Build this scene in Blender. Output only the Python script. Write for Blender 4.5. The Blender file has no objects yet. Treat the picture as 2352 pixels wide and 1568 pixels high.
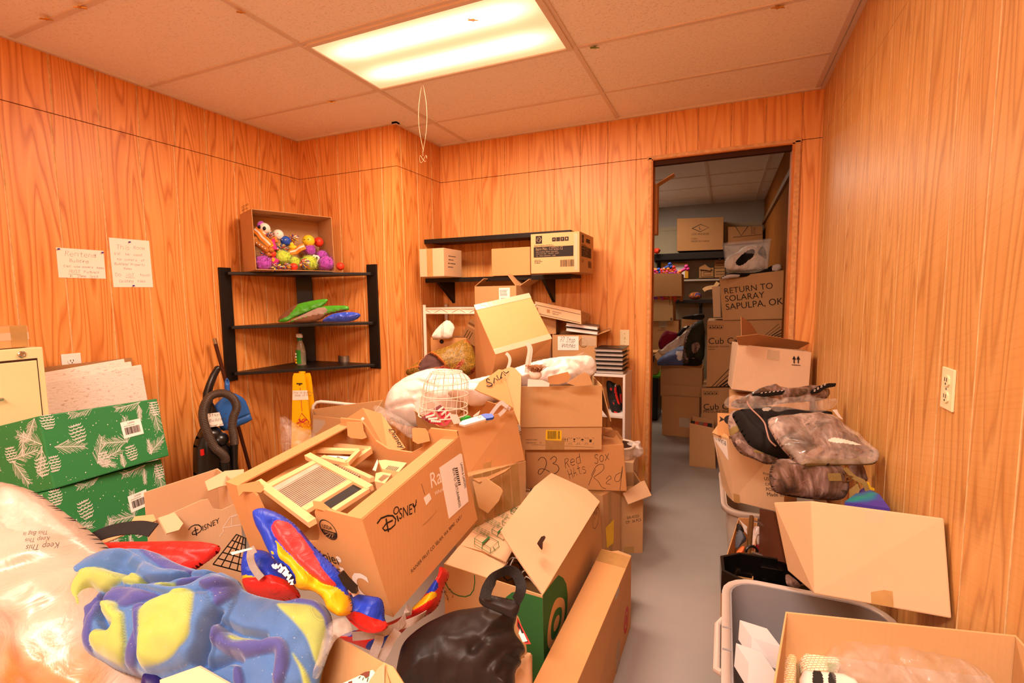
import bpy, math, random
import numpy as np
from mathutils import Matrix, Vector, noise as mnoise
S = bpy.context.scene
COL = S.collection
# ------------------------------------------------------------------ camera, world, lights, exposure
H = 2.74
CAM = np.array([1.9465, -1.9397, 1.49])
ROT = np.array([[0.91919885, 0.3935725, -0.01319725], [0.02375123, -0.08886141, -0.99576078], [-0.39307678, 0.91498871, -0.09102913]])
FPX = 1135.59
cd = bpy.data.cameras.new('camera'); cam = bpy.data.objects.new('camera', cd); COL.objects.link(cam)
cd.sensor_width = 36; cd.lens = FPX / 2352 * 36; cd.clip_start = .02
r_, d_, f_ = ROT
cam.matrix_world = Matrix(((r_[0], -d_[0], -f_[0], CAM[0]), (r_[1], -d_[1], -f_[1], CAM[1]), (r_[2], -d_[2], -f_[2], CAM[2]), (0, 0, 0, 1)))
S.camera = cam
S.view_settings.view_transform = 'Standard'; S.view_settings.look = 'None'
S.view_settings.gamma = 1; S.view_settings.use_curve_mapping = False
S.view_settings.exposure = 0.68
w = bpy.data.worlds.new('world'); S.world = w; w.use_nodes = True
w.node_tree.nodes['Background'].inputs[0].default_value = (.9, .8, .7, 1); w.node_tree.nodes['Background'].inputs[1].default_value = .02
LAMP_COL = (1.0, .89, .82)
WARM = (1.0, .73, .55)
def area(name, loc, sx, sy, power, col=LAMP_COL):
  l = bpy.data.lights.new(name, 'AREA'); l.shape = 'RECTANGLE'; l.size = sx; l.size_y = sy; l.energy = power; l.color = col
  o = bpy.data.objects.new(name, l); COL.objects.link(o); o.location = loc; return o
area('fixture_light', (.61, .305, H - .03), 1.1, .5, 44, WARM)
area('fixture_light', (.61, -2.745, H - .03), 1.1, .5, 26, WARM)  # unseen fixture, added to light the room from behind the camera
area('fixture_light', (1.83, -2.745, H - .03), 1.1, .5, 64)  # another unseen fixture, added as neutral light for the right foreground
area('back_room_fill', (1.0, 4.3, H - .03), 1.1, .5, 18, (1.0, .80, .62))  # fill added to brighten the store room, no fixture built there
# ------------------------------------------------------------------ picture helpers: a pixel of the photo to a point on a known plane
def ray(u, v): return ROT.T @ np.array([(u - 1176) / FPX, (v - 784) / FPX, 1.0])
def onX(u, v, X): d = ray(u, v); return CAM + d * (X - CAM[0]) / d[0]
def onY(u, v, Y): d = ray(u, v); return CAM + d * (Y - CAM[1]) / d[1]
def onZ(u, v, Z): d = ray(u, v); return CAM + d * (Z - CAM[2]) / d[2]
def at(u, v, dist): return CAM + ray(u, v) * dist            # dist along the view axis
# ------------------------------------------------------------------ materials
def lin(c):
  if isinstance(c, str): c = [int(c[i:i+2], 16) / 255 for i in (0, 2, 4)]
  return tuple((x / 12.92 if x <= .04045 else ((x + .055) / 1.055) ** 2.4) for x in c) + (1,)
MATS = {}
class NT:
  def __init__(s, name):
    s.m = bpy.data.materials.new(name); s.m.use_nodes = True; s.t = s.m.node_tree; s.n = s.t.nodes; s.b = s.n['Principled BSDF']; s.out = s.n['Material Output']
  def add(s, typ, ins={}, **kw):
    x = s.n.new(typ)
    for k, v in kw.items(): setattr(x, k, v)
    for k, v in ins.items(): s.put(x.inputs[k], v)
    return x
  def put(s, i, v):
    if hasattr(v, 'is_output'): s.t.links.new(v, i)
    elif hasattr(v, 'outputs'): s.t.links.new(v.outputs[0], i)
    else: i.default_value = v
  def math(s, op, a, b=None):
    x = s.n.new('ShaderNodeMath'); x.operation = op; s.put(x.inputs[0], a)
    if b is not None: s.put(x.inputs[1], b)
    return x.outputs[0]
  def mix(s, fac, a, b, mode='MIX'):
    x = s.n.new('ShaderNodeMix'); x.data_type = 'RGBA'; x.blend_type = mode
    s.put(x.inputs[0], fac); s.put(x.inputs[6], a); s.put(x.inputs[7], b); return x.outputs[2]
  def ramp(s, fac, stops, interp='LINEAR'):
    x = s.n.new('ShaderNodeValToRGB'); s.put(x.inputs[0], fac); e = x.color_ramp; e.interpolation = interp
    while len(e.elements) < len(stops): e.elements.new(.5)
    for k, (p, c) in enumerate(stops): e.elements[k].position = p; e.elements[k].color = lin(c)
    return x.outputs[0]
  def coord(s, kind='Object', scale=(1, 1, 1), rot=(0, 0, 0), loc=(0, 0, 0)):
    t = s.add('ShaderNodeTexCoord'); mp = s.add('ShaderNodeMapping'); s.t.links.new(t.outputs[kind], mp.inputs[0])
    mp.inputs['Scale'].default_value = scale; mp.inputs['Rotation'].default_value = rot; mp.inputs['Location'].default_value = loc
    return mp.outputs[0]
  def noise(s, vec, scale, detail=3, rough=.5, dist=0):
    x = s.add('ShaderNodeTexNoise', {'Scale': scale, 'Detail': detail, 'Roughness': rough, 'Distortion': dist}); s.put(x.inputs['Vector'], vec); return x.outputs[0]
  def bump(s, h, strength=.2, dist=.01):
    x = s.add('ShaderNodeBump', {'Strength': strength, 'Distance': dist}); s.put(x.inputs['Height'], h); s.t.links.new(x.outputs[0], s.b.inputs['Normal'])
  def base(s, c, rough=.6, metal=0, spec=.3):
    s.put(s.b.inputs['Base Color'], c); s.b.inputs['Roughness'].default_value = rough; s.b.inputs['Metallic'].default_value = metal; s.b.inputs['Specular IOR Level'].default_value = spec
def reg(name, nt): MATS[name] = nt.m; return nt.m
def flat(name, col, rough=.6, metal=0, spec=.3, var=.06, vs=8, bump=0, bs=60, alpha=1, emit=0, sheen=0):
  t = NT(name); c = t.coord()
  n = t.noise(c, vs, 4)
  L = lin(col); k = 1 - var * 2
  t.base(t.mix(n, (L[0] * k, L[1] * k, L[2] * k, 1), (min(1, L[0] * (1 + var)), min(1, L[1] * (1 + var)), min(1, L[2] * (1 + var)), 1)), rough, metal, spec)
  if bump: t.bump(t.noise(c, bs, 3), bump, .004)
  if alpha < 1: t.b.inputs['Alpha'].default_value = alpha
  if emit: t.put(t.b.inputs['Emission Color'], L); t.b.inputs['Emission Strength'].default_value = emit
  if sheen: t.b.inputs['Sheen Weight'].default_value = sheen
  return reg(name, t)
def card(name, col, var=.1):
  t = NT(name); c = t.coord(); L = lin(col)
  n = t.noise(c, 3.5, 5, .6); fine = t.noise(t.coord(scale=(1, 1, .06)), 260, 2)
  flute = t.add('ShaderNodeTexWave', {'Scale': 48, 'Distortion': .4, 'Detail': 1}, wave_type='BANDS', bands_direction='DIAGONAL'); t.put(flute.inputs['Vector'], t.coord(scale=(1, 1, .0)))
  col1 = t.mix(n, tuple(x * (1 - var) for x in L[:3]) + (1,), tuple(min(1, x * (1 + var)) for x in L[:3]) + (1,))
  col2 = t.mix(t.math('MULTIPLY', fine, .12), col1, tuple(x * .7 for x in L[:3]) + (1,))
  t.base(col2, .72, 0, .25)
  t.bump(t.math('ADD', t.math('MULTIPLY', flute.outputs['Fac'], .12), t.math('MULTIPLY', n, 1.0)), .08, .01)
  return reg(name, t)
def wood_wall(name, axis, dark, mid, light, groove, seed=0, k=34, scratch=0):
  """plywood siding: contour lines of a vertically stretched noise; axis = world axis running along the wall"""
  t = NT(name)
  sc = (1, 1, 1)
  c = t.coord(loc=(seed, seed * .7, seed * .3))
  xyz = t.add('ShaderNodeSeparateXYZ', {0: c})
  u, z = xyz.outputs[axis], xyz.outputs[2]
  sheet = t.math('FLOOR', t.math('DIVIDE', u, 1.22))
  vec = t.add('ShaderNodeCombineXYZ', {0: t.math('ADD', t.math('MULTIPLY', u, 4.6), t.math('MULTIPLY', sheet, 7.3)), 1: t.math('MULTIPLY', z, .34), 2: t.math('MULTIPLY', sheet, 3.1)})
  n = t.noise(vec.outputs[0], 1.0, 2.2, .5, .15)
  rings = t.math('FRACT', t.math('MULTIPLY', n, k))
  vec2 = t.add('ShaderNodeCombineXYZ', {0: t.math('MULTIPLY', u, 60), 1: t.math('MULTIPLY', z, 1.6), 2: sheet})
  fib = t.noise(vec2.outputs[0], 1.0, 4, .6)
  blotch = t.noise(t.add('ShaderNodeCombineXYZ', {0: t.math('MULTIPLY', u, 5), 1: t.math('MULTIPLY', z, 1.3), 2: 4.0}).outputs[0], 1.0, 3, .6)
  grain = t.ramp(rings, [(0, dark), (.16, mid), (.72, light), (1, dark)])
  tone = t.mix(t.math('MULTIPLY', t.math('SUBTRACT', blotch, .35), 1.15), grain, lin(light))
  fin = t.mix(t.math('MULTIPLY', t.math('SUBTRACT', fib, .42), 1.1), tone, lin(dark))
  t.base(fin, .42, 0, .35)
  hgt = t.math('MULTIPLY', fib, .6)
  if scratch:
    w2 = t.add('ShaderNodeCombineXYZ', {0: t.math('ADD', t.math('MULTIPLY', u, 3), t.math('MULTIPLY', z, 14)), 1: t.math('MULTIPLY', t.math('SUBTRACT', z, t.math('MULTIPLY', u, -.25)), 150), 2: 0.0})
    scn = t.noise(w2.outputs[0], 1.0, 2)
    fin = t.mix(t.math('MULTIPLY', t.math('SUBTRACT', scn, .5), scratch), fin, lin(dark)); t.put(t.b.inputs['Base Color'], fin); hgt = t.math('ADD', hgt, t.math('MULTIPLY', scn, .5))
  t.bump(hgt, .15, .004)
  reg(name, t)
  flat(name + '_groove', groove, .6, var=.25, vs=30)
# ------------------------------------------------------------------ mesh builder
def frame(o, u, v):
  o, u, v = Vector(o), Vector(u).normalized(), Vector(v); n = u.cross(v).normalized(); v = n.cross(u)
  return Matrix(((u.x, v.x, n.x, o.x), (u.y, v.y, n.y, o.y), (u.z, v.z, n.z, o.z), (0, 0, 0, 1)))
I4 = Matrix.Identity(4)
_txt = {}
def text_mesh(s):
  if s not in _txt:
    c = bpy.data.curves.new('t', 'FONT'); c.body = s; c.resolution_u = 3
    o = bpy.data.objects.new('t', c); COL.objects.link(o)
    dg = bpy.context.evaluated_depsgraph_get(); me = o.evaluated_get(dg).to_mesh()
    V = [tuple(v.co) for v in me.vertices]; F = [tuple(p.vertices) for p in me.polygons]
    o.to_mesh_clear(); bpy.data.objects.remove(o); bpy.data.curves.remove(c); _txt[s] = (V, F)
  return _txt[s]
class MB:
  def __init__(s, M=None, warp=None): s.warp = warp; s.v = []; s.f = []; s.mi = []; s.M = M or I4; s.cur = 0; s.sm = []
  def add(s, V, F, mi=None, smooth=False, M=None):
    b = len(s.v); T = s.M @ M if M is not None else s.M
    s.v += [tuple(T @ Vector(p)) for p in V]; s.f += [tuple(b + i for i in f) for f in F]
    s.mi += [s.cur if mi is None else mi] * len(F); s.sm += [smooth] * len(F)
  def quad(s, a, b, c, d, mi=None, M=None): s.add([a, b, c, d], [(0, 1, 2, 3)], mi, M=M)
  def poly(s, pts, mi=None, M=None): s.add(pts, [tuple(range(len(pts)))], mi, M=M)
  def box(s, c, d, mi=None, M=None):
    x, y, z = c; a, b, h = d[0] / 2, d[1] / 2, d[2] / 2
    V = [(x + i * a, y + j * b, z + k * h) for k in (-1, 1) for j in (-1, 1) for i in (-1, 1)]
    s.add(V, [(0, 2, 3, 1), (4, 5, 7, 6), (0, 1, 5, 4), (2, 6, 7, 3), (0, 4, 6, 2), (1, 3, 7, 5)], mi, M=M)
  def prism(s, P, z0, z1, mi=None, M=None, top=None):
    n = len(P); Q = top or P
    V = [(p[0], p[1], z0) for p in P] + [(p[0], p[1], z1) for p in Q]
    s.add(V, [tuple(range(n - 1, -1, -1)), tuple(range(n, 2 * n))] + [(i, (i + 1) % n, n + (i + 1) % n, n + i) for i in range(n)], mi, M=M)
  def lathe(s, prof, mi=None, M=None, seg=24, smooth=True, arc=None):
    V = []; F = []; n = len(prof)
    for k in range(seg):
      a = 2 * math.pi * k / seg; V += [(r * math.cos(a), r * math.sin(a), z) for r, z in prof]
    for k in range(seg):
      for i in range(n - 1): F.append((k * n + i, ((k + 1) % seg) * n + i, ((k + 1) % seg) * n + i + 1, k * n + i + 1))
    s.add(V, F, mi, smooth, M)
  def tube(s, pts, r, mi=None, seg=8, M=None, closed=False, flatten=None):
    P = [Vector(p) for p in pts]; n = len(P); V = []; F = []
    R = r if hasattr(r, '__len__') else [r] * n; up = None
    for i, p in enumerate(P):
      a = P[(i - 1) % n] if (closed or i) else p; b = P[(i + 1) % n] if (closed or i < n - 1) else p
      d = (b - a).normalized()
      if up is None: up = d.orthogonal().normalized()
      up = (up - d * up.dot(d)); up = up.normalized() if up.length > 1e-6 else d.orthogonal().normalized()
      q = d.cross(up)
      V += [tuple(p + (up * math.cos(t) + q * math.sin(t)) * R[i]) for t in [2 * math.pi * k / seg for k in range(seg)]]
    m = n if closed else n - 1
    for i in range(m):
      for k in range(seg):
        j = (i + 1) % n; F.append((i * seg + k, i * seg + (k + 1) % seg, j * seg + (k + 1) % seg, j * seg + k))
    if not closed: F += [tuple(range(seg - 1, -1, -1)), tuple(range((n - 1) * seg, n * seg))]
    s.add(V, F, mi, True, M)
  def strap(s, pts, nrm, wd, th=.002, mi=None, M=None):
    """flat webbing along pts; nrm = one normal or one per point"""
    P = [Vector(p) for p in pts]; n = len(P); V = []; F = []
    for i, p in enumerate(P):
      d = (P[min(i + 1, n - 1)] - P[max(i - 1, 0)]).normalized(); N = Vector(nrm[i] if hasattr(nrm[0], '__len__') else nrm); q = d.cross(N).normalized(); N = q.cross(d)
      V += [tuple(p + q * wd / 2 * a + N * th / 2 * b) for a, b in ((-1, -1), (1, -1), (1, 1), (-1, 1))]
    for i in range(n - 1):
      for k in range(4): F.append((i * 4 + k, i * 4 + (k + 1) % 4, i * 4 + 4 + (k + 1) % 4, i * 4 + 4 + k))
    F += [(3, 2, 1, 0), tuple(4 * n - 4 + k for k in range(4))]
    s.add(V, F, mi, False, M)
  def ball(s, c, r, mi=None, seg=14, M=None, nz=0, seed=0, nf=3):
    r = r if hasattr(r, '__len__') else (r, r, r); V = []; F = []; rg = seg // 2 + 1
    for i in range(rg + 1):
      th = math.pi * i / rg
      for k in range(seg):
        a = 2 * math.pi * k / seg; d = Vector((math.sin(th) * math.cos(a), math.sin(th) * math.sin(a), math.cos(th)))
        q = 1 + (nz * mnoise.noise(d * nf + Vector((seed, seed * 2.3, 1.7))) if nz else 0)
        V.append((c[0] + d.x * r[0] * q, c[1] + d.y * r[1] * q, c[2] + d.z * r[2] * q))
    for i in range(rg):
      for k in range(seg): F.append((i * seg + k, (i + 1) * seg + k, (i + 1) * seg + (k + 1) % seg, i * seg + (k + 1) % seg))
    s.add(V, F, mi, True, M)
  def text(s, string, M, size, mi=None, align='L', sx=1, shear=0):
    V, F = text_mesh(string)
    if not V: return
    x0, x1 = min(p[0] for p in V), max(p[0] for p in V)
    o = {'L': x0, 'C': (x0 + x1) / 2, 'R': x1}[align]
    s.add([((p[0] - o + p[1] * shear) * size * sx, p[1] * size, 0) for p in V], F, mi, M=M)
  def build(s, name, mats, parent=None, sharp=35, M=None, bevel=0, seg=2, solid=0, smoothall=False):
    me = bpy.data.meshes.new(name); me.from_pydata([s.warp(p) for p in s.v] if s.warp else s.v, [], s.f)
    for m in (mats if isinstance(mats, (list, tuple)) else [mats]): me.materials.append(MATS[m])
    me.polygons.foreach_set('material_index', s.mi); me.polygons.foreach_set('use_smooth', [smoothall or q or False for q in s.sm])
    me.update()
    if any(s.sm) or smoothall: me.set_sharp_from_angle(angle=math.radians(sharp))
    o = bpy.data.objects.new(name, me); COL.objects.link(o)
    if parent is not None: o.parent = parent
    if M is not None: o.matrix_local = M
    if bevel:
      b = o.modifiers.new('b', 'BEVEL'); b.width = bevel; b.segments = seg; b.limit_method = 'ANGLE'; b.angle_limit = math.radians(40)
    if solid:
      b = o.modifiers.new('s', 'SOLIDIFY'); b.thickness = solid; b.offset = 0
    return o
def tag(o, label, cat, group=None, kind=None):
  o['label'] = label; o['category'] = cat
  if group: o['group'] = group
  if kind: o['kind'] = kind
  return o
def struct(o): o['kind'] = 'structure'; return o
def thing(name, label, cat, M=None, group=None):
  o = bpy.data.objects.new(name, None); COL.objects.link(o); o.empty_display_size = .05
  if M is not None: o.matrix_world = M
  return tag(o, label, cat, group)
def copy_tree(o, parent=None):
  c = o.copy(); COL.objects.link(c)
  if parent is not None: c.parent = parent
  for ch in list(o.children): copy_tree(ch, c)
  return c
def pose(loc, rot=(0, 0, 0)):
  """rot = (tilt about x, roll about y, yaw about z) in degrees, yaw last"""
  a, b, c = [math.radians(q) for q in rot]
  return Matrix.Translation(loc) @ Matrix.Rotation(c, 4, 'Z') @ Matrix.Rotation(a, 4, 'X') @ Matrix.Rotation(b, 4, 'Y')
def scaled(loc, dims, k):
  """the same view of a box k times further away and k times as large"""
  return tuple(CAM + (np.array(loc) - CAM) * k), tuple(np.array(dims) * k)
# single-stroke letters for handwriting, on a 4 wide x 6 high grid (x-height 4)
G = {'a': '43,30,12,03,04,14,34,43|42,40', 'b': '06,00,20,41,42,33,03', 'c': '43,34,14,03,01,10,30,41', 'd': '46,40,10,01,03,14,44', 'e': '02,42,43,34,14,03,01,10,40', 'f': '46,36,25,20|04,44', 'g': '44,14,03,02,11,42|44,4a,1a,0b', 'h': '06,00|03,14,34,43,40', 'i': '24,20|25,26', 'k': '06,00|44,02,40', 'l': '16,10,20', 'm': '04,00|03,14,23,20|23,34,43,40', 'n': '04,00|03,14,34,43,40', 'o': '14,03,01,10,30,41,43,34,14', 'p': '04,0b|04,34,43,42,31,01', 'r': '04,00|03,14,34', 's': '43,34,14,03,32,41,30,00', 't': '26,20,40|04,44', 'u': '04,01,10,30,41|44,40', 'w': '04,10,23,30,44', 'x': '04,40|00,44', 'y': '04,22|44,0b', 'B': '06,00|06,36,45,34,03,33,42,40,00', 'C': '45,36,16,05,01,10,30,41', 'D': '06,00,20,42,44,26,06', 'H': '06,00|46,40|03,43', 'I': '26,20', 'M': '00,06,23,46,40', 'N': '00,06,40,46', 'O': '16,05,01,10,30,41,45,36,16', 'P': '06,00|06,36,45,34,03', 'R': '00,06,36,45,34,03|23,40', 'S': '45,36,16,05,14,33,42,30,10,01', 'T': '06,46|26,20', 'W': '06,10,24,30,46', 'A': '00,26,40|12,32', 'L': '06,00,40', 'U': '06,01,10,30,41,46', 'X': '06,40|00,46', '2': '05,16,36,45,33,00,40', '3': '05,16,36,45,33,23|33,42,31,20,00', '7': '06,46,10|13,33', '5': '46,06,03,34,42,30,00', '/': '00,46', '$': '45,36,16,05,14,33,42,30,10,01|27,2b', '.': '10,11', "4": '36,02,42|36,30', '8': '23,05,16,36,45,23,02,00,30,42,23', '0': '16,05,01,10,30,41,45,36,16', '1': '05,26,20'}
for q in 'KEFGJVYZ': G[q] = {'K': '06,00|46,02,40', 'E': '46,06,00,40|03,33', 'F': '46,06,00|03,33', 'G': '45,36,16,05,01,10,30,42,22', 'J': '46,41,30,10,01', 'V': '06,20,46', 'Y': '06,23,46|23,20', 'Z': '06,46,00,40'}[q]
def handwrite(mb, s, M, h, wdt, mi=None, shear=.12, seed=1, sp=5.2):
  rnd = random.Random(seed); x = 0; k = h / 6
  for ch in s:
    if ch == ' ': x += 4 * k; continue
    j = (rnd.random() - .5) * .8 * k
    for st in G.get(ch, '').split('|'):
      pts = [(int(p[0]), -1 if p[1] == 'a' else -2 if p[1] == 'b' else int(p[1])) for p in st.split(',') if p]
      pts = [Vector((x + a * k * .85 + b * k * shear, b * k + j, 0)) for a, b in pts]
      stroke(mb, pts, wdt, M, mi)
    x += sp * k * (.55 if ch in 'il.I1' else 1)
  return x
def stroke(mb, pts, wd, M, mi=None):
  pts = [Vector((p[0], p[1], 0)) for p in pts]
  n = len(pts)
  if n < 2: return
  L = []; R = []
  for i in range(n):
    d = pts[min(i + 1, n - 1)] - pts[max(i - 1, 0)]
    if d.length < 1e-9: d = Vector((1, 0, 0))
    d.normalize(); q = Vector((-d.y, d.x, 0)) * wd / 2
    e = d * wd * .4 * (-1 if i == 0 else 1 if i == n - 1 else 0)
    L.append(tuple(pts[i] + q + e)); R.append(tuple(pts[i] - q + e))
  mb.add(L + R, [(i, n + i, n + i + 1, i + 1) for i in range(n - 1)], mi, M=M)
def barcode(mb, x, y, w, h, M, mi, seed=0):
  r = random.Random(seed); t = 0
  while t < w:
    a = r.choice((.008, .012, .02)) * w; mb.quad((x + t, y, 0), (x + min(t + a, w), y, 0), (x + min(t + a, w), y + h, 0), (x + t, y + h, 0), mi, M); t += a + r.choice((.008, .014, .02)) * w
def rect(mb, x, y, w, h, M, mi, z=0): mb.quad((x, y, z), (x + w, y, z), (x + w, y + h, z), (x, y + h, z), mi, M)
def outline(mb, pts, wd, M, mi): stroke(mb, list(pts) + [pts[0], pts[1]], wd, M, mi)
def ellipse(cx, cy, rx, ry, n=28, rot=0, a0=0, a1=360):
  c, s = math.cos(math.radians(rot)), math.sin(math.radians(rot)); out = []
  for k in range(n):
    a = math.radians(a0 + (a1 - a0) * k / (n if a1 - a0 == 360 else n - 1)); x, y = rx * math.cos(a), ry * math.sin(a); out.append((cx + x * c - y * s, cy + x * s + y * c))
  return out
def ring(mb, cx, cy, rx, ry, t, M, mi, n=36):
  a = ellipse(cx, cy, rx, ry, n); b = ellipse(cx, cy, rx - t, ry - t, n)
  mb.add([(p[0], p[1], 0) for p in a + b], [(i, (i + 1) % n, n + (i + 1) % n, n + i) for i in range(n)], mi, M=M)
def fan(mb, pts, M, mi, z=0):
  c = np.mean(np.array(pts), 0); n = len(pts)
  mb.add([(c[0], c[1], z)] + [(p[0], p[1], z) for p in pts], [(0, 1 + i, 1 + (i + 1) % n) for i in range(n)], mi, M=M)
def small_print(mb, x, y, w, rows, lh, M, mi, seed=0):
  """lines of print too small to read, as short dashes"""
  r = random.Random(seed)
  for k in range(rows):
    t = 0; end = w * r.uniform(.6, 1)
    while t < end:
      a = lh * r.uniform(.8, 2.6); rect(mb, x + t, y - k * lh * 1.9, min(a, end - t), lh * .8, M, mi); t += a + lh * .6
# ------------------------------------------------------------------ cardboard box
class Carton:
  T = .0045
  def __init__(s, name, label, dims, M, mats=('card',), open_=True, cat='cardboard box', group=None, walls='fbrl', bevel=.0015, corners=None):
    """corners: eight points lfb rfb rkb lkb lft rft rkt lkt for a box pushed out of square"""
    s.warp = None
    if corners is not None:
      Q = [np.array(c, float) for c in corners]; o = (Q[0] + Q[1] + Q[2] + Q[3]) / 4; Q = [q - o for q in Q]; M = Matrix.Translation(o); n = np.linalg.norm
      dims = ((n(Q[1]-Q[0]) + n(Q[5]-Q[4])) / 2, (n(Q[3]-Q[0]) + n(Q[2]-Q[1])) / 2, (n(Q[4]-Q[0]) + n(Q[5]-Q[1])) / 2)
      def wf(p, d=dims, Q=Q):
        a, b, c = p[0] / d[0] + .5, p[1] / d[1] + .5, p[2] / d[2]
        lo = (Q[0]*(1-a) + Q[1]*a) * (1-b) + (Q[3]*(1-a) + Q[2]*a) * b; hi = (Q[4]*(1-a) + Q[5]*a) * (1-b) + (Q[7]*(1-a) + Q[6]*a) * b
        return tuple(lo * (1-c) + hi * c)
      s.warp = wf
    s.MW = M.copy(); s.w, s.d, s.h = dims; s.mats = list(mats); s.root = thing(name, label, cat, M, group); s.mb = MB(warp=s.warp); s.bevel = bevel
    w, d, h, T = s.w, s.d, s.h, s.T; mb = s.mb
    if not open_: mb.box((0, 0, h / 2), (w, d, h))
    else:
      mb.box((0, 0, T / 2), (w, d, T))
      for k in walls:
        if k in 'fb': mb.box((0, (-1 if k == 'f' else 1) * (d / 2 - T / 2), h / 2 + T / 2), (w, T, h - T))
        else: mb.box(((-1 if k == 'l' else 1) * (w / 2 - T / 2), 0, h / 2 + T / 2), (T, d - 2 * T, h - T))
  def F(s, k, off=.0008):
    w, d, h = s.w, s.d, s.h
    return {'f': lambda: frame((-w/2, -d/2 - off, 0), (1, 0, 0), (0, 0, 1)), 'r': lambda: frame((w/2 + off, -d/2, 0), (0, 1, 0), (0, 0, 1)),
        'b': lambda: frame((w/2, d/2 + off, 0), (-1, 0, 0), (0, 0, 1)), 'l': lambda: frame((-w/2 - off, d/2, 0), (0, -1, 0), (0, 0, 1)),
        't': lambda: frame((-w/2, -d/2, h + off), (1, 0, 0), (0, 1, 0)),
        'B': lambda: frame((-w/2, d/2 - s.T - off, 0), (1, 0, 0), (0, 0, 1)), 'L': lambda: frame((-w/2 + s.T + off, -d/2, 0), (0, 1, 0), (0, 0, 1)), 'R': lambda: frame((w/2 - s.T - off, d/2, 0), (0, -1, 0), (0, 0, 1))}[k]()
  def mat(s, m):
    if m not in s.mats: s.mats.append(m)
    return s.mats.index(m)
  def P(s, k, u, v, rot=0): return s.F(k) @ Matrix.Translation((u, v, 0)) @ Matrix.Rotation(math.radians(rot), 4, 'Z')
  def text(s, k, u, v, string, size, m='ink', align='L', rot=0, sx=1, shear=0): s.mb.text(string, s.P(k, u, v, rot), size, s.mat(m), align, sx, shear)
  def hand(s, k, u, v, string, h, wd, m='ink', rot=0, **kw): handwrite(s.mb, string, s.P(k, u, v, rot), h, wd, s.mat(m), **kw)
  def flap(s, k, L, ang, u0=0, u1=None, inset=.0, m=None, cut=None, name='flap', art=None):
    """panel hinged on the top edge of side k; ang 0 upright, 90 out flat, 180 hanging, -90 closed over the box; art draws on its outer side"""
    full = s.w if k in 'fb' else s.d; u1 = full if u1 is None else u1; T = s.T
    H_ = s.F(k, 0) @ Matrix.Translation((0, s.h, -T / 2)) @ Matrix.Rotation(math.radians(ang), 4, 'X'); b = MB(warp=s.warp)
    b.prism(cut or [(u0, 0), (u1, 0), (u1 - inset, L), (u0 + inset, L)], -T / 2, T / 2, 0, H_)
    if art: art(b, H_ @ Matrix.Translation((0, 0, T / 2 + .0008)))
    return b.build(name, [m or s.mats[0], 'ink', 'ink_green'], s.root)
  def strip(s, name, k, u, v, w, h, m='tape', off=.0006, rot=0):
    b = MB(warp=s.warp); b.prism([(-w/2, -h/2), (w/2, -h/2), (w/2, h/2), (-w/2, h/2)], 0, .0005, 0, s.F(k, off) @ Matrix.Translation((u, v, 0)) @ Matrix.Rotation(math.radians(rot), 4, 'Z'))
    return b.build(name, m, s.root)
  def sticker(s, k, u, v, w, h, m='paper', rot=0, name='label', art=None, off=.001):
    """paper label; art(mb, M) draws on it (material 1) with the origin at its lower left"""
    b = MB(warp=s.warp); Fm = s.F(k, off) @ Matrix.Translation((u, v, 0)) @ Matrix.Rotation(math.radians(rot), 4, 'Z')
    b.prism([(0, 0), (w, 0), (w, h), (0, h)], 0, .0005, 0, Fm)
    if art: art(b, Fm @ Matrix.Translation((0, 0, .001)))
    return b.build(name, [m, 'ink'], s.root)
  def uv(s, k, p, off=.0008):
    Fm = s.F(k, off); x = np.array([.1, .1])
    def g(x):
      q = Fm @ Vector((x[0], x[1], 0)); q = s.warp(q) if s.warp else q; c = ROT @ (np.array(s.MW @ Vector(q)) - CAM); return np.array([1176 + FPX * c[0] / c[2], 784 + FPX * c[1] / c[2]])
    for _ in range(12):
      r = g(x) - np.array(p, float); J = np.stack([(g(x + np.array([1e-4, 0])) - g(x)) / 1e-4, (g(x + np.array([0, 1e-4])) - g(x)) / 1e-4], 1); x = x - np.linalg.solve(J, r)
    return x
  def bas(s, k, p0, p1, off):
    a, b = s.uv(k, p0, off), s.uv(k, p1, off); d = b - a; return a, d, float(np.hypot(*d)), s.F(k, off) @ Matrix.Translation((a[0], a[1], 0)) @ Matrix.Rotation(math.atan2(d[1], d[0]), 4, 'Z')
  def tpx(s, k, string, p0, p1, m='ink', sy=1, mb=None, mi=None, off=.0008):
    """printed words whose baseline runs between two pixels of the photo"""
    a, d, L, M = s.bas(k, p0, p1, off); V, _ = text_mesh(string); W = max(q[0] for q in V) - min(q[0] for q in V); z = L / W
    (mb or s.mb).text(string, M, z * sy, s.mat(m) if mi is None else mi, 'L', 1 / sy)
  def hpx(s, k, string, p0, p1, h, wd=.002, m='ink', mb=None, mi=None, off=.0008, **kw):
    a, d, L, M = s.bas(k, p0, p1, off); X = handwrite(MB(), string, I4, h, wd, 0, **kw); handwrite(mb or s.mb, string, M @ Matrix.Diagonal((L / X, 1, 1, 1)), h, wd, s.mat(m) if mi is None else mi, **kw)
  def spx(s, k, pts, wd, m='ink', off=.0008): stroke(s.mb, [s.uv(k, p, off) for p in pts], wd, s.F(k, off), s.mat(m))
  def ppx(s, k, pts, m='ink', off=.0008, mb=None, mi=None):
    (mb or s.mb).poly([(*s.uv(k, p, off), 0) for p in pts], s.mat(m) if mi is None else mi, s.F(k, off))
  def lpx(s, k, pts, m='paper', name='label', art=None, off=.001):
    b = MB(warp=s.warp); b.prism([tuple(s.uv(k, p, off)) for p in pts], 0, .0005, 0, s.F(k, off))
    if art: art(b)
    return b.build(name, [m, 'ink'], s.root)
  def done(s, name='body'): s.body = s.mb.build(name, s.mats, s.root, bevel=s.bevel); return s
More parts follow.
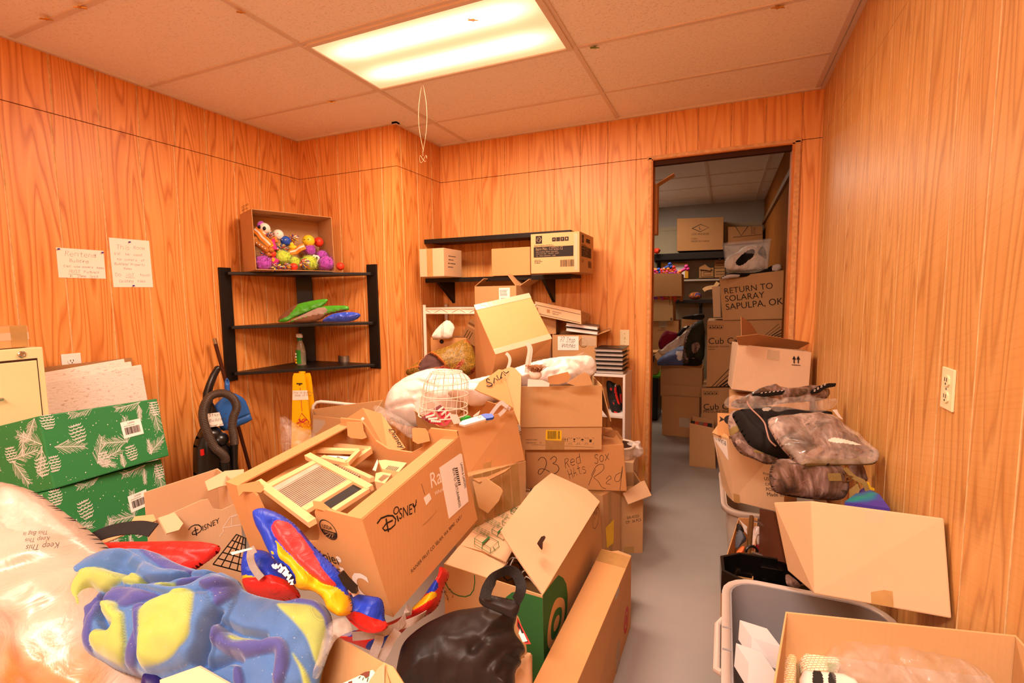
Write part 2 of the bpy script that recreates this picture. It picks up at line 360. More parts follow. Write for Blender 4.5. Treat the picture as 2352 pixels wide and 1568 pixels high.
def slab(name, pts, th, mat, parent=None, rnd=0):
  """flat panel through 3-D points, with thickness"""
  P = [Vector(p) for p in pts]; o = sum(P, Vector()) / len(P); n = Vector()
  for i in range(len(P)): n += (P[i] - o).cross(P[(i + 1) % len(P)] - o)
  n.normalize()
  if n.dot(Vector(CAM) - o) < 0: P.reverse(); n = -n
  if len(P) > 3: cv = Vector(CAM); P = [cv + (p - cv) * ((o - cv).dot(n) / (p - cv).dot(n)) for p in P]
  m = MB(); k = len(P); inv = parent.matrix_world.inverted() if parent is not None else Matrix.Translation(-o)
  V = [tuple(inv @ (p + n * th / 2)) for p in P] + [tuple(inv @ (p - n * th / 2)) for p in P]
  m.add(V, [tuple(range(k)), tuple(range(2 * k - 1, k - 1, -1))] + [(i, k + i, k + (i + 1) % k, (i + 1) % k) for i in range(k)], 0)
  ob = m.build(name, mat, parent)
  if parent is None: ob.location = o
  return ob
def curve(P, n=8):
  P = [Vector(p) for p in P]; out = []
  for i in range(len(P) - 1):
    a, b, c, d = P[max(i - 1, 0)], P[i], P[i + 1], P[min(i + 2, len(P) - 1)]
    for k in range(n):
      t = k / n; out.append(.5 * ((2 * b) + (c - a) * t + (2 * a - 5 * b + 4 * c - d) * t * t + (3 * b - a - 3 * c + d) * t ** 3))
  return out + [P[-1]]
def px_box(front, d, back=None, dy=.4, h=None):
  """eight corners of a box seen with its front face at four pixels (lb rb rt lt) and depths d; back = the four rear corners or an offset vector"""
  ds = d if hasattr(d, '__len__') else [d] * 4; q = [at(p[0], p[1], k) for p, k in zip(front, ds)]
  if back is None: back = np.array([-.39, .92, 0]) * dy
  k = [a + np.array(back) for a in q] if not isinstance(back, list) else [at(*b) for b in back]
  return [q[0], q[1], k[1], k[0], q[3], q[2], k[2], k[3]]
# ------------------------------------------------------------------ inflated outline: bags, pillows, cloth
def pt_in(poly, X, Y):
  inside = np.zeros(X.shape, bool); n = len(poly)
  for i in range(n):
    x1, y1 = poly[i]; x2, y2 = poly[(i + 1) % n]
    if y1 == y2: continue
    c = ((y1 > Y) != (y2 > Y)) & (X < (x2 - x1) * (Y - y1) / (y2 - y1) + x1); inside ^= c
  return inside
def pt_dist(poly, X, Y):
  best = np.full(X.shape, 1e9); bx = X.copy(); by = Y.copy(); n = len(poly)
  for i in range(n):
    ax, ay = poly[i]; cx, cy = poly[(i + 1) % n]; dx, dy = cx - ax, cy - ay; L = dx * dx + dy * dy + 1e-12
    t = np.clip(((X - ax) * dx + (Y - ay) * dy) / L, 0, 1); px, py = ax + t * dx, ay + t * dy; d = np.hypot(X - px, Y - py)
    m = d < best; best[m] = d[m]; bx[m] = px[m]; by[m] = py[m]
  return best, bx, by
def smooth_poly(P, it=2):
  P = [tuple(p) for p in P]
  for _ in range(it):
    Q = []
    for i in range(len(P)):
      a, b = np.array(P[i]), np.array(P[(i + 1) % len(P)]); Q += [tuple(a * .75 + b * .25), tuple(a * .25 + b * .75)]
    P = Q
  return P
class Plane:
  drop = 0
  """a plane in the room; px() brings a pixel of the photo onto it, in its own 2-D metres"""
  def __init__(s, u, v, dist, n, up=(0, 0, 1)):
    s.o = at(u, v, dist); n = np.array(n, float); s.n = n / np.linalg.norm(n)
    r = np.cross(np.array(up, float), s.n)
    if np.linalg.norm(r) < 1e-6: r = np.array([1., 0, 0])
    s.r = r / np.linalg.norm(r); s.u = np.cross(s.n, s.r)
  def px(s, u, v):
    d = ray(u, v); p = CAM + d * np.dot(s.o - CAM, s.n) / np.dot(d, s.n); q = p - s.o; return (float(q @ s.r), float(q @ s.u))
  def M(s): return Matrix(((s.r[0], s.u[0], s.n[0], s.o[0]), (s.r[1], s.u[1], s.n[1], s.o[1]), (s.r[2], s.u[2], s.n[2], s.o[2]), (0, 0, 0, 1)))
TOCAM = -ROT[2]
def facing(up=.5): n = TOCAM * (1 - up) + np.array([0, 0, 1.]) * up; return n
def puff(name, poly, pl, thick, mats, parent=None, back=.5, rad=None, res=60, wr=0, wf=8, seed=0, patches=(), it=2, grooves=(), solid=0, sub=0, px=True, ridge=0, power=.5, M=None, vcol=None, fine=0, drop=None):
  """soft body: outline on plane pl, swollen by thick towards n and thick*back behind; patches = (pixel polygon, material index, extra height, edge radius)"""
  P = smooth_poly([pl.px(*p) for p in poly] if px else poly, it)
  A = np.array(P); lo, hi = A.min(0), A.max(0); h = max(hi - lo) / res
  nx, ny = int((hi[0] - lo[0]) / h) + 3, int((hi[1] - lo[1]) / h) + 3
  X, Y = np.meshgrid(lo[0] - h + np.arange(nx) * h, lo[1] - h + np.arange(ny) * h, indexing='ij')
  ins = pt_in(P, X, Y); D, BX, BY = pt_dist(P, X, Y)
  cells = (pt_in(P, X[:-1, :-1] + h / 2, Y[:-1, :-1] + h / 2))
  use = np.zeros(X.shape, bool)
  for a in (0, 1):
    for b in (0, 1): use[a:nx - 1 + a, b:ny - 1 + b] |= cells
  snap = use & (~ins | (D < h * .45)); X = np.where(snap, BX, X); Y = np.where(snap, BY, Y); D = np.where(snap, 0, D)
  rad = rad or max(D.max(), 1e-6); t = np.clip(D / rad, 0, 1); prof = (1 - (1 - t) ** 2) ** power
  Z = prof * thick; mi = np.zeros(cells.shape, int)
  cx, cy = X[:-1, :-1] + h / 2, Y[:-1, :-1] + h / 2
  VC = None
  if vcol: VC = np.zeros(X.shape + (4,)); VC[:] = lin(vcol[0])
  for pc in patches:
    Q = smooth_poly([pl.px(*p) for p in pc[0]] if px else pc[0], 2)
    if pc[1] is not None: mi[pt_in(Q, cx, cy)] = pc[1]
    if vcol or (len(pc) > 2 and pc[2]): d2, _, _ = pt_dist(Q, X, Y); i2 = pt_in(Q, X, Y)
    if vcol and pc[1] is not None: f = np.clip(np.where(i2, d2, -d2) / h / 1.6 + .5, 0, 1)[..., None]; VC = VC * (1 - f) + np.array(lin(vcol[pc[1]])) * f
    if len(pc) > 2 and pc[2]:
      tt = np.clip(np.where(i2, d2, 0) / pc[3], 0, 1); Z = Z + pc[2] * np.sqrt(np.clip(1 - (1 - tt) ** 2, 0, 1)) * np.minimum(1, D / (h * 3))
  for g in grooves:       # (pixel polyline, width, depth): a crease, negative depth = a fold standing up
    L = [pl.px(*p) for p in g[0]] if px else g[0]; best = np.full(X.shape, 1e9)
    for i in range(len(L) - 1):
      ax, ay = L[i]; ex, ey = L[i + 1]; dx, dy = ex - ax, ey - ay; LL = dx * dx + dy * dy + 1e-12; q = np.clip(((X - ax) * dx + (Y - ay) * dy) / LL, 0, 1); best = np.minimum(best, np.hypot(X - ax - q * dx, Y - ay - q * dy))
    Z = Z - g[2] * np.exp(-(best / g[1]) ** 2) * np.minimum(1, D / (h * 3))
  idx = -np.ones(X.shape, int); V = [];
  rim = np.minimum(1, D / (h * 2))
  for i, j in zip(*np.where(use)):
    z = Z[i, j]
    if wr:
      p = Vector((X[i, j] * wf, Y[i, j] * wf, seed)); z += wr * rim[i, j] * (mnoise.noise(p) + .5 * mnoise.noise(p * 2.3) + (ridge * (1 - 2 * abs(mnoise.noise(p * .8 + Vector((3, 9, 1))))) if ridge else 0)) + (fine * rim[i, j] * (mnoise.noise(p * 3.1) - abs(mnoise.noise(p * 2.1 + Vector((7, 1, 4))))) if fine else 0)
    idx[i, j] = len(V); V.append((X[i, j], Y[i, j], z))
  F = []; FM = []; nf = len(V)
  for i, j in zip(*np.where(cells)):
    F.append((idx[i, j], idx[i + 1, j], idx[i + 1, j + 1], idx[i, j + 1])); FM.append(int(mi[i, j]))
  bk = {}
  for i, j in zip(*np.where(use)):
    if D[i, j] > 0: bk[idx[i, j]] = len(V); V.append((X[i, j], Y[i, j], -prof[i, j] * thick * back - .001))
  F += [tuple(bk.get(q, q) for q in f[::-1]) for f in F[:]]; FM += FM[:]
  drop = thick * .5 if drop is None else drop; pl.drop = drop; V = [(p[0], p[1], p[2] - drop) for p in V]
  mb = MB(); mb.v = V; mb.f = F; mb.mi = FM; mb.sm = [True] * len(F)
  if vcol: mb.mi = [0] * len(F)
  o = mb.build(name, mats, parent, sharp=180)
  if vcol:
    ca = o.data.color_attributes.new('dye', 'FLOAT_COLOR', 'POINT'); cc = np.zeros((len(V), 4)); cc[:] = lin(vcol[0])
    for i, j in zip(*np.where(use)):
      cc[idx[i, j]] = VC[i, j]
    ca.data.foreach_set('color', cc.ravel())
  if M is not None: o.matrix_world = M
  elif parent is None: o.matrix_world = pl.M()
  if sub:
    m = o.modifiers.new('s', 'SUBSURF'); m.levels = sub; m.render_levels = sub
  return o
# ------------------------------------------------------------------ materials of the place
wood_wall('ply', 1, 'b5611f', 'd98a42', 'e69c54', 'f0bd84', 3.1, 24)
wood_wall('ply_alcove', 0, 'b96526', 'dd9048', 'e9a25c', 'f0bd84', 21.0, 24)
wood_wall('ply_back', 0, 'c87838', 'e0964e', 'eaa862', 'dd9a5c', 8.4, 16)
wood_wall('ply_right', 1, 'b0763a', 'cf9450', 'd8a462', 'e6bf88', 15.2, 20, .9)
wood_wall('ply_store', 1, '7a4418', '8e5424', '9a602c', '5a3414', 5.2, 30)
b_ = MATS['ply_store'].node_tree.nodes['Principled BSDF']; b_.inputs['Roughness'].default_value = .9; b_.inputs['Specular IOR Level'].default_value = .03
flat('gap', '3a1c0a', .9)
flat('jamb', 'c87a3a', .6, var=.2, vs=12, bump=.1)
flat('edge_ply', 'd9a066', .7, var=.25, vs=40)
def floor_mat():
  t = NT('floor_paint'); c = t.coord(); n = t.noise(c, 2.2, 5, .6); f = t.noise(c, 60, 2)
  t.base(t.mix(n, lin('8f8884'), lin('a39c96')), .38, 0, .4); t.bump(t.math('ADD', n, t.math('MULTIPLY', f, .2)), .08, .01); reg('floor_paint', t)
floor_mat()
def tile_mat():
  t = NT('ceiling_tile'); c = t.coord(); v = t.noise(c, 95, 3, .7); w2 = t.noise(c, 38, 3, .6)
  pit = t.ramp(v, [(.36, 'd6c6b8'), (.46, 'f8f0e8')]); t.base(t.mix(t.noise(c, 1.2, 3), pit, lin('f6ece2')), .9, 0, .1)
  t.bump(t.math('ADD', v, t.math('MULTIPLY', w2, .8)), .35, .006); reg('ceiling_tile', t)
tile_mat()
flat('grid_white', 'e0cfc2', .5, var=.03)
flat('ink', '241a14', .7, var=.02); flat('ink_white', 'efe4d8', .6, var=.02); flat('ink_grey', 'b9a48e', .7, var=.05); flat('ink_green', '2f6b34', .7, var=.05); flat('ink_red', 'c2322c', .6, var=.05); flat('pen', '4a4038', .7); flat('pen_thin', '6b5a4c', .7)
card('card', 'c89e6c'); card('card_light', 'd4ae86'); card('card_tan', 'c09262'); card('card_dark', 'aa7a4c'); card('card_orange', 'ca945e'); card('card_pale', 'dcbc9c')
flat('paper', 'f1e8df', .7, var=.02); flat('paper_warm', 'f3e2d2', .7, var=.03)
flat('white_plastic', 'ece4da', .4, var=.02); flat('ivory_plastic', 'e9dcb2', .4, var=.02); flat('white_paint', 'e6dccf', .5, var=.03); flat('black_paint', '17120f', .42, var=.2, vs=14, bump=.1, bs=30); flat('black_plastic', '14110f', .3, spec=.5); flat('black_metal', '161412', .35, metal=.3)
flat('chrome', 'd8d4ce', .22, metal=1); flat('steel', '9d968c', .35, metal=.9)
flat('purple_pin', '4a2c86', .4)
flat('gold', 'd9a441', .35, metal=.7); flat('green_foil', '5a8a2c', .35, metal=.5)
flat('cord', 'a88868', .9)
flat('tape', 'c79a5c', .22, spec=.6, alpha=.75, var=.15, vs=25, bump=.15, bs=40); flat('tape_clear', 'e6cfae', .15, spec=.7, alpha=.45, bump=.3, bs=50)
def clear(name, col, alpha, rough=.18, bump=.5, bs=14):
  t = NT(name); c = t.coord(); n = t.noise(c, bs, 3, .6, 1.5); t.base(lin(col), rough, 0, .6)
  fac = t.ramp(n, [(.35, '000000'), (.7, 'ffffff')]); t.put(t.b.inputs['Alpha'], t.math('ADD', alpha, t.math('MULTIPLY', fac, .20))); t.bump(n, bump, .02); return reg(name, t)
clear('clear_bag', 'efe6dc', .05, .1); clear('milky_bag', 'f2e6da', .42); clear('clear_tub', 'dcdcd6', .10, .25, .1)
# ------------------------------------------------------------------ room shell
XL, XR, YB, YA, XB, YF = -1.194, 2.477, 1.714, 1.113, -.2507, -3.3
SEAM, PW = 2.437, .2032
def grooved(mb, L, z0, z1, off, M, ga=0, gb=1, T=.012, gw=.008, gd=.004):
  """vertical boards from u=0..L with a real groove every 8 inches; local +z of M is the wall face"""
  prof = [0]; g = off % PW
  xs = []
  while g < L:
    if .01 < g < L - .012: xs.append(g)
    g += PW
  cur = 0; P = [(0, 0)]
  for g in xs: P += [(g - gw / 2, 0), (g - gw / 2 + .001, -gd), (g + gw / 2 - .001, -gd), (g + gw / 2, 0)]
  P.append((L, 0))
  for i in range(len(P) - 1):
    k = gb if i % 4 else ga
    mb.quad((P[i][0], z0, P[i][1]), (P[i + 1][0], z0, P[i + 1][1]), (P[i + 1][0], z1, P[i + 1][1]), (P[i][0], z1, P[i][1]), k, M)
  mb.quad((0, z0, -T), (0, z1, -T), (L, z1, -T), (L, z0, -T), ga, M)
  mb.quad((0, z1, 0), (L, z1, 0), (L, z1, -T), (0, z1, -T), ga, M); mb.quad((0, z0, -T), (L, z0, -T), (L, z0, 0), (0, z0, 0), ga, M)
  mb.quad((0, z0, -T), (0, z0, 0), (0, z1, 0), (0, z1, -T), ga, M); mb.quad((L, z0, 0), (L, z0, -T), (L, z1, -T), (L, z1, 0), ga, M)
def wall(name, o, u, L, mat, off, off2, gap=.004, holes=None, z1=H):
  mb = MB(); M = frame(o, u, (0, 0, 1))
  segs = holes or [(0, L, 0, SEAM)]
  for a, b, c, d in segs: grooved(mb, b - a, c, d, off - a, M @ Matrix.Translation((a, 0, 0)))
  grooved(mb, L, SEAM + gap, z1, off2, M)
  mb.box((L / 2, z1 / 2 if not holes else (SEAM - .05 + z1) / 2, -.035), (L - .12, z1 if not holes else z1 - SEAM + .05, .04), 2, M)
  return struct(mb.build(name, [mat, mat + '_groove', 'gap']))
wall('wall_left', (XL, YF, 0), (0, 1, 0), YA - YF, 'ply', -.476 - YF, -.465 - YF)
wall('wall_alcove', (XL, YA, 0), (1, 0, 0), XB - XL - .0125, 'ply_alcove', -.995 - XL, -.995 - XL)
o = wall('wall_bump', (XB, YA, 0), (0, 1, 0), YB - YA, 'ply', .052, .052)
DX0, DX1, DZ = 1.451, 2.341, 2.437
wall('wall_back', (XB, YB, 0), (1, 0, 0), XR - XB, 'ply_back', .742 - XB, .742 - XB, holes=[(0, DX0 - XB, 0, SEAM), (DX1 - XB, XR - XB, 0, SEAM)])
wall('wall_right', (XR, YB, 0), (0, -1, 0), YB - YF, 'ply_right', YB + .497, YB + .497, .0015)
wall('wall_front', (XR, YF, 0), (-1, 0, 0), XR - XL, 'ply_back', .1, .1)
mb = MB(); mb.box((.64, 1.2, -.05), (4.6, 9.6, .1)); struct(mb.build('floor', 'floor_paint'))
mb = MB(); mb.box((.64, 1.2, H + .04), (4.6, 9.6, .08)); struct(mb.build('ceiling', 'ceiling_tile'))
# hung ceiling: T-bars every 2 ft across and 4 ft along, wall angle round the edge
mb = MB()
for x in (0, 1.22, 2.44): mb.box((x, (YF + YB) / 2, H - .004), (.024, YB - YF, .008))
y = 1.22
while y > YF:
  for a, b in ((XL, 0), (0, 1.22), (1.22, 2.44), (2.44, XR)):
    if y > YA and b == 0: a = XB
    mb.box(((a + b) / 2, y, H - .003), (b - a - .024, .024, .006))
  y -= .61
zz = 0
for a, b in (((XL, YF), (XL, YA)), ((XL, YA), (XB, YA)), ((XB, YA), (XB, YB)), ((XB, YB), (XR, YB)), ((XR, YF), (XR, YB))):
  ax, ay = a; bx, by = b
  mb.box(((ax + bx) / 2, (ay + by) / 2, H - .006), (abs(bx - ax) + .04 if ay == by else .04, abs(by - ay) + .04 if ax == bx else .04, .012 + .0011 * zz)); zz += 1
struct(mb.build('trim_1', 'grid_white'))
# doorway lining
mb = MB(); T = .12
mb.box((DX0 + .008, YB + T / 2 - .006, DZ / 2), (.016, T, DZ)); mb.box((DX1 - .012, YB + T / 2 - .006, DZ / 2), (.024, T, DZ)); mb.box(((DX0 + DX1) / 2, YB + T / 2 - .006, DZ - .009), (DX1 - DX0, T, .018))
mb.box((DX0 - .004, YB - .002, DZ / 2), (.022, .014, DZ), 1); mb.box((DX1 + .006, YB - .002, DZ / 2), (.03, .014, DZ), 1); mb.box(((DX0 + DX1) / 2, YB - .002, DZ), (DX1 - DX0 + .05, .014, .022), 1)
struct(mb.build('door_1', ['jamb', 'edge_ply'], bevel=.001))
# store room beyond the doorway
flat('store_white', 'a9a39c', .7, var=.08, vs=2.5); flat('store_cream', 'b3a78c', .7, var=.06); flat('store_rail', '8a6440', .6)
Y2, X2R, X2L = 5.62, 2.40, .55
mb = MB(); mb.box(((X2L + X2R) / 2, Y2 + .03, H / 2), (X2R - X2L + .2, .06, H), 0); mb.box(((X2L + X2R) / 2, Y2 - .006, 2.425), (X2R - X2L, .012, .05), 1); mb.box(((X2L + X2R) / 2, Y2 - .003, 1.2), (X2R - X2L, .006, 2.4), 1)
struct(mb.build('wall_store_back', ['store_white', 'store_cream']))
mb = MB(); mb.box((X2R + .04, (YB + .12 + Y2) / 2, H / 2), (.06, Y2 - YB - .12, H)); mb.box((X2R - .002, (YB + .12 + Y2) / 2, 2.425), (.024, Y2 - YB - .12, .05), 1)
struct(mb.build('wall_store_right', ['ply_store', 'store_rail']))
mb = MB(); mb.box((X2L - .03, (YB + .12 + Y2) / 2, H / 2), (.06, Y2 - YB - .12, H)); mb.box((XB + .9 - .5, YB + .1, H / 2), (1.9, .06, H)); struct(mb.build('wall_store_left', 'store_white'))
mb = MB()
for y in (2.6, 3.21, 3.82, 4.43, 5.04): mb.box(((X2L + X2R) / 2, y, H - .003), (X2R - X2L, .024, .006))
mb.box((1.75, (YB + Y2) / 2 + .06, H - .004), (.024, Y2 - YB - .12, .008)); mb.box((2.3, (YB + Y2) / 2 + .06, H - .004), (.024, Y2 - YB - .12, .008))
struct(mb.build('trim_2', 'grid_white'))
# ------------------------------------------------------------------ ceiling fixtures
def diffuser_mat():
  t = NT('lit_diffuser'); c = t.coord(); s = t.add('ShaderNodeSeparateXYZ', {0: c}); y = s.outputs[1]; x = s.outputs[0]
  def band(y0): return t.math('POWER', 2.718, t.math('MULTIPLY', t.math('POWER', t.math('DIVIDE', t.math('SUBTRACT', y, y0), .075), 2.0), -1.0))
  b = t.math('ADD', band(-.145), band(.125)); endf = t.ramp(t.math('ABSOLUTE', x), [(.40, 'ffffff'), (.585, '5a5a5a')])
  b = t.math('MULTIPLY', b, endf)
  prism = t.add('ShaderNodeTexChecker', {'Scale': 110.0}); t.put(prism.inputs['Vector'], c)
  st = t.math('ADD', .42, t.math('MULTIPLY', b, 1.2)); st = t.math('MULTIPLY', st, t.math('ADD', .95, t.math('MULTIPLY', prism.outputs[1], .06)))
  col = t.mix(t.math('MINIMUM', b, 1.0), (1, .70, .36, 1), (1, .93, .76, 1))
  t.base(lin('e8d8b0'), .3); t.put(t.b.inputs['Emission Color'], col); t.put(t.b.inputs['Emission Strength'], st); reg('lit_diffuser', t)
diffuser_mat()
def troffer(x, y, label):
  r = thing('ceiling_light', label, 'ceiling light', Matrix.Translation((x, y, H)))
  mb = MB()
  for sx in (-1, 1): mb.box((sx * .590, 0, -.010), (.030, .58, .012))
  for sy in (-1, 1): mb.box((0, sy * .285, -.010), (1.15, .026, .012))
  mb.build('frame', 'grid_white', r, bevel=.002)
  mb = MB(); mb.box((0, 0, -.006), (1.15, .544, .006)); mb.build('diffuser', 'lit_diffuser', r)
  return r
troffer(.61, .305, 'lit fluorescent ceiling panel with a ribbed yellowed diffuser')
troffer(.61, -2.745, 'fluorescent ceiling panel over the near end of the room'); troffer(1.83, -2.745, 'fluorescent ceiling panel behind the camera on the right side')  # both panels are out of view, added to go with the rear lamps
def star(u, v, m, label, z=H - .005, r=.026, rot=0, tilt=14):
  p = onZ(u, v, z) ; mb = MB(); P = []
  for k in range(10): a = math.radians(rot + 36 * k); q = r if k % 2 == 0 else r * .42; P.append((q * math.cos(a), q * math.sin(a)))
  mb.prism(P, -.0015, .0015, 0); mb.ball((0, 0, .004), .003, 0, 8)
  o = mb.build('star', m); o.matrix_world = pose((p[0], p[1], z - .006), (tilt, 8, 0)); return tag(o, label, 'star', 'foil stars on the ceiling')
star(105, 41, 'gold', 'gold star on the ceiling, further left of the two on the left T-bar', z=H - .01); star(185, 14, 'gold', 'gold star by the top edge of the ceiling, further right on the left T-bar', rot=20, z=H - .01)
star(552, 25, 'gold', 'pale star under the long T-bar left of the ceiling light', rot=50, z=H - .014, r=.02); star(762, 232, 'gold', 'pale star on the T-bar between ceiling light and alcove', rot=10)
star(1085, 43, 'gold', 'gold star stuck on the lit diffuser', rot=30, z=H - .012); star(1365, 107, 'green_foil', 'green foil star right of the ceiling light', rot=12); star(1788, 14, 'gold', 'gold star on the tile near the right wall', rot=25, r=.03)
mb = MB(); p0 = Vector(onZ(970, 185, H - .008));
for k, (dx, ph) in enumerate(((.03, 0), (-.02, 1.3))):
  pts = [p0 + Vector((dx * math.sin(t * math.pi) * (1 if k == 0 else 1.6) - .01 * t, .006 * k, -.40 * t + .01 * k)) for t in [i / 14 for i in range(15)]]
  mb.tube(pts, .0008, 0, 5)
e = p0 + Vector((-.012, .003, -.39)); mb.tube([e + Vector((.025 * math.cos(a), .008 * math.sin(a), -.045 + .02 * math.sin(a * 2))) for a in [i * .45 for i in range(14)]], .0008, 0, 5); mb.tube([e, e + Vector((0, 0, -.03))], .0008, 0, 5)
tag(mb.build('string', 'cord'), 'thin white string loop hanging from the T-bar beside the ceiling light', 'string')
# ================================================================== along the left wall
def plate(name, label, cat, M, w, h, mat, kind):
  r = thing(name, label, cat, M); mb = MB(); mb.prism([(-w/2, -h/2), (w/2, -h/2), (w/2, h/2), (-w/2, h/2)], 0, .006); mb.build('cover_plate', mat, r, bevel=.002)
  if kind == 'outlet':
    for s in (-1, 1):
      m2 = MB(); m2.prism(smooth_poly([(-.017, s*.021-.014), (.017, s*.021-.014), (.017, s*.021+.014), (-.017, s*.021+.014)], 1), .006, .009); o = m2.build('receptacle', mat, r)
      m3 = MB(); [m3.prism([(x-.0015, s*.021-.002), (x+.0015, s*.021-.002), (x+.0015, s*.021+.008), (x-.0015, s*.021+.008)], .009, .0095) for x in (-.006, .006)]; m3.prism(ellipse(0, s*.021-.008, .003, .003, 8), .009, .0095); m3.build('slot', 'ink', o)
    m2 = MB(); m2.prism(ellipse(0, 0, .003, .003, 10), .006, .0075); m2.build('screw', 'steel', r)
  else:
    m2 = MB(); m2.prism([(-.006, -.012), (.006, -.012), (.006, .012), (-.006, .012)], .006, .008, 0); m2.box((0, .004, .012), (.007, .008, .014)); m2.build('toggle', mat, r)
    for s in (-1, 1): m3 = MB(); m3.prism(ellipse(0, s*.03, .003, .003, 10), .006, .0075); m3.build('screw', 'steel', r)
  return r
p = onX(2181, 893, XR); plate('wall_outlet', 'ivory double wall outlet on the right wall', 'wall outlet', frame((XR, p[1], p[2]), (0, -1, 0), (0, 0, 1)), .072, .106, 'ivory_plastic', 'outlet')
p = onY(1435, 775, YB); plate('light_switch', 'ivory light switch on the back wall left of the doorway', 'light switch', frame((p[0], YB, p[2]), (1, 0, 0), (0, 0, 1)), .068, .114, 'ivory_plastic', 'switch')
p = onX(164, 838, XL); plate('wall_outlet', 'white wall outlet half hidden behind the leaning ceiling tiles', 'wall outlet', frame((XL, p[1], p[2]), (0, 1, 0), (0, 0, 1)), .085, .12, 'white_plastic', 'outlet')
# handwritten notices
def notice(label, q, lines, pins):
  """q = pixel corners tl tr br bl on the left wall"""
  c = [onX(u, v, XL + .0015) for u, v in q]; o = (c[0] + c[1] + c[2] + c[3]) / 4
  wv = (c[1] - c[0] + c[2] - c[3]) / 2; hv = (c[0] - c[3] + c[1] - c[2]) / 2; W, Hh = np.linalg.norm(wv), np.linalg.norm(hv)
  M = frame(o, wv, hv); r = thing('paper_notice', label, 'notice', M); mb = MB(M=Matrix.Translation((-W/2, -Hh/2, 0)))
  rect(mb, 0, 0, W, Hh, I4, 0, 0)
  for x, y, h, s, k in lines:
    e = handwrite(mb, s, Matrix.Translation((x * W, y * Hh, .0006)), h * .70, .0009, 1, seed=int(x*99+y*999), sp=k)
    if s in ('MUST', 'NOT'): stroke(mb, [(x * W - .004, y * Hh - .006), (x * W + e, y * Hh - .007)], .0012, Matrix.Translation((0, 0, .0006)), 1)
  mb.build('sheet', ['paper_warm', 'pen'], r)
  for x, y in pins:
    m2 = MB(); m2.lathe([(0, 0), (.004, 0), (.003, .004), (.0045, .006), (.0045, .009), (0, .009)], 0, Matrix.Translation((x * W - W/2, y * Hh - Hh/2, .0005)), 10); m2.build('push_pin', 'purple_pin', r)
notice('handwritten notice to renters, lower and wider sheet on the left wall', [(128, 568), (238, 575.7), (243, 640), (135, 637)],
   [(.17, .74, .036, 'Renters', 4.9), (.71, .75, .022, 'of', 5), (.25, .54, .022, 'Building', 5), (.12, .36, .016, 'Can', 6), (.33, .36, .014, 'use', 6), (.5, .36, .014, 'owners', 5.2), (.8, .35, .014, 'items', 5.2), (.22, .17, .022, 'MUST', 5), (.53, .18, .018, 'Put', 5.5), (.68, .18, .018, 'back', 5), (.22, .03, .016, 'in', 5), (.38, .03, .018, 'Same', 5), (.64, .03, .018, 'Spot', 5)], [(.04, .95), (.96, .93)])
notice('handwritten sheet asking not to touch the ceiling tiles, taller notice', [(251.4, 545.6), (341.5, 552.7), (352.6, 659.5), (259, 659)],
   [(.16, .78, .036, 'This', 4.6), (.58, .8, .027, 'Room', 5), (.09, .66, .020, 'Will', 5.4), (.36, .66, .020, 'be', 5), (.56, .66, .020, 'used', 5.2), (.14, .55, .017, 'for', 5), (.33, .55, .017, 'owners', 5.6), (.74, .55, .017, 'of', 5), (.08, .455, .018, 'Building/', 4.6), (.47, .455, .017, 'Property', 4.8), (.27, .365, .017, 'items', 5.2), (.07, .22, .028, 'Do', 5), (.33, .22, .024, 'NOT', 5.4), (.68, .235, .020, 'touch', 5), (.15, .10, .020, 'Ceilding', 4.8), (.6, .105, .018, 'tiles', 5.2)], [(.48, .94), (.48, .03)])
# filing cabinet
flat('cabinet_paint', 'e3cf9d', .42, var=.07, vs=5)
r = thing('filing_cabinet', 'beige metal filing cabinet with a round lock at the left edge', 'filing cabinet', Matrix.Translation((-.87, -1.045, 0)))
mb = MB(); mb.box((0, 0, .655), (.54, .385, 1.31)); mb.build('case', 'cabinet_paint', r, bevel=.003)
for k in range(4):
  z0 = 1.265 - .3 * (k + 1); mb = MB(); mb.box((.272, 0, z0 + .1475), (.008, .335, .293)); d = mb.build('drawer', 'cabinet_paint', r, bevel=.002)
  m2 = MB(); m2.tube([(.276, -.05, z0 + .16), (.30, -.045, z0 + .16), (.30, .045, z0 + .16), (.276, .05, z0 + .16)], .006, 0, 8); m2.build('handle', 'chrome', d)
mb = MB(); mb.box((.2705, 0, .66), (.0015, .343, 1.215)); mb.build('drawer_gap', 'gap', r)
mb = MB(); mb.lathe([(0, 0), (.0135, 0), (.0135, .004), (.010, .007), (.007, .007), (.006, .004), (0, .004)], 0, frame((.2705, .125, 1.287), (0, 1, 0), (0, 0, 1)), 18); mb.build('lock', 'chrome', r)
c = Carton('shallow_carton', 'shallow taped cardboard box on top of the filing cabinet', (.36, .46, .085), pose((-.86, -1.06, 1.313), (0, 0, 90)), ('card_orange',), open_=False); c.strip('tape', 'f', .18, .045, .36, .03, 'tape_clear'); c.strip('tape', 'f', .33, .045, .05, .085, 'tape'); c.done()
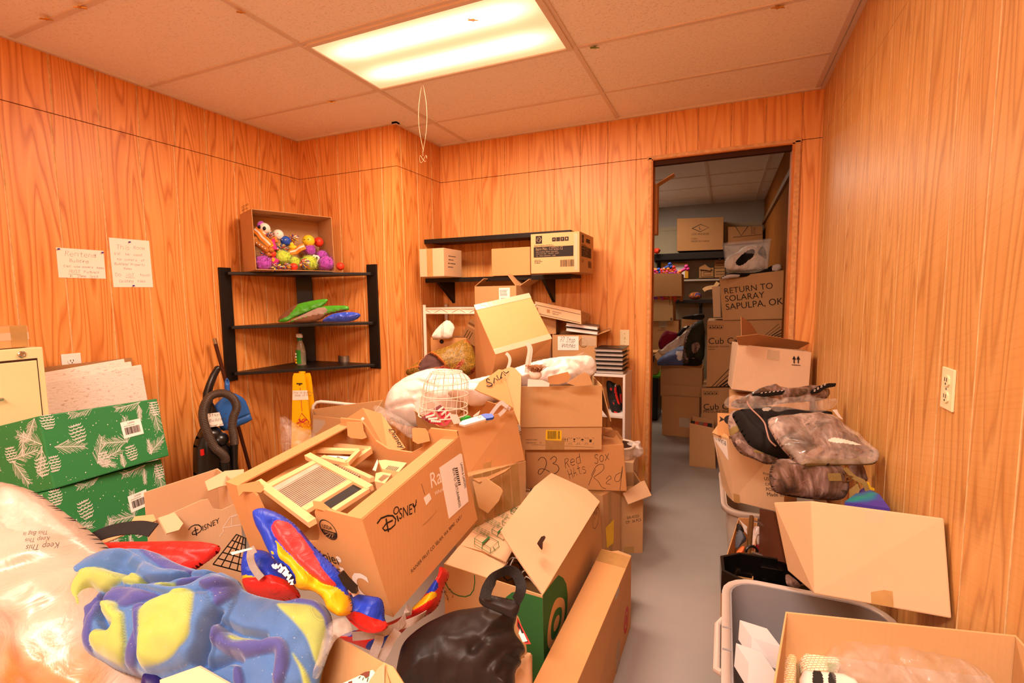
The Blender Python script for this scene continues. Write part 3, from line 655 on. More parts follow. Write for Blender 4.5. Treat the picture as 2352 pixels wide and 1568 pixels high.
# ceiling tiles and a board leaning on the wall
p = onX(280, 822, -1.17)
mb = MB(); mb.box((0, -.32, .585), (.012, .64, 1.17)); o = mb.build('fibre_board', 'card_dark'); o.matrix_world = pose((-1.128, -.22, 0), (0, -1.6, 0)); tag(o, 'thin brown fibreboard standing on edge behind the spare ceiling tiles', 'board')
def tile_white():
  t = NT('spare_tile'); c = t.coord(scale=(1, 1, 3)); v = t.noise(c, 40, 3, .75, .6); t.base(t.ramp(v, [(.33, 'c9ab97'), (.42, 'f0dfd2')]), .95, 0, .1); t.bump(v, .5, .006); reg('spare_tile', t)
tile_white()
for k, (u, v, X, lab) in enumerate(((299, 821, -1.105, 'white textured ceiling tile leaning on the wall, rearmost of three'), (314, 827, -1.085, 'white textured ceiling tile leaning between two others'), (323, 836, -1.065, 'front white textured ceiling tile of the three leaning on the wall'))):
  p = onX(u, v, X); hh = p[2]; mb = MB(); mb.box((0, -.31, hh / 2), (.015, .62, hh)); o = mb.build('ceiling_tile', 'spare_tile', bevel=.003); o.matrix_world = pose((X + .03, p[1] + (.05 if k < 2 else .08), 0), (4.0, -1.6, 0)); tag(o, lab, 'ceiling tile', 'spare ceiling tiles')
# two pine-cone boxes
flat('xmas_green', '2c7d44', .5, var=.08, vs=4)
def pine_art(c, k, W, Hh, seed, items):
  mb = c.mb; g = c.mat('paper'); r = random.Random(seed); M = c.F(k)
  def clipseg(a, b, wd):
    if all(0 < q[0] < W and 0 < q[1] < Hh for q in (a, b)): stroke(mb, [a, b], wd, M, g)
  for _ in range(int(W * 260)):
    x, y, q = r.uniform(0, W), r.uniform(0, Hh), r.choice((.0006, .0009, .0014, .002)); x = min(max(x, .004), W - .004); y = min(max(y, .004), Hh - .004); fan(mb, ellipse(x, y, q, q, 6), M, g)
  for kind, x, y, s, rot in items:
    x *= W; y *= Hh
    if kind == 'cone':
      for row in range(6):
        t = -1 + row / 2.7; hw = s * .42 * math.sqrt(max(0, 1.05 - t * t * .8))
        n = 4 if row % 2 else 3
        for j in range(n):
          px = x + (j - (n - 1) / 2) * hw * 2 / n; py = y + t * s * .5
          P = [(px + s*.14*math.cos(a), py + s*.11*math.sin(a)) for a in [math.radians(q) for q in range(180, 375, 28)]]
          ca, sa = math.cos(rot), math.sin(rot); P = [(x + (q[0]-x)*ca - (q[1]-y)*sa, y + (q[0]-x)*sa + (q[1]-y)*ca) for q in P]
          for a, b in zip(P, P[1:]): clipseg(a, b, .0018)
          clipseg(P[1], P[-2], .0012)
    else:
      L = s; dx, dy = math.cos(rot), math.sin(rot)
      for j in range(20):
        t = j / 20; bx, by = x + dx * L * t, y + dy * L * t; ln = s * .42 * (1 - .55 * t) * r.uniform(.8, 1.1)
        for sd in (-1, 1):
          a = rot + sd * math.radians(r.uniform(24, 44)); clipseg((bx, by), (bx + ln * math.cos(a), by + ln * math.sin(a)), .0007)
      clipseg((x, y), (x + dx * L, y + dy * L), .002)
ITEMS = [('cone', .24, .70, .062, .15), ('spr', .34, .18, .10, 1.2), ('spr', .34, .20, .10, .25), ('cone', .40, .24, .05, 0), ('spr', .34, .2, .07, -.4), ('spr', .62, .38, .10, 1.45), ('spr', .62, .40, .10, 3.0), ('cone', .64, .23, .055, .1), ('spr', .82, .98, .11, 3.25), ('spr', .80, .94, .06, -1.7), ('spr', .93, .95, .12, -1.5), ('cone', .95, .86, .055, 0), ('spr', .40, 1.0, .09, 3.3), ('spr', .80, .12, .10, .55), ('spr', .82, .1, .06, 1.6), ('cone', .05, .93, .05, 0), ('spr', .55, .02, .05, 1.6), ('spr', .06, .55, .1, -.2), ('cone', .03, .35, .05, 0)]
def xmas(label, loc, rot, dims, W0):
  c = Carton('decorated_carton', label, dims, pose(loc, rot), ('xmas_green',), open_=False, bevel=.004, group='green pine cone boxes')
  pine_art(c, 'f', dims[0], dims[2], 4, ITEMS); pine_art(c, 'l', dims[1], dims[2], 9, [('cone', .92, .35, .06, .1), ('spr', .80, .85, .08, -1.9), ('spr', .97, .62, .1, 2.6), ('spr', .97, .6, .1, -1.9), ('spr', .62, .52, .1, .1), ('spr', .6, .5, .1, -1.1), ('cone', .6, .6, .05, 0), ('spr', .95, .98, .08, -2.2), ('spr', .3, .8, .1, -1.2), ('cone', .25, .3, .06, 0)])
  def art(b, M):
    b.text('2147374', M @ Matrix.Translation((.043, .052, 0)), .009, 1, 'C'); small_print(b, .01, .045, .05, 1, .002, M, 1); barcode(b, .01, .012, .066, .028, M, 1, 3); b.text('0 12345 67890 1', M @ Matrix.Translation((.043, .004, 0)), .005, 1, 'C') if 0 else None
  c.sticker('f', dims[0] * .60, dims[2] * .45, .088, .064, 'paper', 2, 'barcode_label', art); c.done(); return c
l, d = scaled((-.864, -.645, .648), (.58, .5, .31), .80); xmas('upper green box printed with white pine cones and twigs', l, (-13.1, 4.7, 106.4), (d[0], .34, d[2]), 0)
l, d = scaled((-.485, -.828, .406), (.531, .5, .339), .90); xmas('lower green pine cone box, under its twin', l, (-12.5, 6.0, 109.9), (d[0], .34, d[2]), 0)
# ------------------------------------------------------------------ corner shelf
r = thing('corner_shelf', 'black three-tier corner shelf mounted in the left corner', 'corner shelf', Matrix.Translation((XL, YA, 0)))
mb = MB(); mb.box((.010, -.703, 1.32), (.018, .085, .78)); mb.build('upright', 'black_paint', r, bevel=.002)
mb = MB(); mb.box((.692, -.010, 1.348), (.09, .018, .79)); mb.build('upright', 'black_paint', r, bevel=.002)
mb = MB(M=pose((.062, -.062, 0), (0, 0, 45))); mb.box((0, 0, 1.34), (.115, .018, .70)); mb.build('upright', 'black_paint', r, bevel=.002)
for z in (1.680, 1.312, .992):
  mb = MB(); mb.prism([(.02, -.705), (.055, -.712), (.715, -.055), (.712, -.02), (.02, -.02)], z - .02, z); mb.build('shelf', 'black_paint', r, bevel=.002)
# toy tray lying on its side
lt, dt = scaled((-.347, .196, 1.638), (.440, .189, .319), 1.25); lt = (lt[0], lt[1], lt[2] + .008); w_, d_, h_ = dt
MT = pose(lt, (-2.5, -.1, 68.7)); M = MT @ Matrix.Translation((0, d_ / 2, h_ / 2)) @ Matrix.Rotation(math.radians(90), 4, 'X')
c = Carton('toy_carton', 'open cardboard tray on its side, full of colourful toys', (w_, h_, d_), M, ('card_tan',))
for i, s_ in enumerate(('KEEP DRY', 'HANDLE WITH CARE')): small_print(c.mb, .03, .10 - .02 * i, .15, 2, .004, c.P('l', .06, .02, 90), c.mat('ink'), i)
small_print(c.mb, .0, .0, .22, 3, .006, c.F('B') @ Matrix.Translation((w_ * .3, d_ * .55, 0)), c.mat('ink'), 5)
c.done()
for n, h in (('purple', 'b044b8'), ('lime', 'bcd43c'), ('toy_yellow', 'f2c62a'), ('toy_red', 'd93a22'), ('toy_blue', '284fae'), ('toy_orange', 'ee8a2c'), ('toy_pink', 'd83a8c'), ('toy_brown', 'b06a2a'), ('toy_white', 'eee0d0'), ('toy_grey', '8c8078'), ('toy_black', '1c1a1a')): flat(n, h, .7 if n in ('purple', 'lime') else .4, var=.1, vs=40, bump=.4 if n in ('purple', 'lime') else 0, bs=150, sheen=.4 if n in ('purple', 'lime') else 0)
fN = MT.to_3x3() @ Vector((0, -1, 0)); fo = MT @ Vector((0, -d_ / 2, h_ / 2))
def onbox(u, v, inset):
  n = np.array(fN); o = np.array(fo) - n * inset; d = ray(u, v); return CAM + d * np.dot(o - CAM, n) / np.dot(d, n)
def TP(x, y): return 540 + x / 8.4, 470 + y / 8.4
K8 = 8.4 * FPX / 3.75          # zoomed pixels per metre here
def toy(kind, x, y, rad, mats, label, inset=.05, rot=0):
  p = onbox(*TP(x, y), inset); R = rad / K8; rr = random.Random(int(x * 7 + y)); mats = mats if isinstance(mats, list) else [mats]
  Mx = Matrix.Translation(p) @ Matrix.Rotation(math.atan2(-ROT[2][0], ROT[2][1]), 4, 'Z') @ Matrix.Rotation(math.radians(90), 4, 'X') @ Matrix.Rotation(math.radians(rot), 4, 'Z')   # local x right, y up, z to the viewer
  if kind == 'fuzzy':
    mb = MB(); mb.ball((0, 0, 0), R * .86, 0, 20, nz=.15, seed=x)
    for k in range(420):
      d = Vector((rr.gauss(0, 1), rr.gauss(0, 1), rr.gauss(0, 1))).normalized(); t = d.orthogonal().normalized() * R * .05; e = d * R * rr.uniform(.98, 1.12) + Vector((rr.gauss(0, 1), rr.gauss(0, 1), rr.gauss(0, 1))) * R * .08
      b = d * R * .8; mb.add([tuple(b + t), tuple(b - t), tuple(e)], [(0, 1, 2)], 0)
    o = mb.build('fuzzy_ball', mats); o.matrix_world = Mx; return tag(o, label, 'toy', 'pet toys in the tray')
  r = thing(dict(rope='rope_toy', ball='rubber_toy', skull='skull_toy', strip='squeaky_strip', block='package', bone='squeaky_bone', duck='rubber_duck')[kind], label, 'toy', Mx, 'pet toys in the tray')
  if kind == 'rope':
    cols = ['toy_grey', 'toy_white', 'toy_blue', 'toy_red', 'toy_yellow']
    mb = MB(); mb.ball((0, 0, 0), (R * .5, R * .4, R * .4), 0, 12, nz=.3, seed=x);
    for k in range(60):
      a = rr.uniform(0, 6.28); q = R * rr.uniform(.55, 1); z = rr.uniform(-.3, .5) * R; pts = [(q * .25 * math.cos(a), q * .2 * math.sin(a), z + .1 * R), (q * .7 * math.cos(a + .3), q * .55 * math.sin(a + .3), z + .25 * R), (q * math.cos(a + rr.uniform(-.3, .6)), q * .8 * math.sin(a + .3), z)]
      mb.tube(pts, R * .055, rr.randrange(5), 4)
    mb.build('frayed_rope', cols, r); mb = MB(); mb.tube([(-R * .35, 0, R * .3), (0, R * .15, R * .42), (R * .35, -.05 * R, R * .3)], R * .14, 0, 8); mb.build('knot', 'toy_grey', r)
  elif kind == 'ball':
    mb = MB(); mb.ball((0, 0, 0), (R, R, R * .9), 0, 22); mb.build('body', mats[0], r); mb = MB()
    if len(mats) > 1:
      for sx in (-1, 1): mb.ball((sx * R * .32, R * .15, R * .82), R * .1, 0, 8)
      mb.build('eyes', mats[1], r)
    else: mb.lathe([(R * .15, 0), (R * .2, .004), (R * .1, .006)], 0, Matrix.Translation((0, 0, R * .88))); mb.build('valve', mats[0], r)
  elif kind == 'skull':
    mb = MB(); mb.ball((0, R * .1, 0), (R * .85, R * .8, R * .8), 0, 18); mb.ball((0, -R * .55, R * .1), (R * .5, R * .4, R * .6), 0, 14); mb.build('head', mats[0], r)
    mb = MB(); [mb.ball((sx * R * .35, R * .1, R * .68), (R * .24, R * .3, R * .2), 0, 10) for sx in (-1, 1)]; mb.build('eye_sockets', 'toy_black', r)
    mb = MB(); mb.ball((-R * .55, R * .3, 0), (R * .5, R * .75, R * .7), 0, 14); mb.build('bandana', mats[1], r)
  elif kind == 'strip':
    P = [(-R, 0, 0), (-R * .5, R * .16, R * .1), (0, R * .12, .0), (R * .5, R * .26, R * .1), (R, R * .3, 0)]
    mb = MB(); mb.strap(P, (0, .1, 1), R * .62, R * .24); mb.build('body', mats[0], r, bevel=R * .06); mb = MB(); mb.strap([(a, b + R * .05, c + R * .13) for a, b, c in P], (0, .1, 1), R * .16, R * .03); mb.build('stripe', 'toy_white', r)
  elif kind == 'block':
    mb = MB(); mb.box((0, 0, 0), (R * 1.3, R * 1.7, R * .7)); mb.build('pack', mats[0], r, bevel=R * .08); mb = MB(); mb.box((R * .1, R * .2, R * .36), (R * .8, R * .7, .001)); mb.build('label', mats[1], r)
  elif kind == 'bone':
    mb = MB(); mb.tube([(-R, 0, 0), (-R * .4, .03 * R, 0), (R * .4, 0, 0), (R, 0, 0)], [R * .4, R * .3, R * .3, R * .4], 0, 12)
    for a in (-1, 1):
      for b in (-1, 1): mb.ball((a * R, b * R * .26, 0), R * .32, 0, 12)
    mb.build('body', mats[0], r); mb = MB(); [mb.ball((R * (k * .35 - .5), R * .1, R * .29), R * .08, 0, 8) for k in range(4)]; mb.build('paw_print', 'toy_white', r)
  elif kind == 'duck':
    mb = MB(); mb.ball((0, -R * .3, 0), (R, R * .6, R * .7), 0, 16); mb.build('body', mats[0], r); mb = MB(); mb.ball((-R * .2, R * .4, .1 * R), R * .5, 0, 14); h2 = mb.build('head', mats[0], r); mb = MB(); mb.ball((-R * .2, R * .75, R * .3), (R * .2, R * .14, R * .25), 0, 8); mb.build('beak', 'toy_orange', h2)
  return r
for a in [('fuzzy', 545, 1125, 150, 'purple', 'purple fuzzy ball in the lower left corner of the tray', .04), ('fuzzy', 925, 1020, 150, 'lime', 'large lime fuzzy ball left of centre in the tray', .07), ('fuzzy', 1150, 1100, 105, 'lime', 'small lime fuzzy ball between two larger ones', .05), ('fuzzy', 1430, 1120, 160, 'lime', 'lime fuzzy ball behind the frayed rope, right of centre', .07), ('fuzzy', 1440, 880, 115, 'purple', 'purple fuzzy ball under the yellow smiling toy', .09), ('fuzzy', 1680, 985, 115, 'purple', 'purple fuzzy ball in the middle of the right-hand three', .08), ('fuzzy', 1760, 1130, 155, 'purple', 'largest purple fuzzy ball at the lower right of the tray', .04),
     ('skull', 560, 470, 120, ['toy_white', 'purple'], 'skull toy with purple bandana at the top of the heap', .10, -15), ('ball', 830, 580, 95, ['toy_white', 'toy_red'], 'white ball toy with a red mark beside the skull', .12), ('ball', 975, 700, 90, ['toy_blue', 'toy_white'], 'blue rubber toy near the middle of the heap', .10), ('ball', 1415, 700, 112, ['toy_yellow', 'toy_black'], 'yellow smiling ball with two black eyes', .10), ('ball', 1610, 720, 92, ['toy_red'], 'plain red rubber ball next to the yellow smiling ball', .12), ('duck', 1110, 800, 80, ['toy_yellow'], 'yellow rubber duck in the middle of the heap', .09),
     ('strip', 510, 650, 190, ['toy_orange'], 'orange striped squeaky strip leaning at the left', .09, -55), ('strip', 1190, 920, 180, ['toy_orange'], 'orange striped squeaky strip lying in the centre', .06, 18), ('bone', 510, 810, 165, ['toy_brown'], 'brown bone with white paw prints at the left', .08, -35), ('block', 710, 800, 95, ['toy_pink', 'toy_yellow'], 'pink packet with a yellow label', .06, 20), ('block', 740, 690, 75, ['toy_orange', 'toy_pink'], 'orange packet above the pink one', .10, -70), ('block', 760, 1080, 80, ['toy_pink', 'toy_yellow'], 'small pink packet between purple and lime balls', .05, 55),
     ('rope', 660, 580, 90, [], 'frayed rope toy under the skull', .10), ('rope', 900, 850, 130, [], 'frayed rope toy in the middle under the blue toy', .10), ('rope', 1130, 650, 110, [], 'frayed rope toy high up behind the duck', .12), ('rope', 600, 960, 120, [], 'frayed rope toy above the lower left purple ball', .08), ('rope', 800, 1200, 110, [], 'frayed rope toy at the bottom, left of centre', .03), ('rope', 1000, 1190, 85, [], 'frayed rope toy with coloured threads at the bottom centre', .03), ('rope', 1340, 1140, 130, [], 'frayed rope toy in front of the right lime ball', .03), ('ball', 1130, 1200, 70, ['toy_red'], 'glossy red toy at the bottom centre of the tray', .03), ('ball', 725, 950, 60, ['toy_red'], 'small red toy left of the large lime ball', .05), ('skull', 1570, 1040, 75, ['toy_white', 'toy_white'], 'small white skull toy between the lime and purple balls', .06)]: toy(*a)
r = toy('ball', 2030, 1190, 75, ['toy_red', 'toy_brown'], 'red and brown toy on the top shelf outside the tray', -.05)
# packages on the middle shelf
def Z2(x, y): return 620 + x / 8.254, 670 + y / 8.254
flat('pack_green', '3f8a1e', .3, var=.1, vs=20); flat('pack_brown', '6a4228', .5, var=.2, vs=30); flat('pack_grey', '8a7264', .5); flat('pack_blue', '2a48b8', .25, var=.25, vs=30, spec=.6)
pl = Plane(*Z2(900, 560), 3.0, facing(.25)); pl2 = Plane(*Z2(900, 560), 3.07, facing(.3)); pl3 = Plane(*Z2(1300, 560), 2.98, facing(.25))
o = puff('clothing_pack', [Z2(*q) for q in [(80, 560), (330, 300), (540, 200), (900, 130), (1130, 110), (990, 270), (780, 340), (420, 480), (300, 570)]], pl2, .02, ['pack_green', 'pack_brown', 'ink'], wr=.004, wf=30, res=50, patches=[([Z2(*q) for q in [(60, 560), (330, 300), (560, 190), (430, 380), (300, 500)]], 1), ([Z2(*q) for q in [(560, 170), (900, 110), (900, 135), (580, 215)]], 1)]); tag(o, 'green and brown clothing pack sloping up on the middle corner shelf', 'package')
o = puff('clothing_pack', [Z2(*q) for q in [(300, 575), (480, 480), (820, 320), (1000, 250), (1450, 240), (1500, 290), (1480, 350), (1060, 420), (980, 510), (760, 570)]], pl, .02, ['pack_green', 'pack_grey', 'pack_brown'], wr=.003, wf=30, res=50, patches=[([Z2(*q) for q in [(280, 580), (480, 480), (860, 290), (1080, 300), (1110, 400), (700, 470)]], 1), ([Z2(*q) for q in [(300, 590), (700, 470), (1110, 400), (1500, 300), (1500, 400), (900, 600)]], 2)]); tag(o, 'second clothing pack with a grey flap, below the green one', 'package')
o = puff('blue_pack', [Z2(*q) for q in [(930, 560), (1080, 450), (1220, 390), (1450, 365), (1650, 375), (1720, 420), (1650, 500), (1500, 555), (1200, 560)]], pl3, .03, ['pack_blue'], wr=.006, wf=40, res=46); tag(o, 'shiny blue plastic-wrapped pack on the middle corner shelf', 'package')
# spray bottle and tape roll on the lowest shelf
flat('dark_liquid', '20261a', .2, spec=.5); clear('bottle_plastic', 'd8c8a8', .25, .1, .1); flat('cap_green', '157a4a', .4); flat('label_green', '2f9a2f', .35)
p = onZ(*Z2(600, 1385), .992)
r = thing('spray_bottle', 'green-labelled spray bottle of dark cleaner on the lowest corner shelf', 'spray bottle', Matrix.Translation(p) @ Matrix.Rotation(math.radians(20), 4, 'Z'))
mb = MB(); mb.lathe([(0, 0), (.034, 0), (.036, .01), (.036, .10), (.030, .14), (.018, .175), (.013, .19), (.013, .198)], 0, Matrix.Diagonal((1, .7, 1, 1)), 24); mb.build('bottle', 'bottle_plastic', r)
mb = MB(); mb.lathe([(0, .001), (.033, .001), (.034, .01), (.034, .095), (0, .095)], 0, Matrix.Diagonal((1, .68, 1, 1)), 24); mb.build('contents', 'dark_liquid', r)
mb = MB(); mb.lathe([(.0372, .012), (.0372, .10), (.036, .115)], 0, Matrix.Diagonal((1, .7, 1, 1)), 24);
mb.v = [v for v in mb.v]; mb.f = [f for f in mb.f if all(mb.v[i][0] < .012 and mb.v[i][1] < .02 for i in f)]; mb.mi = [0] * len(mb.f); mb.sm = [True] * len(mb.f); l2 = mb.build('label', 'label_green', r)
mb = MB(); [mb.box((-.030 + .0, -.0185 , .02 + k * .022), (.014, .001, .012), 0 if k < 2 else 1) for k in range(4)]; mb.build('print', ['toy_yellow', 'paper'], l2)
mb = MB(); mb.lathe([(.016, .188), (.016, .206), (.013, .208)], 0, seg=18); mb.box((-.016, 0, .195), (.01, .01, .03)); mb.build('collar', 'cap_green', r)
mb = MB(); mb.prism([(-.028, .214), (-.026, .238), (.008, .240), (.018, .226), (.018, .206), (-.010, .206)], -.011, .011, 0, Matrix.Rotation(math.radians(90), 4, 'X')); mb.build('trigger_head', 'white_plastic', r, bevel=.003)
p = onZ(*Z2(1380, 1335), .992); mb = MB(); mb.lathe([(.040, 0), (.056, 0), (.056, .048), (.040, .048), (.040, 0)], 0, seg=32); o = mb.build('tape_roll', 'steel'); o.matrix_world = Matrix.Translation((p[0] - .02, p[1] + .055, .992)); tag(o, 'roll of silver duct tape on the lowest corner shelf', 'tape roll')
# ------------------------------------------------------------------ upright vacuum, dustpan, stick
def V8(x, y): return 420 + x / 3.92, 760 + y / 3.92
flat('hose_mat', '4a382c', .45, var=.15, vs=20); flat('blue_plastic', '2b5fa8', .35, var=.04); flat('red_switch', 'd8261c', .4); flat('dark_wood', '4a2414', .4, var=.2, vs=20); flat('black_cloth', '14110f', .85, var=.3, vs=10)
XV = -.98
r = thing('upright_vacuum', 'black upright vacuum cleaner with a looped hose by the left wall', 'vacuum cleaner', Matrix.Translation((XV, .1, 0)))
plv = Plane(*V8(270, 1000), 3.02, (.93, -.3, .12))
IM = Matrix.Translation((-XV, -.1, 0))
def vp(x, y, off=0): q = plv.px(*V8(x, y)); v = plv.M() @ Vector((q[0], q[1], off)); return tuple(IM @ v)
def part_puff(name, pts, th, mats, rr=None, **k):
  o = puff(name, [V8(*q) for q in pts], plv, th, mats, rr, drop=0, **k); o.parent = r if rr is None else rr; o.matrix_parent_inverse = Matrix.Identity(4); o.matrix_local = IM @ plv.M(); return o
part_puff('body', [(95, 1340), (90, 1180), (92, 1010), (130, 930), (165, 850), (330, 850), (365, 960), (430, 1010), (440, 1120), (470, 1330), (480, 2020), (110, 2020)], .10, ['black_plastic'], rad=.05, res=50)
part_puff('neck', [(168, 860), (175, 740), (190, 640), (225, 610), (265, 640), (320, 760), (335, 860)], .07, ['black_plastic'], rad=.03, res=36)
mb = MB(); mb.tube([vp(215, 640, .02), vp(210, 560, .02), vp(230, 480, .03), vp(262, 400, .03), vp(296, 342, .03)], [.028, .024, .022, .021, .019], 0, 14); mb.ball(vp(296, 342, .03), .020, 0, 12); mb.build('handle', 'black_plastic', r)
H8 = [(400, 1010, .12), (395, 940, .12), (380, 860, .12), (388, 770, .125), (412, 690, .13), (392, 620, .13), (335, 572, .13), (262, 560, .13), (180, 590, .13), (128, 670, .13), (116, 760, .13), (138, 860, .13), (175, 950, .13), (220, 1035, .13), (280, 1085, .13), (318, 1130, .12), (325, 1190, .10)]
pts = [Vector(vp(*q)) for q in H8]; fine = []; rad = []
for i in range(len(pts) - 1):
  a, b, c_, d = pts[max(i - 1, 0)], pts[i], pts[i + 1], pts[min(i + 2, len(pts) - 1)]
  for k in range(14):
    t = k / 14; fine.append(.5 * ((2 * b) + (c_ - a) * t + (2 * a - 5 * b + 4 * c_ - d) * t * t + (3 * b - a - 3 * c_ + d) * t ** 3)); rad.append(.0245 if k % 2 else .0228)
mb = MB(); mb.tube(fine, rad, 0, 16); mb.build('hose', 'hose_mat', r)
mb = MB(); mb.tube([vp(398, 1000, .115), vp(405, 1060, .11), vp(412, 1180, .10), vp(430, 1300, .09)], [.024, .02, .018, .022], 0, 12); mb.build('crevice_tool', 'black_plastic', r)
mb = MB(); mb.tube([vp(318, 1165, .11), vp(326, 1240, .10)], [.027, .027], 0, 14); mb.box(vp(265, 1250, .09), (.03, .06, .03)); mb.build('hose_socket', 'black_plastic', r)
mb = MB(); mb.ball(vp(295, 975, .07), (.05, .055, .045), 0, 16); mb.build('dust_cup', 'black_plastic', r)
mb = MB(); a, b, c_, d = [Vector(vp(x, y, .085)) for x, y in ((168, 742), (285, 728), (322, 845), (190, 862))]; mb.quad(d, c_, b, a)
Mn = frame(a * .25 + d * .75, c_ - d, a - d);
for k, s_ in enumerate(('Stays in', 'Building', 'Owner of Prop')): handwrite(mb, s_, Mn @ Matrix.Translation((.006, .042 - .03 * k, .001)), .016 if k < 2 else .011, .0013, 1, seed=k)
mb.build('paper_note', ['paper_warm', 'pen'], r, solid=.001)
mb = MB(); mb.box(vp(122, 1080, .105), (.01, .018, .035)); mb.build('power_switch', 'red_switch', r)
p0, p1 = onX(491.5, 777, -1.13), onX(573, 1073, -1.08); d = (p1 - p0) / np.linalg.norm(p1 - p0); e = p0 + d * (p0[2] / -d[2])
r = thing('broom_stick', 'dark wooden broom stick with a silver tip leaning behind the dustpan', 'broom stick', Matrix.Translation(e)); mb = MB(); mb.tube([tuple(p0 + d * .035 - e), (0, 0, 0)], .012, 0, 12); mb.build('pole', 'dark_wood', r); mb = MB(); mb.tube([tuple(p0 - e), tuple(p0 + d * .036 - e)], .0128, 0, 12); mb.build('tip', 'chrome', r)
pld = Plane(*V8(450, 700), 3.13, (.9, -.42, .1))
r = thing('dustpan', 'blue plastic dustpan hanging on the stick beside the vacuum', 'dustpan', pld.M())
o = puff('pan', [V8(*q) for q in [(395, 570), (440, 550), (500, 570), (565, 615), (600, 700), (620, 770), (635, 805), (430, 890), (350, 905), (315, 840), (280, 720), (285, 670), (330, 625)]], pld, .022, ['blue_plastic'], r, back=.6, rad=.03, res=54, it=1, grooves=[([V8(410, 828), V8(612, 745)], .006, .010), ([V8(430, 650), V8(580, 640)], .05, .006)]); o.matrix_local = I4
o = puff('handle', [V8(*q) for q in [(385, 430), (400, 420), (420, 440), (428, 480), (424, 530), (445, 580), (400, 590), (380, 540), (374, 480)]], pld, .018, ['blue_plastic'], r, back=.6, res=36, grooves=[([V8(403, 448), V8(405, 462)], .008, .02)]); o.matrix_local = I4
# wet floor sign
pls = Plane(690, 930, 3.35, (.35, -.93, .16)); flat('sign_yellow', 'f2b705', .4, var=.03)
pts = [pls.px(664, 986 + 330), pls.px(672, 866), pls.px(675, 857), pls.px(697, 856), pls.px(700, 866), pls.px(752, 985 + 330)]
r = thing('caution_sign', 'yellow slippery floor caution sign with a taped paper note', 'floor sign', pls.M())
mb = MB(); mb.prism(pts, -.012, 0, 0); mb.prism(pts, -.10, -.09, 0, Matrix.Translation((0, 0, 0)))
def S8(x, y): return pls.px(620 + x / 8.254, 850 + y / 8.254)
Mz = Matrix.Translation((0, 0, .001)); red = 1
a, b, c_ = S8(605, 815), S8(745, 985), S8(502, 1005); outline(mb, [a, b, c_], .005, Mz, 1)
fan(mb, ellipse(*S8(565, 940), .007, .008, 10), Mz, 1); stroke(mb, [S8(575, 965), S8(620, 985), S8(690, 940)], .010, Mz, 1); stroke(mb, [S8(585, 970), S8(530, 995)], .006, Mz, 1); stroke(mb, [S8(605, 960), S8(635, 925), S8(665, 925)], .007, Mz, 1)
mb.text('CAUTION', Mz @ Matrix.Translation((*S8(655, 1082), 0)), .040, 1, 'C', .62); stroke(mb, [S8(575, 335), S8(608, 772)], .004, Mz, 1)
rect(mb, *S8(503, 268), .042, .009, Mz, 2); rect(mb, *S8(545, 288), .014, .006, Mz, 2)
mb.build('panel', ['sign_yellow', 'ink_red', 'ink'], r, bevel=.001)
mb = MB(); mb.quad(*[(*S8(*q), .002) for q in ((428, 568), (735, 558), (710, 380), (432, 385))]); Mn = Matrix.Translation((*S8(440, 440), .003)); handwrite(mb, 'Stay at Building', Mn, .013, .0012, 1, seed=3, sp=4.4); handwrite(mb, 'Owner of Prop', Matrix.Translation((*S8(475, 490), .003)), .012, .0012, 1, seed=4, sp=4.6); mb.build('paper_note', ['paper_warm', 'pen_thin'], r)
mb = MB(); mb.lathe([(.012, 0), (.022, .004), (.022, .012), (.012, .014)], 0, Matrix.Translation((*pls.px(686, 857), -.05)) @ Matrix.Rotation(math.radians(-90), 4, 'X')); mb.build('grip', 'sign_yellow', r)
# clear bag, white tube rail and box at the foot of the alcove wall
o = puff('plastic_bag', [(636, 960), (640, 952), (650, 953), (672, 970), (690, 980), (716, 985), (740, 1040), (700, 1100), (650, 1100), (640, 1020)], Plane(680, 1020, 3.1, facing(.25)), .10, ['clear_bag'], wr=.02, wf=12, ridge=1, res=50); tag(o, 'clear plastic bag in front of the yellow caution sign', 'plastic bag')
def tubepx(name, px, dist, r_, mat, label, cat, seg=10):
  P = [Vector(at(u, v, d)) for (u, v), d in zip(px, dist if hasattr(dist, '__len__') else [dist] * len(px))]; o0 = P[0].copy(); mb = MB(); mb.tube([tuple(q - o0) for q in P], r_, 0, seg); o = mb.build(name, mat); o.location = o0; return tag(o, label, cat)
tubepx('bed_rail', [(719, 1010), (718.5, 945), (720, 932), (727, 924), (737, 922), (760, 924), (798, 928), (850, 932)], 3.42, .011, 'white_paint', 'white metal tube rail standing behind the open box', 'tube rail')
c = Carton('open_carton', 'open cardboard box with faded block print, in front of the white tube rail', None, None, ('card_tan',), corners=px_box([(714, 1075), (860, 1075), (845, 970), (719, 953)], [3.2, 3.0, 3.0, 3.2], back=[(716, 1075, 3.3), (900, 1060, 3.2), (880, 918, 3.2), (716, 939.5, 3.3)]))
c.mb.prism([(.005, c.h * .66), (.11, c.h * .66), (.11, c.h * .93), (.005, c.h * .93)], 0, .0004, c.mat('ink_grey'), c.F('f')); c.text('f', .012, c.h * .72, 'IUM', .058, 'card_tan', sx=.8); outline(c.mb, [(.16, .02), (c.w - .05, .02), (c.w - .05, c.h * .7), (.16, c.h * .7)], .003, c.F('B'), c.mat('ink')); c.done()
o = puff('black_cloth', [(413, 1150), (412, 1112), (430, 1102), (448, 1100), (470, 1112), (475, 1160), (440, 1180)], Plane(445, 1135, 2.85, facing(.4)), .05, ['black_cloth'], wr=.012, wf=22, ridge=1, res=36); tag(o, 'crumpled black cloth at the foot of the vacuum', 'cloth')
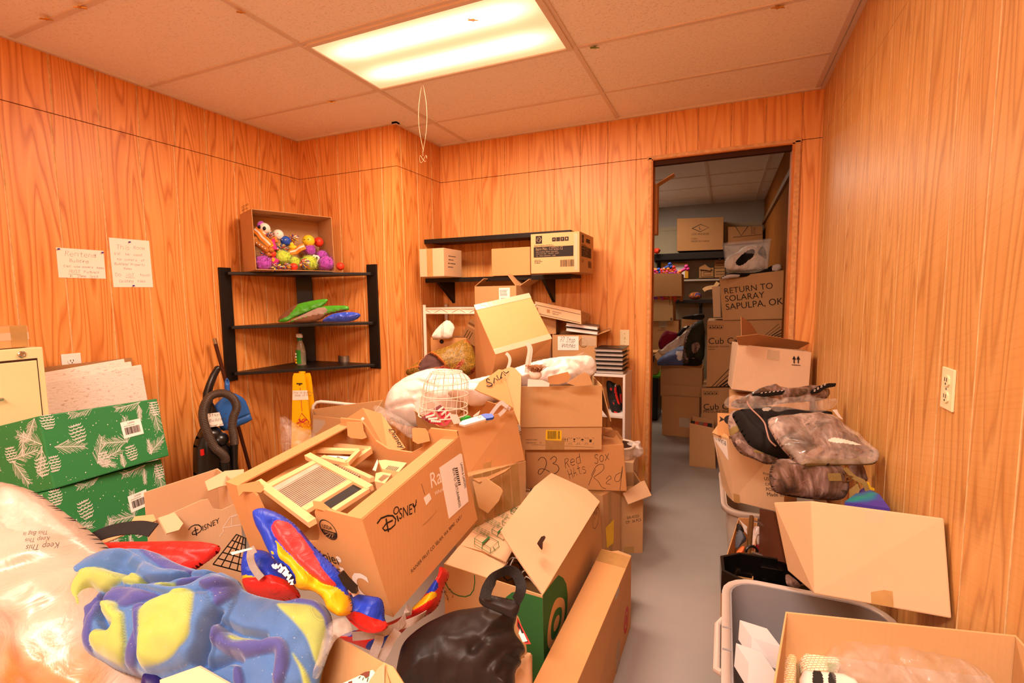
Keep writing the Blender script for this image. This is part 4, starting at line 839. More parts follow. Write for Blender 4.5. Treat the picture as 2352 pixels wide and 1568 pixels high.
# ================================================================== wall shelf, wire rack and the things at the back wall
r = thing('wall_shelf', 'black two-tier bracket shelf on the back wall', 'wall shelf', Matrix.Translation((-.26, YB, 0)))
for z in (1.946, 1.640):
  mb = MB(); mb.box((.605, -.137, z - .011), (1.21, .274, .022)); mb.box((.605, -.268, z - .017), (1.21, .014, .034)); mb.build('board', 'black_paint', r, bevel=.002)
for x in (.11, .995):
  mb = MB(); mb.box((x, -.008, 1.62), (.026, .012, .36)); mb.prism([(-.012, 1.62), (-.25, 1.62), (-.25, 1.605), (-.02, 1.45), (-.012, 1.45)], x - .012, x + .012, 0, Matrix(((0, 0, 1, 0), (1, 0, 0, 0), (0, 1, 0, 0), (0, 0, 0, 1)))); mb.build('bracket', 'black_metal', r, bevel=.002)
l, d = scaled((.042, 1.233, 1.642), (.199, .324, .196), 1.04)
c = Carton('carton', 'small taped cardboard box at the left end of the wall shelf', (d[0], .27, d[2]), pose((l[0], l[1] - .03, 1.6415), (0, 0, .3)), ('card_light',), open_=False, bevel=.003); c.strip('tape', 'f', d[0] * .43, d[2] / 2, .05, d[2])
for k, q in enumerate(('STYLE 67132', 'QTY 12 PIECES', 'DEL: New Castle Wares', 'Carton 4 of Cartons')): small_print(c.mb, .06 + .01 * (k < 2), d[2] * (.72 - k * .13), .11, 1, .008, c.F('r'), c.mat('ink_grey') if 0 else c.mat('ink'), k)
c.done()
l, d = scaled((.582, 1.310, 1.642), (.294, .2, .19), 1.06); Carton('carton', 'plain cardboard box in the middle of the wall shelf', (d[0], .2, d[2]), pose((l[0], l[1] + .02, 1.6415), (0, 0, -1.7)), ('card_orange',), open_=False, bevel=.003).done()
l, d = scaled((.852, 1.579, 1.642), (.353, .401, .274), .95)
c = Carton('printed_carton', 'printed crockery carton overhanging the right end of the wall shelf', d, pose((l[0], l[1] - .0, 1.6415), (0, 0, .4)), ('card',), open_=False, bevel=.005); W, Hh = d[0], d[2]
def item(k, u0, sc):
  F = c.F(k); ink = c.mat('ink'); T_ = lambda x, y: F @ Matrix.Translation((u0 + x * sc, y, 0))
  rect(c.mb, 0, .105, .275 * sc, .068, T_(.02, 0), ink); M2 = Matrix.Translation((0, 0, .0006))
  c.mb.text('Item No. 127252.12', M2 @ T_(.036, .150), .029, c.mat('card_light'), 'L', .80 * sc)
  for i, q in enumerate(('GN CLASSIC PEARL SQUARE -', '12 PC DW SET - WHITE - SOFT', 'SQ - FINE CERAMIC - G&R')): c.mb.text(q, M2 @ T_(.036, .136 - i * .013), .011, c.mat('card_light'), 'L', 1.1 * sc)
  rect(c.mb, 0, .195, .045 * sc, .052, T_(.035, 0), ink)
  ring(c.mb, .0225 * sc, .222, .015 * sc, .017, .003, M2 @ T_(.035, 0), c.mat('card_light')); stroke(c.mb, [(.006 * sc, .215), (.02 * sc, .23), (.03 * sc, .214), (.04 * sc, .225)], .003, M2 @ T_(.035, 0), c.mat('card_light'))
  for i in range(4): rect(c.mb, i * .029 * sc, .205, .026 * sc, .026, T_(.15, 0), ink); fan(c.mb, ellipse((i * .029 + .013) * sc, .218, .007 * sc, .006, 3 + i, 90), M2 @ T_(.15, 0), c.mat('card_light'))
  small_print(c.mb, 0, .182, .20 * sc, 2, .004, T_(.025, 0), ink, 1); barcode(c.mb, 0, .038, .095 * sc, .045, T_(.205, 0), ink, 7); small_print(c.mb, 0, .085, .06 * sc, 3, .005, T_(.025, 0), ink, 4)
item('f', 0, 1); item('r', .03, .95); c.strip('tape', 't', W * .55, d[1] / 2, .09, d[1]); c.strip('tape', 'f', W * .93, Hh * .5, W * .07, Hh * .9, 'tape_clear'); c.done()
# wire rack
flat('rack_white', 'ecdcc8', .4)
r = thing('wire_rack', 'white wire shelving rack in the back left corner', 'wire rack', Matrix.Translation((-.215, 1.36, 0))); RW, RD = .92, .33
for x in (0, RW):
  for y in (0, RD): mb = MB(); mb.tube([(x, y, 0), (x, y, 1.425)], .0135, 0, 12); mb.ball((x, y, 1.427), (.015, .015, .006), 0, 10); mb.build('post', 'rack_white', r)
for z in (1.405, 1.02, .45):
  mb = MB()
  for y in (0, RD):
    for dz in (0, -.04): mb.tube([(0, y, z + dz), (RW, y, z + dz)], .005, 0, 6)
    zz = [(RW * k / 12, y, z - (.04 if k % 2 else 0)) for k in range(13)]; mb.tube(zz, .003, 0, 5)
    mb.box((RW / 2, y + (.004 if y == 0 else -.004), z - .02), (RW, .002, .046))
  for x in (0, RW):
    for dz in (0, -.04): mb.tube([(x, 0, z + dz), (x, RD, z + dz)], .005, 0, 6)
  for k in range(1, 40): mb.tube([(RW * k / 40, 0, z + .004), (RW * k / 40, RD, z + .004)], .0025, 0, 4)
  mb.build('wire_shelf', 'rack_white', r)
l, d = scaled((.356, 1.642, 1.424), (.368, .251, .157), .97)
c = Carton('open_carton', 'open cardboard box with a white address label, under the wall shelf', (d[0], d[1], d[2]), pose((l[0], l[1] - .04, 1.414), (0, 0, -6)), ('card_tan',))
c.flap('f', .0, 0) if 0 else None; c.flap('b', .09, -35); c.flap('l', .10, -55); c.flap('r', .11, -40); c.flap('r', .09, 60, u0=.06, u1=d[1] - .02)
def art(b, M): small_print(b, .008, .10, .07, 6, .004, M, 1, 2); barcode(b, .018, .01, .055, .035, M, 1, 5)
c.sticker('f', d[0] * .60, .02, .092, .118, art=art); c.done()
c = Carton('long_carton', 'long flat cardboard box slanting down to the right on the rack', None, None, ('card_light',), open_=False, corners=[(0.694, 1.420, 1.353), (1.032, 1.418, 1.288), (1.018, 1.653, 1.267), (0.679, 1.655, 1.328), (0.688, 1.421, 1.451), (1.028, 1.420, 1.385), (1.034, 1.663, 1.354), (0.695, 1.664, 1.419)])
c.spx('f', [(1232, 700), (1333, 722)], .003); c.spx('f', [(1236, 720), (1332, 741)], .003); c.ppx('f', [(1256, 710), (1263, 711.5), (1263, 719), (1256, 717.5)], 'card_dark'); c.tpx('f', 'JD', (1257, 716.5), (1262.5, 717.5)); c.tpx('f', 'JOHNSON', (1269, 716), (1289, 720.5), sy=.8); c.tpx('f', 'GROUP', (1269, 721), (1283, 724), sy=.8); c.strip('tape', 'r', .1, .05, .2, .09); c.done()
c = Carton('carton', 'small cardboard box beneath the long slanting one', (.13, .2, .14), pose((.745, 1.58, 1.211), (0, 0, 8)), ('card_tan',), open_=False); c.done()
c = Carton('labelled_carton', 'cardboard box with a handwritten stop watches sign', (.315, .26, .262), pose((.945, 1.58, .949), (0, 0, 12)), ('card_tan',))
def art(b): c.hpx('f', '72 Stop', (1286, 784), (1321, 787), .034, .003, mb=b, mi=1, off=.002, shear=.3); c.hpx('f', 'Watches', (1290, 797), (1322, 798), .028, .003, mb=b, mi=1, off=.002, shear=.3)
c.lpx('f', [(1281, 804), (1329, 804), (1329, 772), (1281, 772)], 'paper', art=art); u = c.uv('f', (1340, 787)); ring(c.mb, u[0], u[1], .030, .034, .003, c.F('f'), c.mat('ink')); ring(c.mb, u[0], u[1], .022, .025, .002, c.F('f'), c.mat('ink')); small_print(c.mb, u[0] - .015, u[1] + .006, .03, 3, .004, c.F('f'), c.mat('ink'), 3); c.strip('tape', 'f', .26, .22, .1, .07, 'tape_clear'); c.flap('r', .10, 70); c.done()
flat('cover_white', 'ece6e2', .35); flat('cover_grey', '6e655e', .4)
for k, (dz, lab) in enumerate(((0, 'lower of two white binders lying on the stop watches box'), (.034, 'upper of two white binders lying on the stop watches box'))):
  r = thing('binder', lab, 'binder', pose((1.005, 1.56, 1.226 + dz), (0, 7, 10)), 'white binders'); mb = MB(); mb.box((0, 0, .012), (.22, .2, .022)); mb.build('pages', 'cover_white', r); mb = MB(); mb.box((.0, 0, 0), (.235, .21, .002)); mb.box((0, 0, .024), (.235, .21, .002)); mb.build('cover', 'cover_grey', r)
# white cubby shelf
CX0, CX1, CY0, CY1, CZ = .78, 1.341, 1.405, 1.67, .947
r = thing('cubby_shelf', 'white cubby shelf against the back wall left of the doorway', 'cubby shelf', Matrix.Translation((CX0, CY0, 0)))
w_ = CX1 - CX0; dd = CY1 - CY0
flat('melamine', 'ded4cc', .4, var=.02)
for x in (.008, w_ - .008): mb = MB(); mb.box((x, dd / 2, CZ / 2), (.016, dd, CZ)); mb.build('side_panel', 'melamine', r, bevel=.001)
for z in (CZ - .008, .655, .34, .03): mb = MB(); mb.box((w_ / 2, dd / 2, z), (w_ - .033, dd - .002, .016)); mb.build('shelf', 'melamine', r, bevel=.001)
flat('case_dark', '2a2522', .35); flat('case_light', 'b9b0a8', .3)
for k in range(6):
  r = thing('plastic_case', 'grey and black plastic case, %s in the stack on the cubby shelf' % ['lowest', 'second lowest', 'third from the bottom', 'fourth from the bottom', 'second highest', 'topmost'][k], 'case', pose((1.225 - .004 * (k % 2), 1.53, CZ + .001 + k * .030), (0, 0, 2 - k % 3)), 'plastic cases stacked on the cubby shelf')
  mb = MB(); mb.box((0, 0, .0115), (.185, .2, .019)); mb.build('tray', 'case_light', r, bevel=.002); mb = MB(); mb.box((.004, -.004, .0245), (.2, .205, .005)); mb.box((-.005, -.0, .001), (.192, .2, .002)); mb.build('lid', 'case_dark', r)
flat('glove_black', '1a1716', .6, bump=.3); flat('glove_red', 'd8281c', .5)
def X4(x, y): return 1190 + x / 7.465, 830 + y / 7.465
pg = Plane(*X4(1660, 640), 3.50, facing(.12))
o = puff('sports_shoe', [X4(*q) for q in [(1510, 330), (1580, 320), (1650, 370), (1690, 370), (1720, 440), (1750, 600), (1770, 760), (1760, 880), (1720, 940), (1650, 930), (1600, 850), (1560, 700), (1530, 520)]], pg, .03, ['glove_black', 'glove_red', 'case_light'], wr=.004, wf=40, res=60, patches=[([X4(*q) for q in [(1640, 450), (1680, 380), (1690, 560), (1740, 700), (1740, 760), (1690, 690), (1650, 560)]], 1, .006, .01), ([X4(*q) for q in [(1570, 450), (1600, 450), (1600, 500), (1580, 500)]], 1), ([X4(*q) for q in [(1620, 850), (1660, 850), (1710, 890), (1690, 900)]], 1), ([X4(*q) for q in [(1640, 410), (1690, 370), (1690, 400), (1660, 440)]], 2), ([X4(*q) for q in [(1610, 690), (1650, 720), (1640, 740)]], 1)]); tag(o, 'black and red glove standing upright in the cubby shelf', 'glove')
o = puff('sports_glove', [X4(*q) for q in [(1700, 400), (1760, 390), (1790, 560), (1790, 880), (1750, 860), (1730, 640)]], Plane(*X4(1750, 640), 3.56, facing(.12)), .02, ['glove_black', 'glove_red'], res=36, patches=[([X4(*q) for q in [(1720, 560), (1800, 540), (1800, 720), (1740, 700)]], 1)]); tag(o, 'second black and red glove, behind the first at the cubby side', 'glove')
# things on the middle shelf of the rack
def W5(x, y): return 880 + x / 3.92, 600 + y / 3.92
c = Carton('open_tray', 'low cardboard tray with a small stamp on the rack shelf', (.31, .2, .15), pose((-.02, 1.475, 1.026), (0, 0, 2)), ('card_orange',)); u = c.uv('f', W5(527, 722)); fan(c.mb, ellipse(u[0], u[1], .02, .018, 8), c.F('f'), c.mat('ink')); small_print(c.mb, .02, .135, .07, 1, .006, c.F('f'), c.mat('ink'), 1); c.done()
o = puff('white_packet', [W5(*q) for q in [(425, 685), (450, 630), (520, 555), (585, 512), (650, 580), (630, 640), (615, 690), (500, 692)]], Plane(*W5(530, 640), 3.75, facing(.2)), .04, ['paper_warm'], wr=.006, wf=18, res=40, it=1, grooves=[([W5(550, 545), W5(530, 690)], .006, -.02)]); tag(o, 'crumpled white paper packet in the tray on the rack', 'packet')
c = Carton('carton', 'dark tilted cardboard box behind the white packet on the rack', (.17, .13, .13), pose((.12, 1.5, 1.15), (20, 32, 15)), ('card_dark',), open_=False); [c.mb.quad((.02 + i * .02, .03, 0), (.024 + i * .02, .03, 0), (.024 + i * .02, .1, 0), (.02 + i * .02, .1, 0), c.mat('ink'), c.F('f')) for i in range(3)]; c.done()
# brocade quilt and pillows in bags
def brocade():
  t = NT('brocade'); c = t.coord(); v = t.noise(c, 22, 3, .5, 2.5); rng = t.math('FRACT', t.math('MULTIPLY', v, 7.0))
  f = t.ramp(rng, [(0, '5a4a16'), (.30, '8a6a1c'), (.42, 'e09a28'), (.55, '6a5218'), (.8, '7a5a20'), (1, '5a4a16')]); big = t.noise(c, 5, 2)
  red = t.ramp(rng, [(0, '6a1410'), (.4, 'a02a18'), (.5, 'e0b060'), (.6, '8a1c12')]); t.base(t.mix(t.ramp(big, [(.56, '000000'), (.6, 'ffffff')]), f, red), .5, 0, .4); t.bump(v, .3, .01); reg('brocade', t)
brocade(); flat('quilt_lining', '5a3a34', .8, var=.15); flat('quilt_piping', 'c06a2a', .6, var=.3, vs=120)
o = puff('quilt', [W5(*q) for q in [(190, 1010), (195, 950), (330, 880), (400, 800), (560, 760), (680, 690), (780, 680), (850, 900), (800, 1010), (600, 1030), (380, 1040)]], Plane(*W5(500, 900), 3.35, facing(.3)), .09, ['brocade', 'quilt_lining', 'quilt_piping'], wr=.012, wf=12, res=80, patches=[([W5(*q) for q in [(370, 830), (440, 820), (540, 920), (560, 950), (400, 970), (330, 1000), (320, 950), (345, 890)]], 1, -.02, .01), ([W5(*q) for q in [(360, 815), (450, 800), (560, 920), (580, 960), (545, 930), (445, 825), (385, 825), (345, 880), (330, 930), (315, 930), (335, 870)]], 2, .012, .006), ([W5(*q) for q in [(185, 960), (250, 950), (330, 940), (330, 960), (240, 965), (195, 985)]], 2, .01, .006)]); tag(o, 'gold brocade quilt with dark lining folded behind the pillow bags', 'quilt')
def pillow_mat():
  t = NT('pillow'); c = t.coord(); n = t.noise(c, 9, 4); t.base(t.mix(n, lin('dcccc0'), lin('e8dcd4')), .6, 0, .3); t.put(t.b.inputs['Coat Weight'], .35); t.put(t.b.inputs['Coat Roughness'], .15); t.bump(t.noise(c, 26, 3, .6, 2), .25, .008); reg('pillow', t)
pillow_mat()
def U3(x, y): return 940 + x / 8.4, 820 + y / 8.4
r = thing('pillow_bag', 'bulging white pillow in a clear bag, left of the wire basket', 'pillow', None)
o = puff('pillow', [(876, 925), (884, 900), (905, 873), (945, 850), (1000, 838), (1050, 842), (1080, 858), (1090, 890), (1070, 930), (1020, 960), (950, 975), (905, 965), (880, 948)], Plane(980, 905, 2.85, facing(.3)), .16, ['pillow'], r, wr=.012, wf=8, res=90, ridge=.9, fine=.006, grooves=[([(905, 885), (960, 880), (1010, 900)], .012, .012), ([(1000, 845), (1030, 880), (1040, 930)], .012, .012), ([(900, 940), (950, 930), (990, 950)], .01, .012)])
o.matrix_world = Plane(980, 905, 2.85, facing(.3)).M()
o = puff('clear_sleeve', [(850, 930), (868, 926), (890, 940), (930, 960), (960, 985), (965, 1010), (930, 1000), (905, 975), (870, 960)], Plane(910, 965, 2.62, facing(.35)), .05, ['clear_bag'], r, wr=.02, wf=16, ridge=1, res=40); o.matrix_world = Plane(910, 965, 2.62, facing(.35)).M()
r = thing('pillow_bag', 'long rolled white pillow in a plastic bag across the heap behind the printed box flap', 'pillow', None)
pr = Plane(1220, 870, 2.70, facing(.25))
o = puff('pillow', [(1040, 880), (1062, 872), (1085, 866), (1150, 852), (1210, 830), (1270, 815), (1330, 812), (1360, 810), (1374, 832), (1372, 855), (1340, 875), (1240, 890), (1190, 895), (1160, 910), (1130, 925), (1080, 932), (1050, 915), (1020, 900)], pr, .09, ['pillow'], r, wr=.012, wf=10, res=120, ridge=.9, fine=.006, grooves=[([U3(1100, 480), U3(1250, 500), U3(1400, 560)], .012, .02), ([(1310, 830), (1335, 845), (1340, 870)], .02, .025)]); o.matrix_world = pr.M()
pk = Plane(1325, 830, 2.64, facing(.25)); o = puff('gathered_end', [(1300, 835), (1318, 815), (1340, 806), (1362, 815), (1374, 835), (1370, 856), (1340, 862), (1318, 850)], pk, .06, ['clear_bag'], r, wr=.02, wf=20, ridge=1, res=36); o.matrix_world = pk.M()
# plain taped carton propped on the pillows
c = Carton('taped_carton', 'plain taped cardboard box propped at an angle on the white pillows', None, None, ('card_orange',), open_=False, bevel=.004, corners=[(.66, .70, .90), (.96, .90, .96), (.72, 1.27, 1.0), (.38, 1.06, .93), (.793, .510, 1.174), (1.040, .753, 1.246), (.852, .884, 1.505), (.600, .639, 1.438)])
c.strip('tape', 't', c.w / 2, c.d - .02, c.w, .05, 'tape_clear'); c.strip('tape', 't', c.w / 2, .02, c.w, .045, 'tape_clear'); c.done()
def hook(px, d, label, m='ink_white'):
  P = [Vector(at(u, v, d)) for u, v in px]; o0 = P[0].copy(); mb = MB(); mb.strap([tuple(q - o0) for q in curve(P, 5)], tuple(TOCAM), .016, .002); o = mb.build('plastic_hanger', m); o.location = o0; return tag(o, label, 'hanger')
hook([(1166, 846), (1170, 835), (1171, 824), (1167, 815), (1162, 811)], 2.62, 'white plastic hook sticking up beside the printed box flap')
hook([(1208, 856), (1211, 830), (1215, 808), (1214, 796), (1209, 788)], 2.60, 'clear plastic hook in front of the taped box, left of a pair'); hook([(1213, 856), (1217, 828), (1220, 806), (1218, 795), (1212, 787)], 2.62, 'clear plastic hook in front of the taped box, right of a pair')
# ================================================================== the heap in the middle
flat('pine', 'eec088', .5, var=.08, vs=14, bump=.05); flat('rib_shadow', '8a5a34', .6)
flat('pine_dark', 'd9a063', .5, var=.1, vs=14); flat('ribbed_glass', 'c9b8a4', .18, spec=.7, var=.15, vs=30); flat('slate', '2a2826', .6)
# ---- the big fruit carton
CF = [(1.224, -1.013, 0.717), (1.258, -0.626, 0.802), (0.740, -0.567, 0.789), (0.699, -0.958, 0.698), (1.200, -1.080, 0.988), (1.237, -0.691, 1.080), (0.737, -0.625, 1.061), (0.674, -1.024, 0.982)]
c = Carton('fruit_carton', 'large tilted fruit carton full of wooden washboards on the heap', None, None, ('card_orange',), corners=CF, walls='fb')
def end_wall(k, P, tabs=()):
  b = MB(warp=c.warp); D, Hh = c.d, c.h; pts = [(p[0] * D, Hh + p[1]) if len(p) == 2 else (p[0] * D, p[2]) for p in P]; Fm = c.F(k, 0)
  n = len(pts); T = .006
  V = [(x, y, 0) for x, y in pts] + [(x, y, -T) for x, y in pts]
  # notch makes the panel concave: fill it as three convex strips
  xs = sorted(set(round(p[0], 5) for p in pts))
  def top(x):
    ys = [];
    for i in range(n):
      (x1, y1), (x2, y2) = pts[i], pts[(i + 1) % n]
      if min(x1, x2) - 1e-9 <= x <= max(x1, x2) + 1e-9 and abs(x2 - x1) > 1e-6: ys.append(y1 + (y2 - y1) * (x - x1) / (x2 - x1))
    return max(ys)
  XS = [D * t / 60 for t in range(61)]
  for x1, x2 in zip(XS, XS[1:]):
    y1, y2 = top(x1), top(x2); b.add([(x1, 0, 0), (x2, 0, 0), (x2, y2, 0), (x1, y1, 0), (x1, 0, -T), (x2, 0, -T), (x2, y2, -T), (x1, y1, -T)], [(0, 1, 2, 3), (7, 6, 5, 4), (3, 2, 6, 7)], 0, M=Fm)
  return b, Fm
NOTCH = [(0, 0, 0), (1, 0, 0), (1, .0), (.74, .0), (.70, -.006), (.68, -.02), (.665, -.085), (.63, -.11), (.56, -.12), (.38, -.12), (.30, -.11), (.27, -.085), (.255, -.02), (.23, -.004), (.2, 0), (0, 0)]
b, Fm = end_wall('l', NOTCH)
def on(k, fn): return fn
ink = 1
M2 = Fm @ Matrix.Translation((0, 0, .0012))
def UVL(p): return c.uv('l', p)
u = UVL((754, 1216)); ring(b, u[0], u[1], .029, .029, .0025, M2 @ Matrix.Translation((0, 0, 0)), 1); b.text('USDA', M2 @ Matrix.Translation((u[0], u[1] + .002, 0)), .016, 1, 'C', .85); b.poly([(u[0] + x, u[1] + y, 0) for x, y in [(-.026, -.003), (.026, -.003)] + [(.026 * math.cos(a), -.004 + .021 * math.sin(a)) for a in [-.2 - k * .275 for k in range(11)]]], 1, M2); b.text('ORGANIC', M2 @ Matrix.Translation((u[0], u[1] - .011, .0006)), .009, 0, 'C', .95)
for k in range(3): stroke(b, [(u[0] - .018 + .012 * k, u[1] - .023 + .003 * abs(k - 1)), (u[0] - .004 + .008 * k, u[1] - .013)], .0016, M2 @ Matrix.Translation((0, 0, .0006)), 0)
c.tpx('l', 'Rainier', (716, 1277), (785, 1299), mb=b, mi=1, off=.0012, sy=1.1); c.tpx('l', 'ic', (797, 1360), (862, 1384), mb=b, mi=2, off=.0012, sy=1.05)
stroke(b, [UVL((757, 1302)), UVL((786, 1309))], .002, M2, 1)
b.build('end_panel', ['card_orange', 'ink', 'ink_white'], c.root)
b, Fm = end_wall('r', [(0, 0, 0), (1, 0, 0), (1, .02), (.8, .02), (.76, 0), (.70, -.05), (.6, -.075), (.4, -.075), (.3, -.05), (.24, 0), (.2, .02), (0, .02)]); b.build('end_panel', 'card_orange', c.root)
for k in 'fb': c.flap(k, .052, -93, name='flange')
for pts, d in (([(797, 969), (833, 969), (836, 990), (843, 1004), (833, 1008), (806, 1005), (799, 1000)], 1.64), ([(947, 984), (952, 982), (977, 984), (984, 993), (988, 1012), (960, 1019), (948, 1012)], 1.50), ([(545, 1114), (594, 1104), (598, 1110), (608, 1124), (600, 1130), (560, 1128), (550, 1140)], 1.33), ([(719, 1150), (738, 1152), (752, 1163), (764, 1172), (779, 1174), (778, 1181), (757, 1176), (722, 1165)], 1.19)): slab('tab', [at(u, v, d) for u, v in pts], .005, 'card_orange', c.root)
# prints on the long face
c.spx('f', [(867, 1201), (875, 1190), (890, 1184), (902, 1184), (909, 1192), (907, 1205), (897, 1214), (884, 1218), (879, 1213), (887, 1202), (901, 1195)], .0042); c.spx('f', [(887, 1192), (892, 1220)], .0042); c.spx('f', [(912, 1185), (915, 1196)], .004); ring(c.mb, *c.uv('f', (910, 1172)), .010, .010, .003, c.F('f'), c.mat('ink'))
c.tpx('f', 'SNEY', (917, 1193), (958, 1175), sy=1.35); c.spx('f', [(948, 1160), (951, 1165), (955, 1161), (956, 1148)], .003)
c.tpx('f', 'RAINIER FRUIT CO. SELAH, WA 98942', (946, 1316), (1045, 1205), sy=1.25); c.tpx('f', 'CAT.1', (1049, 1201), (1061, 1188), sy=1.25)
for k, (p0, p1, s_, y) in enumerate((((991, 1121), (1019, 1104), 'Rai', 1.25), ((999, 1138), (1020, 1125), 'Whole', 1.1))): c.tpx('f', s_, p0, p1, 'ink_white', sy=y)
c.ppx('f', [(966, 1209), (975, 1192), (990, 1175), (1008, 1157), (1011, 1160), (1005, 1172), (990, 1190), (975, 1205)], 'gap', off=.0006); c.ppx('f', [(969, 1207), (979, 1198), (994, 1183), (1005, 1170), (1003, 1174), (990, 1190), (975, 1205)], 'card_dark', off=.0012)  # hand hole: its dark inside is painted as a flat patch
c.spx('f', [(968, 1111), (976, 1136)], .0012); c.lpx('f', [(973, 1143), (986, 1132), (991, 1145), (979, 1160)], 'paper', 'small_sticker')
def art(b):
  kw = dict(mb=b, mi=1, off=.0022)
  c.tpx('f', 'LAWN & GARDEN', (1057, 1064), (1067, 1121), sy=1.5, **kw); c.tpx('f', 'BOX ID: DRTLR4484035', (1039, 1077), (1054, 1166), sy=1.4, **kw)
  for k in range(9): t = k / 9; c.ppx('f', [(1045 + 8 * t, 1075 + 42 * t), (1051 + 8 * t, 1073 + 42 * t), (1051.4 + 8 * t, 1075.5 + 42 * t), (1045.4 + 8 * t, 1077.5 + 42 * t)], mb=b, mi=1, off=.0022)
c.lpx('f', [(1009, 1074), (1057, 1041), (1061, 1043), (1076, 1151), (1031, 1191)], 'paper', 'shipping_label', art)
for x0, y0 in ((545, 1060), (560, 1052)): pass
c.done()
# ---- washboards and frames in the carton
cn = (np.array(CF[5]) - np.array(CF[4])); cm = (np.array(CF[7]) - np.array(CF[4])); nn = np.cross(cn, cm); nn = nn if nn[2] > 0 else -nn
def W7(x, y): return 580 + x / 7.128, 1000 + y / 7.128
class Board:
  def __init__(s, name, label, d, cat, tilt=(0, 0, 0), group=None): s.pl = Plane(*W7(1000, 800), d, nn + np.array(tilt)); s.r = thing(name, label, cat, s.pl.M(), group)
  def bar(s, name, p, q, w, z0, z1, m='pine'):
    a, b = np.array(s.pl.px(*W7(*p))), np.array(s.pl.px(*W7(*q))); dv = (b - a) / np.linalg.norm(b - a); t = np.array([-dv[1], dv[0]]) * w / 2
    mb = MB(); mb.prism([tuple(a + t), tuple(a - t), tuple(b - t), tuple(b + t)][::-1], z0, z1); return mb.build(name, m, s.r, bevel=.001)
  def panel(s, name, P, z0, z1, m):
    mb = MB(); pts = [s.pl.px(*W7(*p)) for p in P]
    if sum(a[0] * b[1] - b[0] * a[1] for a, b in zip(pts, pts[1:] + pts[:1])) < 0: pts.reverse()
    mb.prism(pts, z0, z1); return mb.build(name, m, s.r)
  def ribs(s, name, a0, a1, b0, b1, n, m='ribbed_glass', r=.0026):
    mb = MB()
    for k in range(n + 1):
      t = k / n; p = np.array(a0) * (1 - t) + np.array(a1) * t; q = np.array(b0) * (1 - t) + np.array(b1) * t; mb.tube([(*s.pl.px(*W7(*p)), .003), (*s.pl.px(*W7(*q)), .003)], r, 0, 6)
    return mb.build(name, m, s.r)
w1 = Board('washboard', 'wooden washboard with ribbed glass and a black panel, on top in the carton', 1.33, 'washboard', group=None)
w1.bar('rail', (95, 770), (985, 1430), .020, -.008, .008); w1.bar('rail', (905, 335), (1930, 878), .020, -.008, .008); w1.bar('crossbar', (270, 845), (1040, 440), .024, -.006, .006); w1.bar('crossbar', (850, 1230), (1640, 745), .024, -.006, .006); w1.bar('crossbar', (1330, 1240), (1890, 880), .018, -.006, .006)
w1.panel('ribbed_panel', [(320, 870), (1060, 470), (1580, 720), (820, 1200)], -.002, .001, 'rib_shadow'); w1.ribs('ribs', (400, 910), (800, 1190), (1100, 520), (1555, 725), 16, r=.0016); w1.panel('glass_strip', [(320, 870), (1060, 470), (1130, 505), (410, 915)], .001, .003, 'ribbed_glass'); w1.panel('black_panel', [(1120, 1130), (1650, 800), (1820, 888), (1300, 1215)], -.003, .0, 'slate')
w2 = Board('washboard', 'second wooden washboard mostly hidden behind the first', 1.37, 'washboard', (.0, .05, 0))
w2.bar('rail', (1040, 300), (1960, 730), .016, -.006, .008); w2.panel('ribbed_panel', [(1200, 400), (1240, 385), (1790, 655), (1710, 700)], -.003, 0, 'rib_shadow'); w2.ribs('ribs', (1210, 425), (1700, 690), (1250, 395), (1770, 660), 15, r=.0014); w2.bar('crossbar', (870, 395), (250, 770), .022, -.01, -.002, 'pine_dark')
f1 = Board('framed_print', 'pine picture frame with a white word card at the back of the carton', 1.42, 'picture frame')
for p, q in (((1040, 250), (1745, 275)), ((1745, 275), (1545, 480)), ((1040, 250), (890, 340)), ((1150, 380), (1560, 470))): f1.bar('frame_bar', p, q, .016, -.004, .010)
o = f1.panel('card', [(1225, 318), (1615, 340), (1520, 455), (1330, 385)], -.003, -.001, 'paper'); b = MB(); q0, q1 = f1.pl.px(*W7(1500, 440)), f1.pl.px(*W7(1345, 365)); V, F_ = text_mesh('work'); dv = np.array(q1) - np.array(q0); b.text('work', Matrix.Translation((*q1, 0)) @ Matrix.Rotation(math.atan2(-dv[1], -dv[0]), 4, 'Z'), np.hypot(*dv) / 2.1, 0, 'L'); b.build('word', 'pen', o)
f2 = Board('framed_print', 'larger pine frame leaning against the far end of the carton', 1.47, 'picture frame')
for p, q in (((1275, 180), (1930, 250)), ((1930, 250), (1590, 500)), ((1275, 180), (1050, 310))): f2.bar('frame_bar', p, q, .018, -.008, .012)
def V7(x, y): return 860 + x / 7.128, 1020 + y / 7.128
for k, (P, Q, lab) in enumerate((([(60, 260), (180, 250), (530, 300), (400, 450), (120, 400)], [(235, 350), (415, 380), (350, 445), (175, 410)], 'pine block with a slotted face, upper of two at the right in the carton'), ([(20, 470), (110, 450), (280, 480), (170, 640), (0, 600)], [(150, 495), (255, 520), (120, 615), (60, 580)], 'pine block with a slotted face, lower of two at the right in the carton'))):
  pl = Plane(*V7(200, 400), 1.40, nn); r = thing('wooden_block', lab, 'wooden block', pl.M()); b = MB(); pts = [pl.px(*V7(*p)) for p in P][::-1]; b.prism(pts, -.03, 0); b.build('body', 'pine', r, bevel=.001)
  b = MB(); a0, a1, a2, a3 = [np.array(pl.px(*V7(*p))) for p in Q]
  for i in range(7):
    t = (i + .2) / 7; t2 = (i + .6) / 7; b.poly([(*(a0 * (1 - t) + a1 * t), .0008), (*(a0 * (1 - t2) + a1 * t2), .0008), (*(a3 * (1 - t2) + a2 * t2), .0008), (*(a3 * (1 - t) + a2 * t), .0008)], 0)
  b.build('slots', 'slate', r)
